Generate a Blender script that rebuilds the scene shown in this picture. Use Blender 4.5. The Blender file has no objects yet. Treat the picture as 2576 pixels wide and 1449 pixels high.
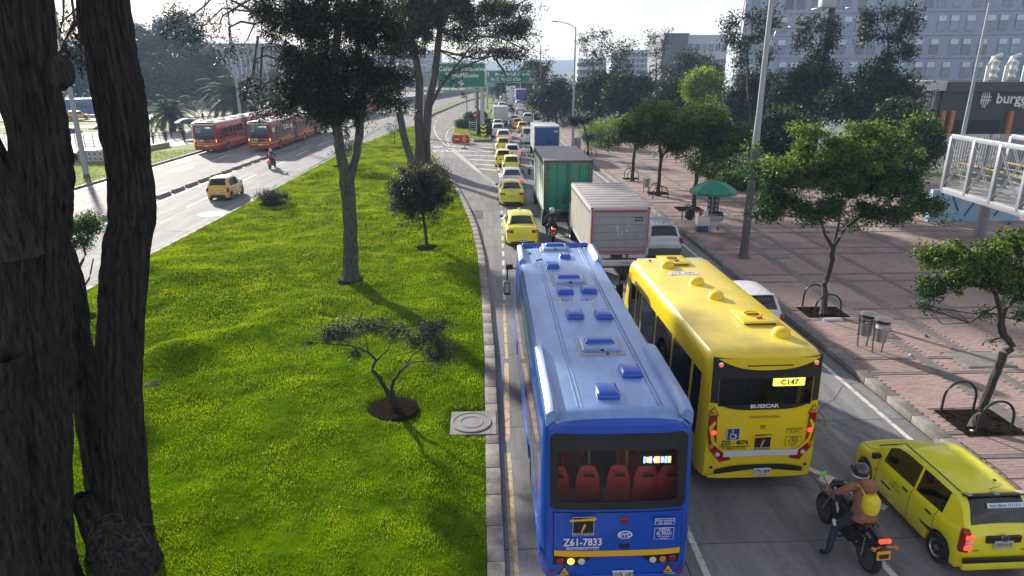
import bpy, bmesh, math, random
import numpy as np
from mathutils import Vector, Matrix
R = math.radians
PI = math.pi
random.seed(7); rng = np.random.default_rng(7)
scene = bpy.context.scene
COL = scene.collection

# ---------------------------------------------------------------- camera, sky, sun, exposure
CAMH = 8.6; PITCH = R(18); YAW = R(2.5); FPX = 1700.0
cam_d = bpy.data.cameras.new('camera'); cam = bpy.data.objects.new('camera', cam_d); COL.objects.link(cam)
cam.location = (0, 0, CAMH); cam.rotation_euler = (R(90) - PITCH, 0, -YAW)
cam_d.sensor_width = 36; cam_d.lens = FPX / 2576 * 36; cam_d.clip_start = 0.1; cam_d.clip_end = 6000
scene.camera = cam
SUN_EL = R(19); SUN_AZ = R(-31)          # azimuth from +Y (along the road), negative = towards -X
world = bpy.data.worlds.new('World'); scene.world = world; world.use_nodes = True
wn = world.node_tree; wn.nodes.clear()
w_out = wn.nodes.new('ShaderNodeOutputWorld'); w_bg = wn.nodes.new('ShaderNodeBackground')
sky = wn.nodes.new('ShaderNodeTexSky'); sky.sky_type = 'NISHITA'; sky.sun_disc = False
sky.sun_elevation = SUN_EL; sky.sun_rotation = SUN_AZ; sky.altitude = 2600; sky.air_density = 1.0; sky.dust_density = 3.0; sky.ozone_density = 1.0
# thin cloud veil: soft noise greys the blue of the sky
tc = wn.nodes.new('ShaderNodeTexCoord'); mp = wn.nodes.new('ShaderNodeMapping'); mp.inputs['Scale'].default_value = (1.2, 1.2, 7)
nz = wn.nodes.new('ShaderNodeTexNoise'); nz.inputs['Scale'].default_value = 2.2; nz.inputs['Detail'].default_value = 6
rp = wn.nodes.new('ShaderNodeValToRGB'); rp.color_ramp.elements[0].position = .35; rp.color_ramp.elements[1].position = .7
rp.color_ramp.elements[0].color = (.3, .3, .3, 1); rp.color_ramp.elements[1].color = (.9, .9, .9, 1)
mx = wn.nodes.new('ShaderNodeMix'); mx.data_type = 'RGBA'; mx.inputs[7].default_value = (9.6, 8.8, 8.9, 1)
wn.links.new(tc.outputs['Generated'], mp.inputs[0]); wn.links.new(mp.outputs[0], nz.inputs[0]); wn.links.new(nz.outputs[0], rp.inputs[0])
# the veil thins out overhead, out of view, to cut sky fill in the shade
sx_ = wn.nodes.new('ShaderNodeSeparateXYZ'); wn.links.new(tc.outputs['Generated'], sx_.inputs[0]); mr0 = wn.nodes.new('ShaderNodeMapRange'); mr0.inputs[1].default_value = .08; mr0.inputs[2].default_value = .8; mr0.inputs[3].default_value = 1; mr0.inputs[4].default_value = .5; mr0.interpolation_type = 'SMOOTHSTEP'
wn.links.new(sx_.outputs[2], mr0.inputs[0]); mu = wn.nodes.new('ShaderNodeMath'); mu.operation = 'MULTIPLY'; wn.links.new(rp.outputs[0], mu.inputs[0]); wn.links.new(mr0.outputs[0], mu.inputs[1]); wn.links.new(mu.outputs[0], mx.inputs[0]); wn.links.new(sky.outputs[0], mx.inputs[6]); wn.links.new(mx.outputs[2], w_bg.inputs[0])
w_bg.inputs[1].default_value = 0.066
wn.links.new(w_bg.outputs[0], w_out.inputs[0])
sun_d = bpy.data.lights.new('sun', 'SUN'); sun = bpy.data.objects.new('sun', sun_d); COL.objects.link(sun)
sun_d.energy = 4.6; sun_d.angle = R(1.8); sun_d.color = (1, .93, .82)
sdir = Vector((math.sin(SUN_AZ) * math.cos(SUN_EL), math.cos(SUN_AZ) * math.cos(SUN_EL), math.sin(SUN_EL)))
sun.rotation_euler = (-sdir).to_track_quat('-Z', 'Y').to_euler(); sun.location = (-30, 40, 60)
scene.view_settings.view_transform = 'Standard'; scene.view_settings.look = 'None'
scene.view_settings.exposure = 1.08; scene.view_settings.gamma = 1; scene.view_settings.use_curve_mapping = False
scene.render.resolution_x = 1024; scene.render.resolution_y = 576
scene.render.engine = 'CYCLES'; scene.cycles.volume_bounces = 0; scene.cycles.transparent_max_bounces = 16

def ray(x, y):
    u = (x - 1288) / FPX; v = (724.5 - y) / FPX
    Y = math.cos(PITCH) + v * math.sin(PITCH); Z = -math.sin(PITCH) + v * math.cos(PITCH)
    return Vector((u * math.cos(YAW) + Y * math.sin(YAW), -u * math.sin(YAW) + Y * math.cos(YAW), Z))
def G(x, y, z=0.0):
    """measured picture point -> place on the level z"""
    r = ray(x, y); t = (z - CAMH) / r.z; return Vector((r.x * t, r.y * t, z))
def AT(x, y, Y):
    """measured picture point -> place at distance Y down the road"""
    r = ray(x, y); t = Y / r.y; return Vector((r.x * t, Y, CAMH + r.z * t))

# ---------------------------------------------------------------- materials
MATS = {}
def mat(name, col, rough=.6, metal=0.0, var=0.0, vscale=3.0, bump=0.0, bscale=30.0, spec=.5, coat=0.0, crough=.08, rnd=0.0, stretch=(1, 1, 1), col2=None, emit=None, trans=0.0):
    if name in MATS: return MATS[name]
    m = bpy.data.materials.new(name); m.use_nodes = True; n = m.node_tree.nodes; l = m.node_tree.links
    b = n['Principled BSDF']; b.inputs['Roughness'].default_value = rough; b.inputs['Metallic'].default_value = metal
    b.inputs['Specular IOR Level'].default_value = spec; b.inputs['Coat Weight'].default_value = coat; b.inputs['Coat Roughness'].default_value = crough
    c = (*col, 1); b.inputs['Base Color'].default_value = c
    if var or rnd or bump or col2:
        t = n.new('ShaderNodeTexCoord'); mpn = n.new('ShaderNodeMapping'); mpn.inputs['Scale'].default_value = stretch
        l.new(t.outputs['Object'], mpn.inputs[0])
    if var or rnd or col2:
        nt = n.new('ShaderNodeTexNoise'); nt.inputs['Scale'].default_value = vscale; nt.inputs['Detail'].default_value = 8; nt.inputs['Roughness'].default_value = .62
        l.new(mpn.outputs[0], nt.inputs[0])
        cr = n.new('ShaderNodeValToRGB'); cr.color_ramp.elements[0].position = .3; cr.color_ramp.elements[1].position = .7
        c2 = col2 if col2 else tuple(min(1, x * (1 + var)) for x in col)
        c1 = col if col2 else tuple(x * (1 - var) for x in col)
        cr.color_ramp.elements[0].color = (*c1, 1); cr.color_ramp.elements[1].color = (*c2, 1)
        l.new(nt.outputs[0], cr.inputs[0]); last = cr.outputs[0]
        if rnd:
            oi = n.new('ShaderNodeObjectInfo'); mr = n.new('ShaderNodeMapRange'); mr.inputs[3].default_value = 1 - rnd; mr.inputs[4].default_value = 1 + rnd
            l.new(oi.outputs['Random'], mr.inputs[0]); hv = n.new('ShaderNodeHueSaturation'); l.new(mr.outputs[0], hv.inputs['Value']); l.new(last, hv.inputs['Color']); last = hv.outputs[0]
        l.new(last, b.inputs['Base Color'])
        if trans: b_last = last
    if bump:
        nb = n.new('ShaderNodeTexNoise'); nb.inputs['Scale'].default_value = bscale; nb.inputs['Detail'].default_value = 5
        l.new(mpn.outputs[0], nb.inputs[0]); bn = n.new('ShaderNodeBump'); bn.inputs['Strength'].default_value = bump; bn.inputs['Distance'].default_value = .02
        l.new(nb.outputs[0], bn.inputs['Height']); l.new(bn.outputs[0], b.inputs['Normal'])
    if emit: b.inputs['Emission Color'].default_value = (*emit[0], 1); b.inputs['Emission Strength'].default_value = emit[1]
    if trans:
        tr = n.new('ShaderNodeBsdfTranslucent'); tr.inputs[0].default_value = c
        if var or rnd or col2: l.new(b_last, tr.inputs[0])
        ms = n.new('ShaderNodeMixShader'); ms.inputs[0].default_value = trans
        l.new(b.outputs[0], ms.inputs[1]); l.new(tr.outputs[0], ms.inputs[2]); l.new(ms.outputs[0], n['Material Output'].inputs[0])
    MATS[name] = m; return m
def glass(name, tint, rough=.03, refl=.12):
    if name in MATS: return MATS[name]
    m = bpy.data.materials.new(name); m.use_nodes = True; n = m.node_tree.nodes; l = m.node_tree.links; n.clear()
    o = n.new('ShaderNodeOutputMaterial'); t = n.new('ShaderNodeBsdfTransparent'); t.inputs[0].default_value = (*tint, 1)
    g = n.new('ShaderNodeBsdfGlossy'); g.inputs['Roughness'].default_value = rough; fr = n.new('ShaderNodeFresnel'); fr.inputs[0].default_value = 1.55
    a = n.new('ShaderNodeMath'); a.operation = 'ADD'; a.inputs[1].default_value = refl * .3; a.use_clamp = True
    ms = n.new('ShaderNodeMixShader'); l.new(fr.outputs[0], a.inputs[0]); l.new(a.outputs[0], ms.inputs[0]); l.new(t.outputs[0], ms.inputs[1]); l.new(g.outputs[0], ms.inputs[2]); l.new(ms.outputs[0], o.inputs[0])
    MATS[name] = m; return m

concrete = mat('road_concrete', (.215, .215, .225), .82, spec=.25, var=.22, vscale=1.1, bump=.25, bscale=40, rnd=.10, stretch=(1.6, .25, 1))
concrete_far = mat('far_concrete', (.21, .20, .195), .85, spec=.2, var=.2, vscale=.6, bump=.2, bscale=30, stretch=(1.6, .3, 1))
joint = mat('joint_filler', (.05, .048, .045), .9)
kerbm = mat('kerb_concrete', (.24, .22, .2), .8, var=.25, vscale=5, bump=.4, bscale=30, rnd=.12)
dirtm = mat('soil', (.02, .014, .010), .95, spec=.0, var=.5, vscale=9, bump=1, bscale=25)
paint_w = mat('white_road_paint', (.62, .62, .6), .6, var=.25, vscale=14)
paint_y = mat('faded_yellow_paint', (.52, .40, .22), .65, var=.3, vscale=9)
rubber = mat('tyre_rubber', (.014, .014, .015), .75, bump=.2, bscale=60)
black = mat('black_plastic', (.012, .012, .014), .4)
black_m = mat('black_matte', (.01, .01, .01), .8)
chrome = mat('chrome', (.6, .6, .62), .18, 1.0)
steel = mat('galvanised_steel', (.42, .43, .45), .38, .85, var=.15, vscale=6)
alloy = mat('wheel_alloy', (.35, .36, .38), .35, .8)
white_p = mat('white_vehicle_paint', (.72, .73, .75), .32, coat=.5)
silver_p = mat('silver_vehicle_paint', (.48, .51, .55), .3, .25, coat=.5)
taxi_y = mat('taxi_yellow_paint', (.76, .72, .010), .3, var=.06, vscale=2, coat=.55)
taxi_o = mat('amber_taxi_paint', (.72, .42, .03), .32, coat=.5)
bus_y = mat('bus_yellow_paint', (.80, .61, .004), .32, var=.05, vscale=1.5, coat=.45)
bus_y_roof = mat('bus_yellow_roof_paint', (.80, .62, .03), .45, var=.1, vscale=1.5, coat=1, crough=.38)
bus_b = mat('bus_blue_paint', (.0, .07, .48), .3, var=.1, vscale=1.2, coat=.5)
bus_b_roof = mat('bus_blue_roof_glare', (.17, .31, .62), .42, var=.2, vscale=2.2, coat=1, crough=.4, bump=.12, bscale=5, stretch=(1, .5, 1))  # faded blue, paled further so the colour carries the sun glare
bus_r = mat('bus_red_paint', (.32, .010, .010), .4, var=.12, vscale=1.2, coat=.2)
roof_w = mat('dusty_white_roof', (.62, .6, .6), .5, var=.15, vscale=1)
lamp_red = mat('red_lamp_lens', (.28, .004, .004), .2, coat=.6)
lamp_red_on = mat('lit_red_lamp', (.8, .02, .01), .3, emit=((1, .05, .02), 1.3))
lamp_amber = mat('amber_lamp_lens', (.65, .22, .01), .25, coat=.5)
lamp_amber_on = mat('lit_amber_lamp', (.9, .5, .05), .3, emit=((1, .55, .05), 1.4))
lamp_white = mat('clear_lamp_lens', (.6, .62, .65), .15, coat=.6)
g_dark = glass('dark_tinted_glass', (.20, .22, .24))
g_mid = glass('tinted_glass', (.42, .47, .5))
g_rear = glass('rear_window_glass', (.85, .87, .88), refl=.0)
seat_dark = mat('seat_fabric_dark', (.03, .03, .035), .9)
seat_red = mat('seat_red_plastic', (.62, .02, .02), .4, var=.15, vscale=4)
interior_m = mat('interior_trim', (.05, .05, .055), .8)
plate_w = mat('white_plate', (.66, .68, .72), .5)
plate_y = mat('yellow_plate', (.75, .40, .02), .5)
white_ink = mat('white_lettering', (.78, .79, .8), .5)
black_ink = mat('black_lettering', (.01, .01, .012), .5)
yellow_ink = mat('yellow_strip', (.80, .45, .01), .45)
red_ink = mat('red_marking', (.5, .02, .02), .5)
skin_m = mat('skin', (.36, .19, .12), .55)
skin_d = mat('skin_in_gloves', (.03, .03, .03), .8)

def weather(m, scale, lo, hi=1.08, stretch=(1, 1, 1), p0=.35, p1=.65, tint=(1, 1, 1)):
    """grime layer: large soft stains multiplied over the base colour"""
    n = m.node_tree.nodes; l = m.node_tree.links; b = n['Principled BSDF']; t = n.new('ShaderNodeTexCoord'); g = n.new('ShaderNodeNewGeometry'); mp_ = n.new('ShaderNodeMapping'); mp_.inputs['Scale'].default_value = stretch
    z = n.new('ShaderNodeTexNoise'); z.inputs['Scale'].default_value = scale; z.inputs['Detail'].default_value = 9; z.inputs['Roughness'].default_value = .7; r = n.new('ShaderNodeValToRGB')
    r.color_ramp.elements[0].position = p0; r.color_ramp.elements[1].position = p1; r.color_ramp.elements[0].color = (lo * tint[0], lo * tint[1], lo * tint[2], 1); r.color_ramp.elements[1].color = (hi, hi, hi, 1)
    x = n.new('ShaderNodeMix'); x.data_type = 'RGBA'; x.blend_type = 'MULTIPLY'; x.inputs[0].default_value = 1
    l.new(g.outputs['Position'], mp_.inputs[0]); l.new(mp_.outputs[0], z.inputs[0]); l.new(z.outputs[0], r.inputs[0]); src = b.inputs['Base Color']
    if src.links: l.new(src.links[0].from_socket, x.inputs[6])
    else: x.inputs[6].default_value = src.default_value
    l.new(r.outputs[0], x.inputs[7]); l.new(x.outputs[2], src)
weather(concrete, .9, .62, 1.1, (1.4, .10, 1)); weather(concrete, 5, .8, 1.05, p0=.3, p1=.5); weather(concrete_far, .8, .7, 1.1, (1.2, .12, 1)); weather(paint_w, 3.5, .45, 1.0, p0=.36, p1=.5); weather(paint_y, 3, .5, 1.0, p0=.36, p1=.52)
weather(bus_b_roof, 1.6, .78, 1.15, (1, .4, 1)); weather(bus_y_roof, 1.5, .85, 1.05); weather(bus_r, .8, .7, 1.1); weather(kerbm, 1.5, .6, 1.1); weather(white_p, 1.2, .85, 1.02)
# ---------------------------------------------------------------- mesh helpers
class MB:
    def __init__(s): s.v = []; s.f = []; s.m = []
    def add(s, vs, fs, mi=0):
        o = len(s.v); s.v += [tuple(v) for v in vs]; s.f += [tuple(i + o for i in f) for f in fs]; s.m += [mi] * len(fs); return s
    def box(s, c, d, rz=0, mi=0, rx=0, ry=0, top=None):
        x, y, z = d[0] / 2, d[1] / 2, d[2] / 2; t = top or (1, 1)
        vs = [Vector((a * x * (t[0] if e > 0 else 1), b * y * (t[1] if e > 0 else 1), e * z)) for a in (-1, 1) for b in (-1, 1) for e in (-1, 1)]
        M = Matrix.Rotation(rz, 3, 'Z') @ Matrix.Rotation(ry, 3, 'Y') @ Matrix.Rotation(rx, 3, 'X'); c = Vector(c)
        return s.add([M @ v + c for v in vs], [(0, 1, 3, 2), (4, 6, 7, 5), (0, 4, 5, 1), (2, 3, 7, 6), (0, 2, 6, 4), (1, 5, 7, 3)], mi)
    def tube(s, pts, rad, n=8, mi=0, caps=True):
        pts = [Vector(p) for p in pts]; rad = rad if isinstance(rad, (list, tuple)) else [rad] * len(pts)
        rings = []; up = Vector((.31, .13, .94)) 
        for i, p in enumerate(pts):
            d = (pts[min(i + 1, len(pts) - 1)] - pts[max(i - 1, 0)]).normalized()
            a = d.cross(up)
            if a.length < .2: a = d.cross(Vector((1, .1, 0)))
            a.normalize(); b = d.cross(a)
            rings += [p + (a * math.cos(2 * PI * k / n) + b * math.sin(2 * PI * k / n)) * rad[i] for k in range(n)]
        fs = [(i * n + k, i * n + (k + 1) % n, (i + 1) * n + (k + 1) % n, (i + 1) * n + k) for i in range(len(pts) - 1) for k in range(n)]
        if caps: fs += [tuple(range(n))[::-1], tuple((len(pts) - 1) * n + k for k in range(n))]
        return s.add(rings, fs, mi)
    def prism(s, poly, z0, z1, mi=0, M=None):
        n = len(poly); vs = [Vector((p[0], p[1], z0)) for p in poly] + [Vector((p[0], p[1], z1)) for p in poly]
        if M is not None: vs = [M @ v for v in vs]
        return s.add(vs, [tuple(range(n))[::-1], tuple(range(n, 2 * n))] + [(i, (i + 1) % n, n + (i + 1) % n, n + i) for i in range(n)], mi)
    def lathe(s, prof, c=(0, 0, 0), n=16, mi=0, axis='Z', M=None, caps=True):
        vs = []
        for r, h in prof:
            for k in range(n):
                a = 2 * PI * k / n; x, y = r * math.cos(a), r * math.sin(a)
                vs.append(Vector({'Z': (x, y, h), 'X': (h, x, y), 'Y': (x, h, y)}[axis]))
        if M is not None: vs = [M @ v for v in vs]
        c = Vector(c); vs = [v + c for v in vs]; k_ = len(prof)
        fs = [(i * n + k, i * n + (k + 1) % n, (i + 1) * n + (k + 1) % n, (i + 1) * n + k) for i in range(k_ - 1) for k in range(n)]
        if caps: fs += [tuple(range(n))[::-1], tuple((k_ - 1) * n + k for k in range(n))]
        return s.add(vs, fs, mi)
    def build(s, name, m, parent=None, smooth=False, recalc=True, bevel=0, loc=None):
        me = bpy.data.meshes.new(name); me.from_pydata(s.v, [], s.f)
        ms = m if isinstance(m, (list, tuple)) else [m]
        for q in ms: me.materials.append(q)
        if len(ms) > 1: me.polygons.foreach_set('material_index', s.m)
        if recalc or bevel:
            bm = bmesh.new(); bm.from_mesh(me)
            if recalc: bmesh.ops.recalc_face_normals(bm, faces=bm.faces)
            if bevel:
                bmesh.ops.bevel(bm, geom=[e for e in bm.edges if len(e.link_faces) == 2 and e.calc_face_angle(0) > .5], offset=bevel, segments=2, affect='EDGES', profile=.5)
            bm.to_mesh(me); bm.free()
        if smooth or bevel:
            me.polygons.foreach_set('use_smooth', [True] * len(me.polygons)); me.set_sharp_from_angle(angle=R(38))
        o = bpy.data.objects.new(name, me); COL.objects.link(o)
        if parent is not None: o.parent = parent
        if loc is not None: o.location = loc
        return o
def tag(o, label=None, cat=None, group=None, kind=None):
    if label: o['label'] = label
    if cat: o['category'] = cat
    if group: o['group'] = group
    if kind: o['kind'] = kind
    return o
def thing(name, label, cat, loc=(0, 0, 0), rz=0, group=None):
    o = bpy.data.objects.new(name, None); o.empty_display_size = .3; COL.objects.link(o)
    o.location = loc; o.rotation_euler = (0, 0, rz); return tag(o, label, cat, group)
def dup(root, loc, rz=0, label=None, group=None, sc=None):
    r = root.copy(); COL.objects.link(r); r.location = loc; r.rotation_euler = (0, 0, rz)
    if sc: r.scale = (sc, sc, sc)
    if label: r['label'] = label
    if group: r['group'] = group
    for ch in list(root.children):
        c = ch.copy(); COL.objects.link(c); c.parent = r
        for g_ in ch.children:
            d = g_.copy(); COL.objects.link(d); d.parent = c
    return r
def one(name, mb, m, label, cat, group=None, **k):
    return tag(mb.build(name, m, **k), label, cat, group)
def struct(name, mb, m, parent=None, **k):
    o = mb.build(name, m, parent, **k)
    if parent is None: o['kind'] = 'structure'
    return o
def piece(name, me, parent, loc, rz=0):
    o = bpy.data.objects.new(name, me); COL.objects.link(o); o.parent = parent; o.location = loc; o.rotation_euler = (0, 0, rz); return o
_tc = {}
def text(name, s, size, m, parent, loc, rot=(PI / 2, 0, 0), ext=.0015, bold=.0, align='CENTER', sx=1.0, spacing=1.0):
    cu = bpy.data.curves.new('t', 'FONT'); cu.body = s; cu.size = size; cu.extrude = ext; cu.offset = bold * size; cu.align_x = align; cu.align_y = 'CENTER'
    cu.resolution_u = 2; cu.space_character = spacing
    o = bpy.data.objects.new('t', cu); COL.objects.link(o)
    dg = bpy.context.evaluated_depsgraph_get(); me = bpy.data.meshes.new_from_object(o.evaluated_get(dg))
    bpy.data.objects.remove(o); me.name = name; me.materials.clear(); me.materials.append(m)
    r = bpy.data.objects.new(name, me); COL.objects.link(r); r.parent = parent; r.location = loc; r.rotation_euler = rot; r.scale = (sx, 1, 1); return r
def interp(keys, y):
    if y <= keys[0][0]: return keys[0][1:]
    for a, b in zip(keys, keys[1:]):
        if y <= b[0]:
            t = (y - a[0]) / (b[0] - a[0]); return tuple(p + (q - p) * t for p, q in zip(a[1:], b[1:]))
    return keys[-1][1:]
def loft(stations, section, key, mats, parent, names=None, cap=True, close=False, smooth=True):
    """skin the cross-sections; faces are sorted by key(i, j) into separate part meshes"""
    secs = [section(y) for y in stations]; n = len(secs[0]); out = {}
    V = [p for s_ in secs for p in s_]
    for i in range(len(stations) - 1):
        for j in range(n if close else n - 1):
            k = key(i, j); out.setdefault(k, []).append((i * n + j, i * n + (j + 1) % n, (i + 1) * n + (j + 1) % n, (i + 1) * n + j))
    if cap:
        out.setdefault('body', []).append(tuple(range(n))); out['body'].append(tuple(len(V) - n + j for j in range(n))[::-1])
    res = {}
    for k, fs in out.items():
        if k is None: continue
        used = sorted({i for f in fs for i in f}); mp_ = {a: b for b, a in enumerate(used)}
        mb = MB(); mb.add([V[i] for i in used], [tuple(mp_[i] for i in f) for f in fs])
        nm = (names or {}).get(k, k.split('#')[0]); res[k] = mb.build(nm, mats[k.split('#')[0]], parent, smooth=smooth)
    return res
# ---------------------------------------------------------------- setting: ground, roads, kerbs
farg = mat('far_ground', (.06, .075, .035), .95, col2=(.10, .11, .06), vscale=.05)
struct('ground', MB().add([(-1500, -60, -.35), (1500, -60, -.35), (1500, 3000, -.35), (-1500, 3000, -.35)], [(0, 1, 2, 3)]), farg)
WALL = [(-24.9, 137), (-23.6, 157), (-19.5, 182), (-14, 212), (-8, 245), (0, 278), (8, 300)]
road = MB(); pl = [(-31.2, -20), (-31.2, 100), (-29.5, 120)] + [(x - .4, y) for x, y in WALL] + [(8, 300), (9.5, 230), (10.2, 120), (10.75, 60), (10.95, -20)]
bmv = [(x, y, -.02) for x, y in pl]
road.add(bmv, [tuple(range(len(bmv)))])
roado = struct('road', road, concrete_far)
beds = MB()
for x0, x1, y0, y1 in ((-30.35, -15.2, 18, 108), (.0, 10.85, -4, 88)):
    beds.add([(x0, y0, -.012), (x1, y0, -.012), (x1, y1, -.012), (x0, y1, -.012)], [(0, 1, 2, 3)])
beds.build('joint_filler', joint, roado)
def slab_me(w, l):
    g = .022; return MB().box((0, 0, -.004), (w - g, l - g, .01)).build('slab', concrete)
protos = {}
def slab(x0, x1, y0, y1, z=0):
    k = (round(x1 - x0, 3), round(y1 - y0, 3))
    if k not in protos:
        o = slab_me(*k); protos[k] = o.data; bpy.data.objects.remove(o)
    return piece('slab', protos[k], roado, ((x0 + x1) / 2, (y0 + y1) / 2, z))
for i in range(20):
    y = -3.1 + 4.55 * i
    for a, b in ((3.62, 7.22), (7.22, 10.82)): slab(a, b, y, y + 4.55)
    if y < 38: slab(0, 3.62, y, y + 4.55)
for i in range(11):
    y = -3.1 + 4.55 * (i + 10); slab(1.3, 3.62, y, y + 4.55)
for i in range(19):
    y = 19 + 4.6 * i
    for a, b in ((-30.3, -26.5), (-26.5, -22.6), (-22.6, -19.2), (-19.2, -15.65)): slab(a, b, y, y + 4.6)

# median edges measured along the lawn
MED_R = [(-.02, -6), (-.02, 19.5), (-.1, 24.7), (-.31, 31.8), (-.69, 37.9), (-1.29, 43.8), (-2.24, 51.6), (-3.69, 61.4), (-5.2, 70), (-7.1, 83.6), (-8.6, 95), (-10.1, 106)]
MED_L = [(-15.9, -6), (-15.9, 31), (-15.4, 46), (-14.8, 69), (-13.9, 82), (-12, 99), (-10.4, 106)]
def xat(pl_, y):
    return interp([(b, a) for a, b in pl_], y)[0]
def resample(pts, step):
    out = [Vector(pts[0])]; acc = 0
    P = [Vector(p) for p in pts]; d = 0; L = [0]
    for a, b in zip(P, P[1:]): L.append(L[-1] + (b - a).length)
    n = max(1, int(L[-1] / step)); res = []
    for i in range(n + 1):
        t = L[-1] * i / n
        for k in range(len(P) - 1):
            if t <= L[k + 1] + 1e-6:
                res.append(P[k].lerp(P[k + 1], (t - L[k]) / (L[k + 1] - L[k]))); break
    return res
# curved bus lane slabs
bl_l = [(.0, 42.4), (-1.2, 43.8), (-2.2, 51.6), (-3.65, 61.4), (-5.15, 70), (-7.05, 83.6)]
bl = MB(); 
ys = [42.4 + 4.5 * i for i in range(10)]
for y0, y1 in zip(ys, ys[1:]):
    l0, l1 = xat(MED_R, y0) + .32, xat(MED_R, y1) + .32; g = .012
    rr0, rr1 = (1.3, 1.3)
    nsl = 1 if (rr0 - l0) < 4 else 2
    for q in range(nsl):
        f0, f1 = q / nsl, (q + 1) / nsl
        mb = MB(); poly = [(l0 + (rr0 - l0) * f0 + g, y0 + g), (l0 + (rr0 - l0) * f1 - g, y0 + g), (l1 + (rr1 - l1) * f1 - g, y1 - g), (l1 + (rr1 - l1) * f0 + g, y1 - g)]
        mb.prism(poly, -.009, .001); mb.build('slab', concrete, roado)
jb = MB().add([(-.4, 40, -.0115), (1.4, 40, -.0115), (1.4, 84, -.0115), (-7.2, 84, -.0115)], [(0, 1, 2, 3)]); jb.build('joint_filler', joint, roado)
# gutter strip beside the near kerb
for y in range(-4, 42, 3):
    mb = MB(); a0, a1 = xat(MED_R, y) + .3, xat(MED_R, y + 3) + .3
    mb.prism([(a0, y + .01), (a0 + .02, y + .01), (a1 + .02, y + 2.99), (a1, y + 2.99)], -.01, .002); mb.build('gutter_joint', joint, roado)

def kerb(name, pts, w=.3, h=.13, step=1.0, near=60):
    root = bpy.data.objects.new(name, None); COL.objects.link(root); root['kind'] = 'structure'
    P = resample(pts, step); far = MB(); nearn = 0
    for a, b in zip(P, P[1:]):
        d = (b - a); L = d.length; c = (a + b) / 2; rz = math.atan2(-d.x, d.y)
        n = Vector((-d.y, d.x)).normalized() if False else Vector((d.y, -d.x)).normalized()
        if (a.y < near) and nearn < 290:
            mb = MB().box((0, 0, 0), (w, L - .015, h)); o = mb.build('kerb_stone', kerbm, root, bevel=.015)
            o.location = (c.x + random.uniform(-.006, .006), c.y, h / 2 + random.uniform(-.004, .004)); o.rotation_euler = (0, 0, rz); nearn += 1
        else: far.box((c.x, c.y, h / 2), (w, L - .02, h), rz=rz)
    if far.v: o = far.build('kerb_stone', kerbm, root); o['kind'] = 'stuff'
    return root
kerb('median_kerb', [(x + .17, y) for x, y in MED_R if y > -9], .32, .13)
kerb('median_kerb', [(x - .1, y) for x, y in MED_L], .2, .14, near=75)
kerb('busway_kerb', [(-30.45, 20), (-30.45, 100), (-29, 120)], .25, .16, near=85)
kerb('plaza_kerb', [(11.0, -5), (11.0, 30), (10.75, 50), (10.4, 64), (9.9, 78), (9.9, 100)], .34, .2, 1.1, near=75)
# lawns --------------------------------------------------------
HILLS = [(G(600, 800).xy, -.30, 1.1), (G(430, 925).xy, .34, .9), (G(385, 700).xy, .30, 1.3), (G(480, 720).xy, .26, 1.3), (G(700, 610).xy, -.15, 1.4), (G(440, 1000).xy, .1, 1.2), (G(560, 830).xy, -.2, .9), (G(990, 1040).xy, -.18, .55), (G(500, 900).xy, .2, 1.0), (G(950, 462).xy, -.2, 1.3)]
def vnoise(x, y, s, seed=0):
    x = x * s; y = y * s; xi = np.floor(x).astype(int); yi = np.floor(y).astype(int); fx = x - xi; fy = y - yi
    h = lambda a, b: np.modf(np.abs(np.sin(a * 127.1 + b * 311.7 + seed * 74.7) * 43758.5453))[0]
    fx = fx * fx * (3 - 2 * fx); fy = fy * fy * (3 - 2 * fy)
    return (h(xi, yi) * (1 - fx) + h(xi + 1, yi) * fx) * (1 - fy) + (h(xi, yi + 1) * (1 - fx) + h(xi + 1, yi + 1) * fx) * fy
ml = np.array([(b, a) for a, b in MED_L]); mr_ = np.array([(b, a) for a, b in MED_R])
def lawn_h(x, y):
    xl = np.interp(y, ml[:, 0], ml[:, 1]); xr = np.interp(y, mr_[:, 0], mr_[:, 1])
    edge = np.clip(np.minimum(x - xl, xr - x) / 1.2, 0, 1)
    z = .11 + .12 * edge + (.36 * (vnoise(x, y, .22, 1) - .4) + .24 * (vnoise(x, y, .6, 2) - .5)) * edge + .07 * (vnoise(x, y, 1.9, 3) - .5) * edge + .03 * (vnoise(x, y, 5, 4) - .5)
    for c, a, r in HILLS: z = z + 1.35 * a * np.exp(-((x - c[0]) ** 2 + (y - c[1]) ** 2) / (r * r)) * edge
    z = np.maximum(z, .035); cv = np.clip(1 - np.maximum(np.abs(x + .4) - .52, np.abs(y - 15.12) - .6) / .12, 0, 1); z = z * (1 - cv) + .06 * cv
    hole = np.exp(-(((x + 2.4) ** 2 + (y - 15.9) ** 2) / .45) ** 4); return z - .05 * hole
lawn_m = mat('lawn_soil_and_thatch', (.03, .08, .0), .95, col2=(.09, .18, .0), vscale=2.2, spec=.0, bump=.9, bscale=22)
NX, NY = 110, 460
yy = -6 + (112) * np.linspace(0, 1, NY) ** 1.25; V = np.zeros((NY, NX, 3))
for i, y in enumerate(yy):
    xl = np.interp(y, ml[:, 0], ml[:, 1]); xr = np.interp(y, mr_[:, 0], mr_[:, 1]); xs = np.linspace(xl, xr, NX)
    V[i, :, 0] = xs; V[i, :, 1] = y; V[i, :, 2] = lawn_h(xs, np.full(NX, y))
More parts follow.
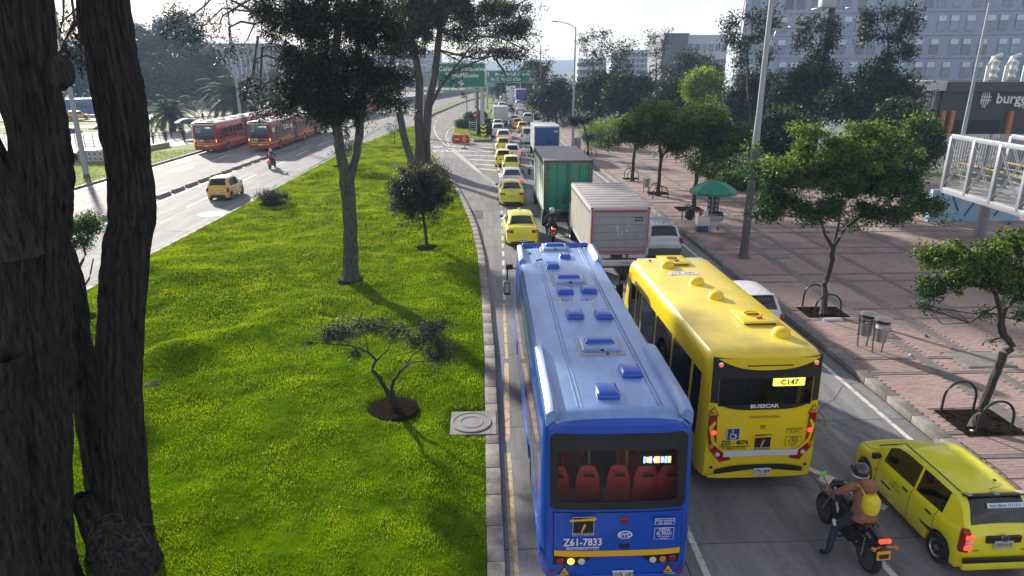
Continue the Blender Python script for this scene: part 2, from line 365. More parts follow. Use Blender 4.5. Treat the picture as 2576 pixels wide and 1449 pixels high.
def grid_mesh(name, V, m, parent=None, smooth=True):
    ny, nx = V.shape[:2]; me = bpy.data.meshes.new(name); idx = np.arange(ny * nx).reshape(ny, nx)
    F = np.stack([idx[:-1, :-1], idx[:-1, 1:], idx[1:, 1:], idx[1:, :-1]], -1).reshape(-1, 4)
    me.from_pydata(V.reshape(-1, 3).tolist(), [], F.tolist()); me.materials.append(m)
    if smooth: me.polygons.foreach_set('use_smooth', [True] * len(me.polygons))
    o = bpy.data.objects.new(name, me); COL.objects.link(o); o.parent = parent; return o
lawn = grid_mesh('lawn', V, lawn_m); lawn['kind'] = 'structure'
grass_m = mat('grass_blade', (.06, .14, .004), .9, col2=(.38, .45, .008), vscale=.9, trans=.5, spec=.0)
def tri_field(name, P, DIR, W, m):
    """thin triangles: P roots, DIR tip vectors, W half-width vectors"""
    n = len(P); V = np.empty((n, 3, 3)); V[:, 0] = P - W; V[:, 1] = P + W; V[:, 2] = P + DIR
    me = bpy.data.meshes.new(name); me.vertices.add(n * 3); me.vertices.foreach_set('co', V.reshape(-1).astype(np.float32))
    me.loops.add(n * 3); me.loops.foreach_set('vertex_index', np.arange(n * 3, dtype=np.int32))
    me.polygons.add(n); me.polygons.foreach_set('loop_start', np.arange(0, n * 3, 3, dtype=np.int32)); me.polygons.foreach_set('loop_total', np.full(n, 3, dtype=np.int32))
    me.materials.append(m); me.update(calc_edges=True); me.validate()
    o = bpy.data.objects.new(name, me); COL.objects.link(o); return o
def grass(name, x, y, z, hgt, wid, label=None):
    n = len(x); a = rng.uniform(0, 2 * PI, n); lean = rng.uniform(.1, .9, n); b = rng.uniform(0, 2 * PI, n)
    h = hgt * rng.uniform(.5, 1.3, n)
    D = np.stack([np.cos(b) * lean * h, np.sin(b) * lean * h, h * np.sqrt(np.maximum(.2, 1 - lean ** 2 * .7))], -1)
    W = np.stack([np.cos(a) * wid, np.sin(a) * wid, np.zeros(n)], -1) * rng.uniform(.6, 1.3, n)[:, None]
    return tri_field(name, np.stack([x, y, z - .01], -1), D, W, grass_m)
NB = 420000
yv = 8.5 + 97 * rng.random(NB) ** 2.3; f = rng.random(NB)
xv = np.interp(yv, ml[:, 0], ml[:, 1]) * (1 - f) + np.interp(yv, mr_[:, 0], mr_[:, 1]) * f
keep = ((xv + 2.4) ** 2 + (yv - 15.9) ** 2 > .5) & ~((xv > -.92) & (yv > 14.5) & (yv < 15.75))
keep &= (np.abs(xv) < 1.0 * yv + 1); RINGS = [(G(690, 522), .95), (G(1075, 628), .62), (G(870, 431), 1.2), (G(994, 371), 1.0), (G(883, 716), .62), (G(205, 815), .6)]
for c_, r_ in RINGS: keep &= ((xv - c_.x) ** 2 + (yv - c_.y) ** 2 > r_ * r_ * (.8 + .4 * rng.random(NB)))
bare = vnoise(xv, yv, .8, 21) * .6 + vnoise(xv, yv, 2.6, 22) * .4; keep &= (bare > .2) | (rng.random(NB) < .35)
xv, yv = xv[keep], yv[keep]
sz = .04 + .0016 * yv; patch = .75 + .6 * vnoise(xv, yv, 1.3, 5)
go = grass('grass', xv, yv, lawn_h(xv, yv), sz * patch, .0045 + .00055 * yv); go['kind'] = 'stuff'; go['label'] = 'bright green mown grass on the wide median lawn'
for c_, r_ in RINGS:
    pv = np.zeros((5, 20, 3)); 
    for i in range(5):
        for j in range(20):
            a = 2 * PI * j / 19; q = r_ * (i + .02) / 4; X_, Y_ = c_.x + q * math.cos(a), c_.y + q * math.sin(a); pv[i, j] = (X_, Y_, float(lawn_h(np.array([X_]), np.array([Y_]))[0]) + (.012 if i < 4 else -.02))
    grid_mesh('tree_pit', pv, dirtm, lawn)
# far lawn beyond the busway with its own grass, grass strips and the little traffic island
lawn2 = MB(); 
def patch_poly(name, pts, z, m=lawn_m, h=.12, kind='structure'):
    mb = MB(); n = len(pts); c = Vector((sum(p[0] for p in pts) / n, sum(p[1] for p in pts) / n))
    mb.prism(pts, z, z + h); o = mb.build(name, m); o['kind'] = kind; return o
far_grass = mat('distant_grass', (.10, .18, .0), .9, col2=(.26, .33, .005), vscale=.8, bump=.6, bscale=6, trans=.25)
patch_poly('lawn', [(-30.6, 20), (-30.6, 100), (-29.3, 118), (-36, 118), (-34, 84), (-37, 74), (-60, 66), (-60, 20)], -.02, far_grass, .16)
bx = rng.uniform(-44, -30.7, 26000); by = rng.uniform(46, 90, 26000); kp = (by < 66 + (bx + 44) * .9)
g2 = grass('grass', bx[kp], by[kp], np.full(kp.sum(), .14), .13, .03); g2['kind'] = 'stuff'; g2['label'] = 'rough grass on the verge left of the busway'
strip = [(-9.9, 127), (-9.6, 137), (-8.2, 152), (-6.2, 175), (-3.2, 200), (.6, 222), (.2, 227), (-4.6, 205), (-8.2, 178), (-10.4, 152), (-10.9, 137), (-10.4, 128)]
patch_poly('lawn', strip, -.02, far_grass, .2)
kerb('strip_kerb', [(-9.75, 127), (-9.45, 137), (-8.05, 152), (-6.05, 175), (-3.05, 200), (.75, 222)], .3, .28, 2.0, near=0)
isl = [(-.9, 85.2), (.95, 85.0), (1.5, 110), (2.2, 140), (3.2, 175), (1.0, 176), (-.8, 150), (-3.0, 128), (-4.3, 108), (-3.9, 95)]
patch_poly('lawn', isl, -.02, far_grass, .22)
kerb('island_kerb', isl + [isl[0]], .25, .24, 2.2, near=0)
ix = rng.uniform(-4, 2, 9000); iy = rng.uniform(85.5, 140, 9000); kk = (ix > -4 + np.abs(iy - 104) * .02 + np.clip(92 - iy, 0, 9) * .4) & (ix < 1 + (iy - 85) * .02)
g3 = grass('grass', ix[kk], iy[kk], np.full(kk.sum(), .2), .16, .04); g3['kind'] = 'stuff'; g3['label'] = 'grass on the small traffic island'
patch_poly('lawn', [(4.2, 178), (3.4, 230), (-6, 262), (0, 228), (.8, 200), (1.2, 178)], -.02, far_grass, .2)
# ground beyond the busway: two roads, paths, verges
asph = mat('pale_far_road', (.28, .265, .25), .8, spec=.2, var=.15, vscale=.5)  # one even pale tone over the whole far road
def quadsheet(name, pts, z, m):
    mb = MB(); mb.add([(x, y, z) for x, y in pts], [tuple(range(len(pts)))]); return struct(name, mb, m)
quadsheet('far_road', [(-140, 122), (-60, 124), (-31, 168), (-22, 230), (-10, 300), (-22, 330), (-60, 215), (-140, 170)], -.06, asph)
quadsheet('grass_verge', [(-140, 92), (-60, 96), (-38, 105), (-30, 122), (-26, 140), (-26, 160), (-31, 166), (-60, 122), (-140, 120)], -.1, far_grass)
pavegrey = mat('grey_paving', (.3, .28, .27), .8, var=.2, vscale=2, bump=.3, bscale=8)
quadsheet('footpath', [(-60, 66), (-37, 74), (-34, 84), (-36, 118), (-38, 108), (-60, 98), (-140, 92), (-140, 60)], -.015, pavegrey)
quadsheet('footpath', [(-140, 108), (-62, 110), (-44, 118), (-44.5, 121), (-62, 113.5), (-140, 112)], -.085, pavegrey)
quadsheet('grass_verge', [(-140, 144), (-60, 147), (-45, 165), (-46, 168), (-61, 151), (-140, 148)], -.04, far_grass)
# plaza: red brick paving with dark bands
brick_far = bpy.data.materials.new('red_brick_paving'); brick_far.use_nodes = True
_n = brick_far.node_tree.nodes; _l = brick_far.node_tree.links; _b = _n['Principled BSDF']; _b.inputs['Roughness'].default_value = .75
_t = _n.new('ShaderNodeTexCoord'); _k = _n.new('ShaderNodeTexBrick'); _k.inputs['Scale'].default_value = 1; _k.inputs['Brick Width'].default_value = .21; _k.inputs['Row Height'].default_value = .105
_k.inputs['Mortar Size'].default_value = .006; _k.inputs['Color1'].default_value = (.37, .275, .25, 1); _k.inputs['Color2'].default_value = (.31, .225, .205, 1); _k.inputs['Mortar'].default_value = (.14, .11, .10, 1)
_l.new(_t.outputs['Object'], _k.inputs[0]); _z = _n.new('ShaderNodeTexNoise'); _z.inputs['Scale'].default_value = .9; _z.inputs['Detail'].default_value = 8; _l.new(_t.outputs['Object'], _z.inputs[0])
_m = _n.new('ShaderNodeMix'); _m.data_type = 'RGBA'; _m.blend_type = 'MULTIPLY'; _m.inputs[0].default_value = 1
_r = _n.new('ShaderNodeValToRGB'); _r.color_ramp.elements[0].color = (.62, .6, .6, 1); _r.color_ramp.elements[1].color = (1.25, 1.2, 1.2, 1); _r.color_ramp.elements[0].position = .3; _r.color_ramp.elements[1].position = .7
_l.new(_z.outputs[0], _r.inputs[0]); _l.new(_k.outputs[0], _m.inputs[6]); _l.new(_r.outputs[0], _m.inputs[7]); _l.new(_m.outputs[2], _b.inputs[0])
PZ = .17
weather(brick_far, .35, .8, 1.12)
plaza = MB(); plaza.prism([(11.15, -6), (11.15, 30), (10.9, 50), (10.55, 64), (10.05, 78), (10.05, 112), (22, 112), (24, 70), (30, 52), (60, 44), (60, -6)], -.1, PZ - .012)
plazao = struct('plaza', plaza, brick_far)
band_m = mat('grey_paver', (.18, .165, .16), .75, rnd=.14, var=.2, vscale=6)
pale_m = mat('pale_paver', (.36, .27, .24), .7, rnd=.08, var=.15, vscale=5)
bm1 = mat('red_brick', (.34, .245, .22), .75, rnd=.09, var=.2, vscale=8, bump=.2, bscale=60)
# band layout: long bands parallel to the kerb, cross bands every 4.4 m
LONG = [(13.35, .38), (14.95, .32), (16.9, .14), (20.6, .3)]
cross_y = [y for k in range(26) for y in (8.6 + 4.4 * k,)]
bands = MB()
def band_strip(x0, x1, y0, y1, mi=0, step=.42):
    lx, ly = x1 - x0, y1 - y0
    if ly > lx:
        k = max(1, int(ly / step)); d = ly / k
        for q in range(k): bands.box(((x0 + x1) / 2, y0 + d * (q + .5), PZ - .01 + random.uniform(0, .003)), (lx - .008, d - .01, .03), mi=mi)
    else:
        k = max(1, int(lx / step)); d = lx / k
        for q in range(k): bands.box((x0 + d * (q + .5), (y0 + y1) / 2, PZ - .01 + random.uniform(0, .003)), (d - .01, ly - .008, .03), mi=mi)
for xc, w in LONG: band_strip(xc - w / 2, xc + w / 2, 5, 75 if xc < 20 else 52)
for y in cross_y:
    xs_ = [11.2] + [q for xc, w in LONG for q in (xc - w / 2, xc + w / 2)] + [22 if y > 55 else 27]
    for a, b in zip(xs_[::2], xs_[1::2]): band_strip(a, b, y - .07, y + .07); band_strip(a, b, y + 1.0, y + 1.12)
o = bands.build('paver_band', [band_m], plazao, recalc=False); o['kind'] = 'stuff'
for y in cross_y[6:]:
    pb = MB().box((16.5, y + .54, PZ - .005), (11, .8, .02)); pb.build('pale_paver_band', pale_m, plazao)
# real bricks close to the camera
bricks = []; 
def in_band(x, y):
    for xc, w in LONG:
        if abs(x - xc) < w / 2 + .09: return True
    for yc in cross_y:
        if -.12 < y - yc < .12 or .95 < y - yc < 1.17: return True
    return False
PITS = [(12.3, 22.6, 1.5, 1.1), (12.35, 14.55, 1.5, 1.3)]
def in_pit(x, y): return any(abs(x - a) < w / 2 + .08 and abs(y - b) < h / 2 + .05 for a, b, w, h in PITS)
yb = 12.2; row = 0
while yb < 30:
    xb = 11.28 + (row % 2) * .105
    while xb < min(20, 11 + (yb * .62)):
        if not in_band(xb, yb) and not in_pit(xb, yb) and not (14.2 < xb < 15.9 and 17.6 < yb < 18.9): bricks.append((xb, yb))
        xb += .21
    yb += .105; row += 1
bricks.sort(key=lambda p: p[0] ** 2 + p[1] ** 2 - 2 * min(p[0], 13))
o = MB().box((0, 0, 0), (.2, .096, .05)).build('brick', bm1); bme = o.data; bpy.data.objects.remove(o)
for x, y in bricks[:300]: piece('brick', bme, plazao, (x, y, PZ - .022 + random.uniform(-.004, .003)), random.gauss(0, .02))
weather(bm1, .35, .8, 1.12); fld = MB(); bm2 = mat('red_brick_field', (.34, .245, .22), .75, var=.16, vscale=5.5, bump=.2, bscale=60)
weather(bm2, .35, .8, 1.12)
for x, y in bricks[300:]: fld.box((x, y, PZ - .022 + random.uniform(-.004, .003)), (.2, .096, .05), rz=random.gauss(0, .015))
o = fld.build('brick', bm2, plazao, recalc=False); o['kind'] = 'stuff'
for a, b, w, h in PITS + [(12.45, 47.2, 1.4, 1.1), (13.0, 41.6, 1.6, 1.4), (11.9, 53.9, 1.2, 1)]:
    q = MB(); q.prism([(a - w / 2, b - h / 2), (a + w / 2, b - h / 2), (a + w / 2, b + h / 2), (a - w / 2, b + h / 2)], PZ - .01, PZ + .012)
    for k in range(60): q.box((a + random.uniform(-w, w) * .46, b + random.uniform(-h, h) * .46, PZ + .01), (.09, .07, .04), rz=random.uniform(0, 3))
    q.build('tree_pit', dirtm, plazao, recalc=False)
for (cx, cy, w, h) in ((15.05, 18.25, 1.5, 1.1), (16.9, 23.4, .9, 1.7), (13.9, 30.2, 1.0, .8)):
    mb = MB().box((cx, cy, PZ), (w, h, .03)); mb.box((cx, cy, PZ + .017), (w - .08, h - .08, .012)); mb.build('cover_slab', mat('cover_concrete', (.2, .185, .175), .8, var=.2, vscale=4), plazao)
# tree pits in the lawn and access covers
pit = MB(); pit.lathe([(.66, .0), (.6, .02), (.3, .03), (.01, .05)], (-2.4, 15.9, .17), 24); pit.build('tree_pit', dirtm, lawn)
cov = MB(); cov.prism([(-.88, 14.55), (.26, 14.55), (.26, 15.7), (-.88, 15.7)], .02, .146); cov.build('cover_slab', kerbm, lawn)
mc = MB(); mc.lathe([(.5, 0), (.5, .02), (.47, .025), (.46, .012), (.3, .012), (.29, .022), (.27, .022), (.26, .012), (.01, .012)], (-.36, 15.12, .147), 32); mc.build('manhole_cover', mat('cast_cover', (.2, .2, .2), .7, var=.2), lawn)
for px, py, r in ((537, 538, .95), (592, 553, .5)):
    c = G(px, py); mc = MB(); mc.lathe([(r, 0), (r, .006), (r - .05, .008), (r - .06, .004), (.01, .004)], (c.x, c.y, .002), 32); mc.build('manhole_cover', mat('iron_cover', (.13, .12, .115), .7, var=.3, vscale=6), roado)
mm = np.zeros((14, 24, 3)); mc_ = G(395, 985)
for i in range(14):
    for j in range(24):
        a = 2 * PI * j / 23; r_ = .6 * (1 - i / 13); mm[i, j] = (mc_.x + r_ * math.cos(a) * 1.3, mc_.y + r_ * math.sin(a), .12 + .2 * (1 - (r_ / .6) ** 1.3) + random.uniform(-.025, .025))
mo_ = grid_mesh('soil_mound', mm, mat('grey_soil', (.05, .047, .036), .95, var=.5, vscale=12, bump=1, bscale=30)); mo_['kind'] = 'structure'
# road markings ------------------------------------------------
mk = MB()
def line(mb, a, b, w, z=.0055, dash=None, mi=0):
    a = Vector(a); b = Vector(b); L = (b - a).length; d = (b - a) / L; n = Vector((d.y, -d.x)) * w / 2
    segs = [(0, L)] if not dash else [(t, min(L, t + dash[0])) for t in np.arange(0, L, dash[0] + dash[1])]
    for s0, s1 in segs:
        p, q = a + d * s0, a + d * s1
        mb.add([(p.x - n.x, p.y - n.y, z), (p.x + n.x, p.y + n.y, z), (q.x + n.x, q.y + n.y, z), (q.x - n.x, q.y - n.y, z)], [(0, 1, 2, 3)], mi)
ml_y = MB(); line(ml_y, (.46, 4), (.5, 13.9), .16); line(ml_y, (.52, 14.4), (.66, 19), .13); line(ml_y, (.68, 19.3), (.76, 24.5), .1)
ml_y.build('yellow_line', paint_y, roado)
dd = MB(); line(dd, (.8, 25), (1.1, 38), .11, dash=(.9, .7)); line(dd, (1.1, 38), (1.45, 56), .11, dash=(.9, .9)); line(dd, (1.42, 56), (1.6, 84.8), .14); line(dd, (1.75, 84.8), (3.2, 140), .14)
line(dd, (4.5, 56), (5.3, 130), .12, dash=(3, 4)); line(dd, (10.35, 9), (10.2, 45), .13); line(dd, (10.2, 45), (9.4, 76), .13)
line(dd, (7.35, 7.5), (7.15, 10.9), .13); line(dd, (3.9, 9), (3.95, 14), .12); line(dd, (10.3, 8.3), (11, 8.0), .4)
line(dd, (6.7, 28), (6.5, 45), .12, dash=(2.5, 3))
for pl_ in ([(-.85, 42.8), (-1.3, 50.9), (-2.0, 59), (-3.1, 68), (-4.6, 77), (-6.3, 87), (-7.3, 97), (-8, 108), (-8.4, 120), (-8.0, 138), (-6.9, 155), (-5.1, 177), (-2.4, 200)],):
    pass
cl = [(1.05, 52), (.1, 57), (-1.3, 64.5), (-3.0, 74), (-4.6, 83), (-5.9, 92), (-6.8, 100), (-7.3, 107)]
for a, b in zip(cl, cl[1:]): line(dd, a, b, .16)
cl = [(-7.3, 107), (-7.9, 120), (-7.9, 134), (-7.0, 155), (-5.1, 177), (-2.4, 200)]
for a, b in zip(cl, cl[1:]): line(dd, a, b, .2, dash=(2, 3))
cl = [(1.1, 52.2), (.0, 58), (-1.3, 66), (-2.7, 74), (-4.0, 82), (-4.8, 92), (-4.9, 100), (-4.4, 108)]
for a, b in zip(cl, cl[1:]): line(dd, (a[0] + .0, a[1]), b, .16)
for i, y in enumerate((60.2, 63.4, 66.8, 70.4, 74.2, 78.4, 82)):                 # hatched wedge
    xl = interp([(b, a) for a, b in cl], y + 1)[0]; line(dd, (xl + .25, y + 1.2), (1.25, y), .55)
for i, y in enumerate((86, 89, 92)): line(dd, (-4.6, y + .5), (-3.4 + .2 * i, y), .6)
for y0 in np.arange(24, 120, 9.2): line(dd, (-26.5, y0), (-26.5 + .0, y0 + 3), .14)
for y0 in np.arange(22, 120, 9.2): line(dd, (-19.25, y0 + 4), (-19.25, y0 + 9), .14)
line(dd, (-22.05, 24), (-21.7, 75), .12); line(dd, (-30.0, 24), (-30.0, 100), .12)
for k, y in enumerate((88, 95, 160)): 
    for q in range(4): line(dd, (5.0 + q * .0, y + q * 1.2), (9.0, y + q * 1.2 + .1), .3) if y == 160 else None
crk = MB(); rc_ = random.Random(12)
for x_, y_, a_, n_ in ((8.6, 14.8, 1.3, 9), (9.3, 17.2, 1.9, 7), (5.0, 9.2, .4, 8), (7.6, 11.9, 2.2, 6), (9.6, 25, 1.6, 8), (-18, 38, .3, 9), (-20.5, 52, .2, 8), (-1.0, 58, .1, 10), (.2, 63, .2, 9), (2.4, 40, 1.2, 7), (-24, 45, .4, 8), (1.0, 36.2, .1, 9)):
    for _ in range(n_):
        a_ += rc_.uniform(-.6, .6); l_ = rc_.uniform(.2, .5) * (1 + y_ / 60); x2, y2 = x_ + math.cos(a_) * l_, y_ + math.sin(a_) * l_; line(crk, (x_, y_), (x2, y2), .014 + .0004 * y_, .0035); x_, y_ = x2, y2
crk.build('road_crack', joint, roado)
stn = MB()
for x_, y_, r_ in ((8.9, 16.5, .18), (9.0, 22, .2), (2.2, 38, .5), (2.0, 47, .5), (-18, 34, .5)):
    k = 14; stn.add([(x_ + r_ * rc_.uniform(.4, 1) * math.cos(2 * PI * q / k) * .6, y_ + r_ * rc_.uniform(.6, 1.2) * math.sin(2 * PI * q / k) * 1.6, .0032) for q in range(k)], [tuple(range(k))])
stn.build('oil_stain', mat('oil_stain', (.10, .10, .105), .5, var=.3, vscale=6), roado)
# chevron arrowhead by the yellow bus
for a, b, w in (((7.15, 13.1), (8.1, 12.0), .16), ((7.35, 12.6), (8.2, 11.45), .22), ((7.05, 11.0), (7.25, 11.9), .16)): line(dd, a, b, w)
dd.build('white_marking', paint_w, roado)
text('lettering', 'BUS', 2.2, paint_w, roado, (-4.3, 79.6, .006), (0, 0, R(8)), ext=.001, bold=.03, sx=.75)
text('lettering', 'SOLO', 2.4, paint_w, roado, (-4.0, 75.2, .006), (0, 0, R(8)), ext=.001, bold=.03, sx=.75)
# far wall along the curve and hills
wallm = mat('grey_concrete_wall', (.14, .15, .17), .8, var=.2, vscale=.4)
wl = MB(); pts = resample(WALL, 6)
wall_root = thing('retaining_wall', 'long grey concrete wall curving beside the far bus road', 'wall')
for a, b in zip(pts, pts[1:]):
    d = b - a; c = (a + b) / 2; mb = MB().box((c.x, c.y, .75), (.35, d.length - .03, 1.5), rz=math.atan2(-d.x, d.y)); mb.build('wall_panel', wallm, wall_root)
hill_m = mat('hazy_hill', (.05, .08, .06), .95, var=.3, vscale=.01)
hv = np.zeros((6, 90, 3))
for j in range(90):
    X = -1400 + 2800 * j / 89
    top = 20 + 22 * float(vnoise(np.array([X]), np.array([0.0]), .004, 9)[0]) + 6 * float(vnoise(np.array([X]), np.array([0.0]), .02, 4)[0])
    for i in range(6): hv[i, j] = (X, 1500 + i * 120, -1 + top * math.sin(i / 5 * PI * .5))
h_ = grid_mesh('hills', hv, hill_m); h_['kind'] = 'structure'
# ---------------------------------------------------------------- wheels, seats, cars
_wheel = {}
def wheel(parent, x, y, r=.29, w=.19, cap=alloy, name='wheel'):
    k = (r, w, cap.name)
    if k not in _wheel:
        t = MB().lathe([(r * .62, -w / 2), (r * .93, -w / 2), (r, -w * .36), (r, w * .36), (r * .93, w / 2), (r * .62, w / 2)], n=28, axis='X', caps=False).build('tyre', rubber, smooth=True)
        h = MB(); h.lathe([(r * .66, -w * .48), (r * .6, -w * .36), (.02, -w * .30)], n=24, axis='X', caps=False); h.lathe([(.02, w * .30), (r * .6, w * .36), (r * .66, w * .48)], n=24, axis='X', caps=False)
        h.lathe([(.05, -w * .42), (.055, -w * .2)], n=10, axis='X')
        for q in range(8):
            a = q * PI / 4; h.box((-w * .37, math.cos(a) * r * .36, math.sin(a) * r * .36), (.02, .05, .05), mi=1)
            h.box((w * .37, math.cos(a) * r * .36, math.sin(a) * r * .36), (.02, .05, .05), mi=1)
        h = h.build('rim', [cap, black_m], smooth=True)
        _wheel[k] = (t.data, h.data); bpy.data.objects.remove(t); bpy.data.objects.remove(h)
    t, h = _wheel[k]; o = piece(name, t, parent, (x, y, r)); piece('rim', h, o, (0, 0, 0)); return o
def seat(parent, x, y, m=seat_dark, z=.32, h=1.0):
    s = MB().box((x, y + .2, z + .08), (.46, .48, .14)).box((x, y - .06, z + .36), (.45, .12, .56), rx=-.18).box((x, y - .13, z + .74), (.24, .09, .17))
    return s.build('seat', m, parent, bevel=.03)
CARS = {
 'hatch': dict(L=3.55, W=1.56, H=1.47, ax=(.52, 2.95), r=.275, keys=[(0, .60, .66, .60, .55), (.03, .84, .88, .69, .6), (.10, .95, .99, .73, .6), (.22, .94, 1.18, .75, .585), (.36, .93, 1.38, .76, .57), (.48, .925, 1.45, .77, .565), (1.1, .90, 1.475, .78, .575), (1.9, .88, 1.465, .78, .57), (2.2, .87, 1.40, .775, .56), (2.6, .865, 1.13, .77, .58), (2.86, .855, .92, .765, .6), (3.25, .78, .84, .73, .56), (3.45, .68, .73, .66, .5), (3.53, .55, .58, .60, .45), (3.55, .45, .48, .56, .42)],
    rear=(.13, .44), front=(2.24, 2.84), side=[(.62, .72), (.72, 1.36), (1.42, 2.42)], doors=(.70, 1.40, 2.5)),
 'sedan': dict(L=4.35, W=1.7, H=1.45, ax=(.92, 3.5), r=.30, keys=[(0, .60, .66, .66, .6), (.03, .88, .93, .74, .64), (.10, .96, 1.01, .78, .66), (.55, .96, 1.04, .82, .62), (.85, .955, 1.22, .835, .6), (1.18, .95, 1.38, .845, .575), (1.5, .94, 1.435, .85, .58), (2.0, .93, 1.45, .85, .59), (2.55, .92, 1.43, .85, .58), (2.8, .91, 1.37, .85, .58), (3.15, .90, 1.13, .845, .6), (3.4, .89, .97, .84, .64), (3.95, .80, .87, .80, .6), (4.25, .68, .73, .72, .55), (4.33, .55, .58, .66, .5), (4.35, .45, .48, .6, .46)],
    rear=(.6, 1.2), front=(2.74, 3.36), side=[(1.0, 1.18), (1.22, 1.88), (1.95, 2.95)], doors=(1.1, 1.92, 3.05)),
 'suv': dict(L=4.25, W=1.78, H=1.66, ax=(.78, 3.35), r=.34, keys=[(0, .66, .72, .72, .64), (.03, .98, 1.03, .80, .7), (.10, 1.07, 1.11, .83, .69), (.25, 1.06, 1.38, .85, .66), (.38, 1.05, 1.56, .86, .64), (.55, 1.045, 1.62, .875, .63), (1.2, 1.03, 1.66, .88, .635), (2.1, 1.01, 1.65, .88, .63), (2.45, 1.0, 1.58, .88, .62), (2.85, .99, 1.30, .875, .63), (3.1, .985, 1.08, .87, .66), (3.7, .9, .96, .84, .62), (4.1, .78, .83, .77, .56), (4.22, .64, .68, .72, .54), (4.25, .5, .54, .68, .5)],
    rear=(.13, .40), front=(2.5, 3.04), side=[(.62, 1.0), (1.05, 1.7), (1.78, 2.7)], doors=(.98, 1.74, 2.85)),
}
def car(kind, paint, name, label, cat, loc, rz=0, group=None, detail=1, roof=None, H=None, hatch_style='std', plate=plate_w, ptxt=None, bumper=None, lit=False, roofsign=False):
    C_ = CARS[kind]; sy = 1.0; K = C_['keys']; L = C_['L']; W = C_['W']; r = C_['r']
    hs = (H or C_['H']) / C_['H']; K = [(k[0], k[1], k[1] + (k[2] - k[1]) * (1 + (hs - 1) * 2.2), k[3], k[4]) for k in K]
    t = thing(name, label, cat, loc, rz, group)
    st = set(np.round(np.linspace(0, L, 30 if detail < 2 else 46), 3)) | {k[0] for k in K}
    for a, b in C_['side'] + [C_['rear'], C_['front']]: st |= {a, b}
    for ax in C_['ax']:
        st |= {round(ax + (r + .05) * math.cos(q), 3) for q in np.linspace(0, PI, 13)}
    for d in C_['doors']: st |= {d, d + .014}
    st = sorted(s for s in st if 0 <= s <= L); zb0 = .20 if kind != 'suv' else .26
    def smooth_k(y):
        w = .05; return tuple(.25 * a + .5 * b + .25 * c for a, b, c in zip(interp(K, max(0, y - w)), interp(K, y), interp(K, min(L, y + w)))) if .12 < y < L - .1 else interp(K, y)
    def sec(y):
        belt, zt, hw, ht = smooth_k(y); zb = zb0 + (.06 if y < .1 or y > L - .1 else 0)
        for ax in C_['ax']:
            q = (r + .05) ** 2 - (y - ax) ** 2
            if q > 0: zb = max(zb, r + math.sqrt(q))
        zb = min(zb, belt - .16); g = zt - belt
        z1, z2, z3 = zb + .04, zb + (belt - zb) * .4, zb + (belt - zb) * .72
        gf = min(1, g / .3); hh = ht * gf + (hw - .10) * (1 - gf)
        half = [(hw - .14, zb), (hw - .03, zb), (hw - .005, z1), (hw + .012, z2), (hw + .004, z3), (hw - .02, belt - .035), (hw - .05, belt),
                (hw - .055 + (hh + .03 - hw + .05) * .06, belt + g * .05), (hw - .05 + (hh + .03 - hw + .05) * .93, belt + g * .84), (hh + .012, belt + g * .9), (hh - .02, belt + g * .96), (hh - .08, zt - .005 * gf), (hh * .6, zt + .018), (hh * .3, zt + .026), (0, zt + .03)]
        return [Vector((x, y, z)) for x, z in half] + [Vector((-x, y, z)) for x, z in half[-2::-1]]
    nh = 14  # index of centre
    def key(i, j):
        y = (st[i] + st[i + 1]) / 2; jj = j if j < nh else 2 * nh - 1 - j
        if jj == 7:
            for q, (a, b) in enumerate(C_['side']):
                if a < y < b: return 'window#%d%s' % (q, 'L' if j > nh else 'R')
        if jj >= 11:
            if C_['rear'][0] < y < C_['rear'][1]: return 'rear_window'
            if C_['front'][0] < y < C_['front'][1]: return 'windscreen'
        if detail and 2 <= jj <= 6 and any(d - .001 <= st[i] < d + .012 for d in C_['doors']): return 'door_gap'
        if roof and jj >= 9 and C_['rear'][1] <= y <= C_['front'][0]: return 'roof'
        return 'body'
    mats = dict(body=paint, window=g_dark, rear_window=g_dark, windscreen=g_mid, door_gap=black_m, roof=roof or paint)
    loft(st, sec, key, mats, t)
    hw = W / 2
    ub = MB().box((0, L / 2, .36), (W - .5, L - .3, .3)); ub.box((0, L / 2, zb0 + .04), (W - .5, L - .2, .08)); 
    ub.build('underbody', black_m, t)
    mb = MB().box((0, L * .48, .62), (W - .35, L * .45, .05)).box((0, C_['front'][1] - .12, .80), (W - .3, .35, .12)); mb.build('cabin_floor', interior_m, t)
    if detail:
        yf = C_['front'][0] - .55; yr = C_['rear'][1] + .25
        for y in (yf, yr):
            for x in (-.36, .36): seat(t, x, y, z=.42)
    for ax in C_['ax']:
        for s in (-1, 1): wheel(t, s * (hw - .105), ax, r, .19, alloy if detail else chrome)
    belt0 = K[2][1]; bl = K[1][1]
    # rear lamps
    for s in (-1, 1):
        mb = MB()
        if kind == 'sedan': mb.box((s * (hw - .22), .035, .83), (.34, .07, .15), rz=s * .16)
        elif kind == 'suv': mb.box((s * (hw - .10), .07, .98), (.20, .12, .30), rz=s * .5)
        else: mb.box((s * (hw - .105), .045, .77), (.15, .11, .30), rz=s * .4)
        lm = mb.build('tail_light', lamp_red_on if lit else lamp_red, t, bevel=.02)
        if detail: 
            mb = MB().box((s * (hw - .16), -.005, lm.bound_box[0][2] + .06), (.09, .03, .05)); mb.build('reverse_light', lamp_white, lm, bevel=.008)
        mb = MB().box((s * (hw + .09), C_['front'][1] - .38, belt0 + .04), (.17, .09, .12)); mb.box((s * (hw + .0), C_['front'][1] - .36, belt0 + .0), (.1, .04, .03)); mb.build('mirror', black if detail else black_m, t, bevel=.02)
        if detail:
            for q in C_['doors'][:2]:
                mb = MB().box((s * (hw + .012), q + .16, .80 if kind != 'suv' else .93), (.025, .16, .03)); mb.build('door_handle', paint if kind != 'hatch' else black, t, bevel=.006)
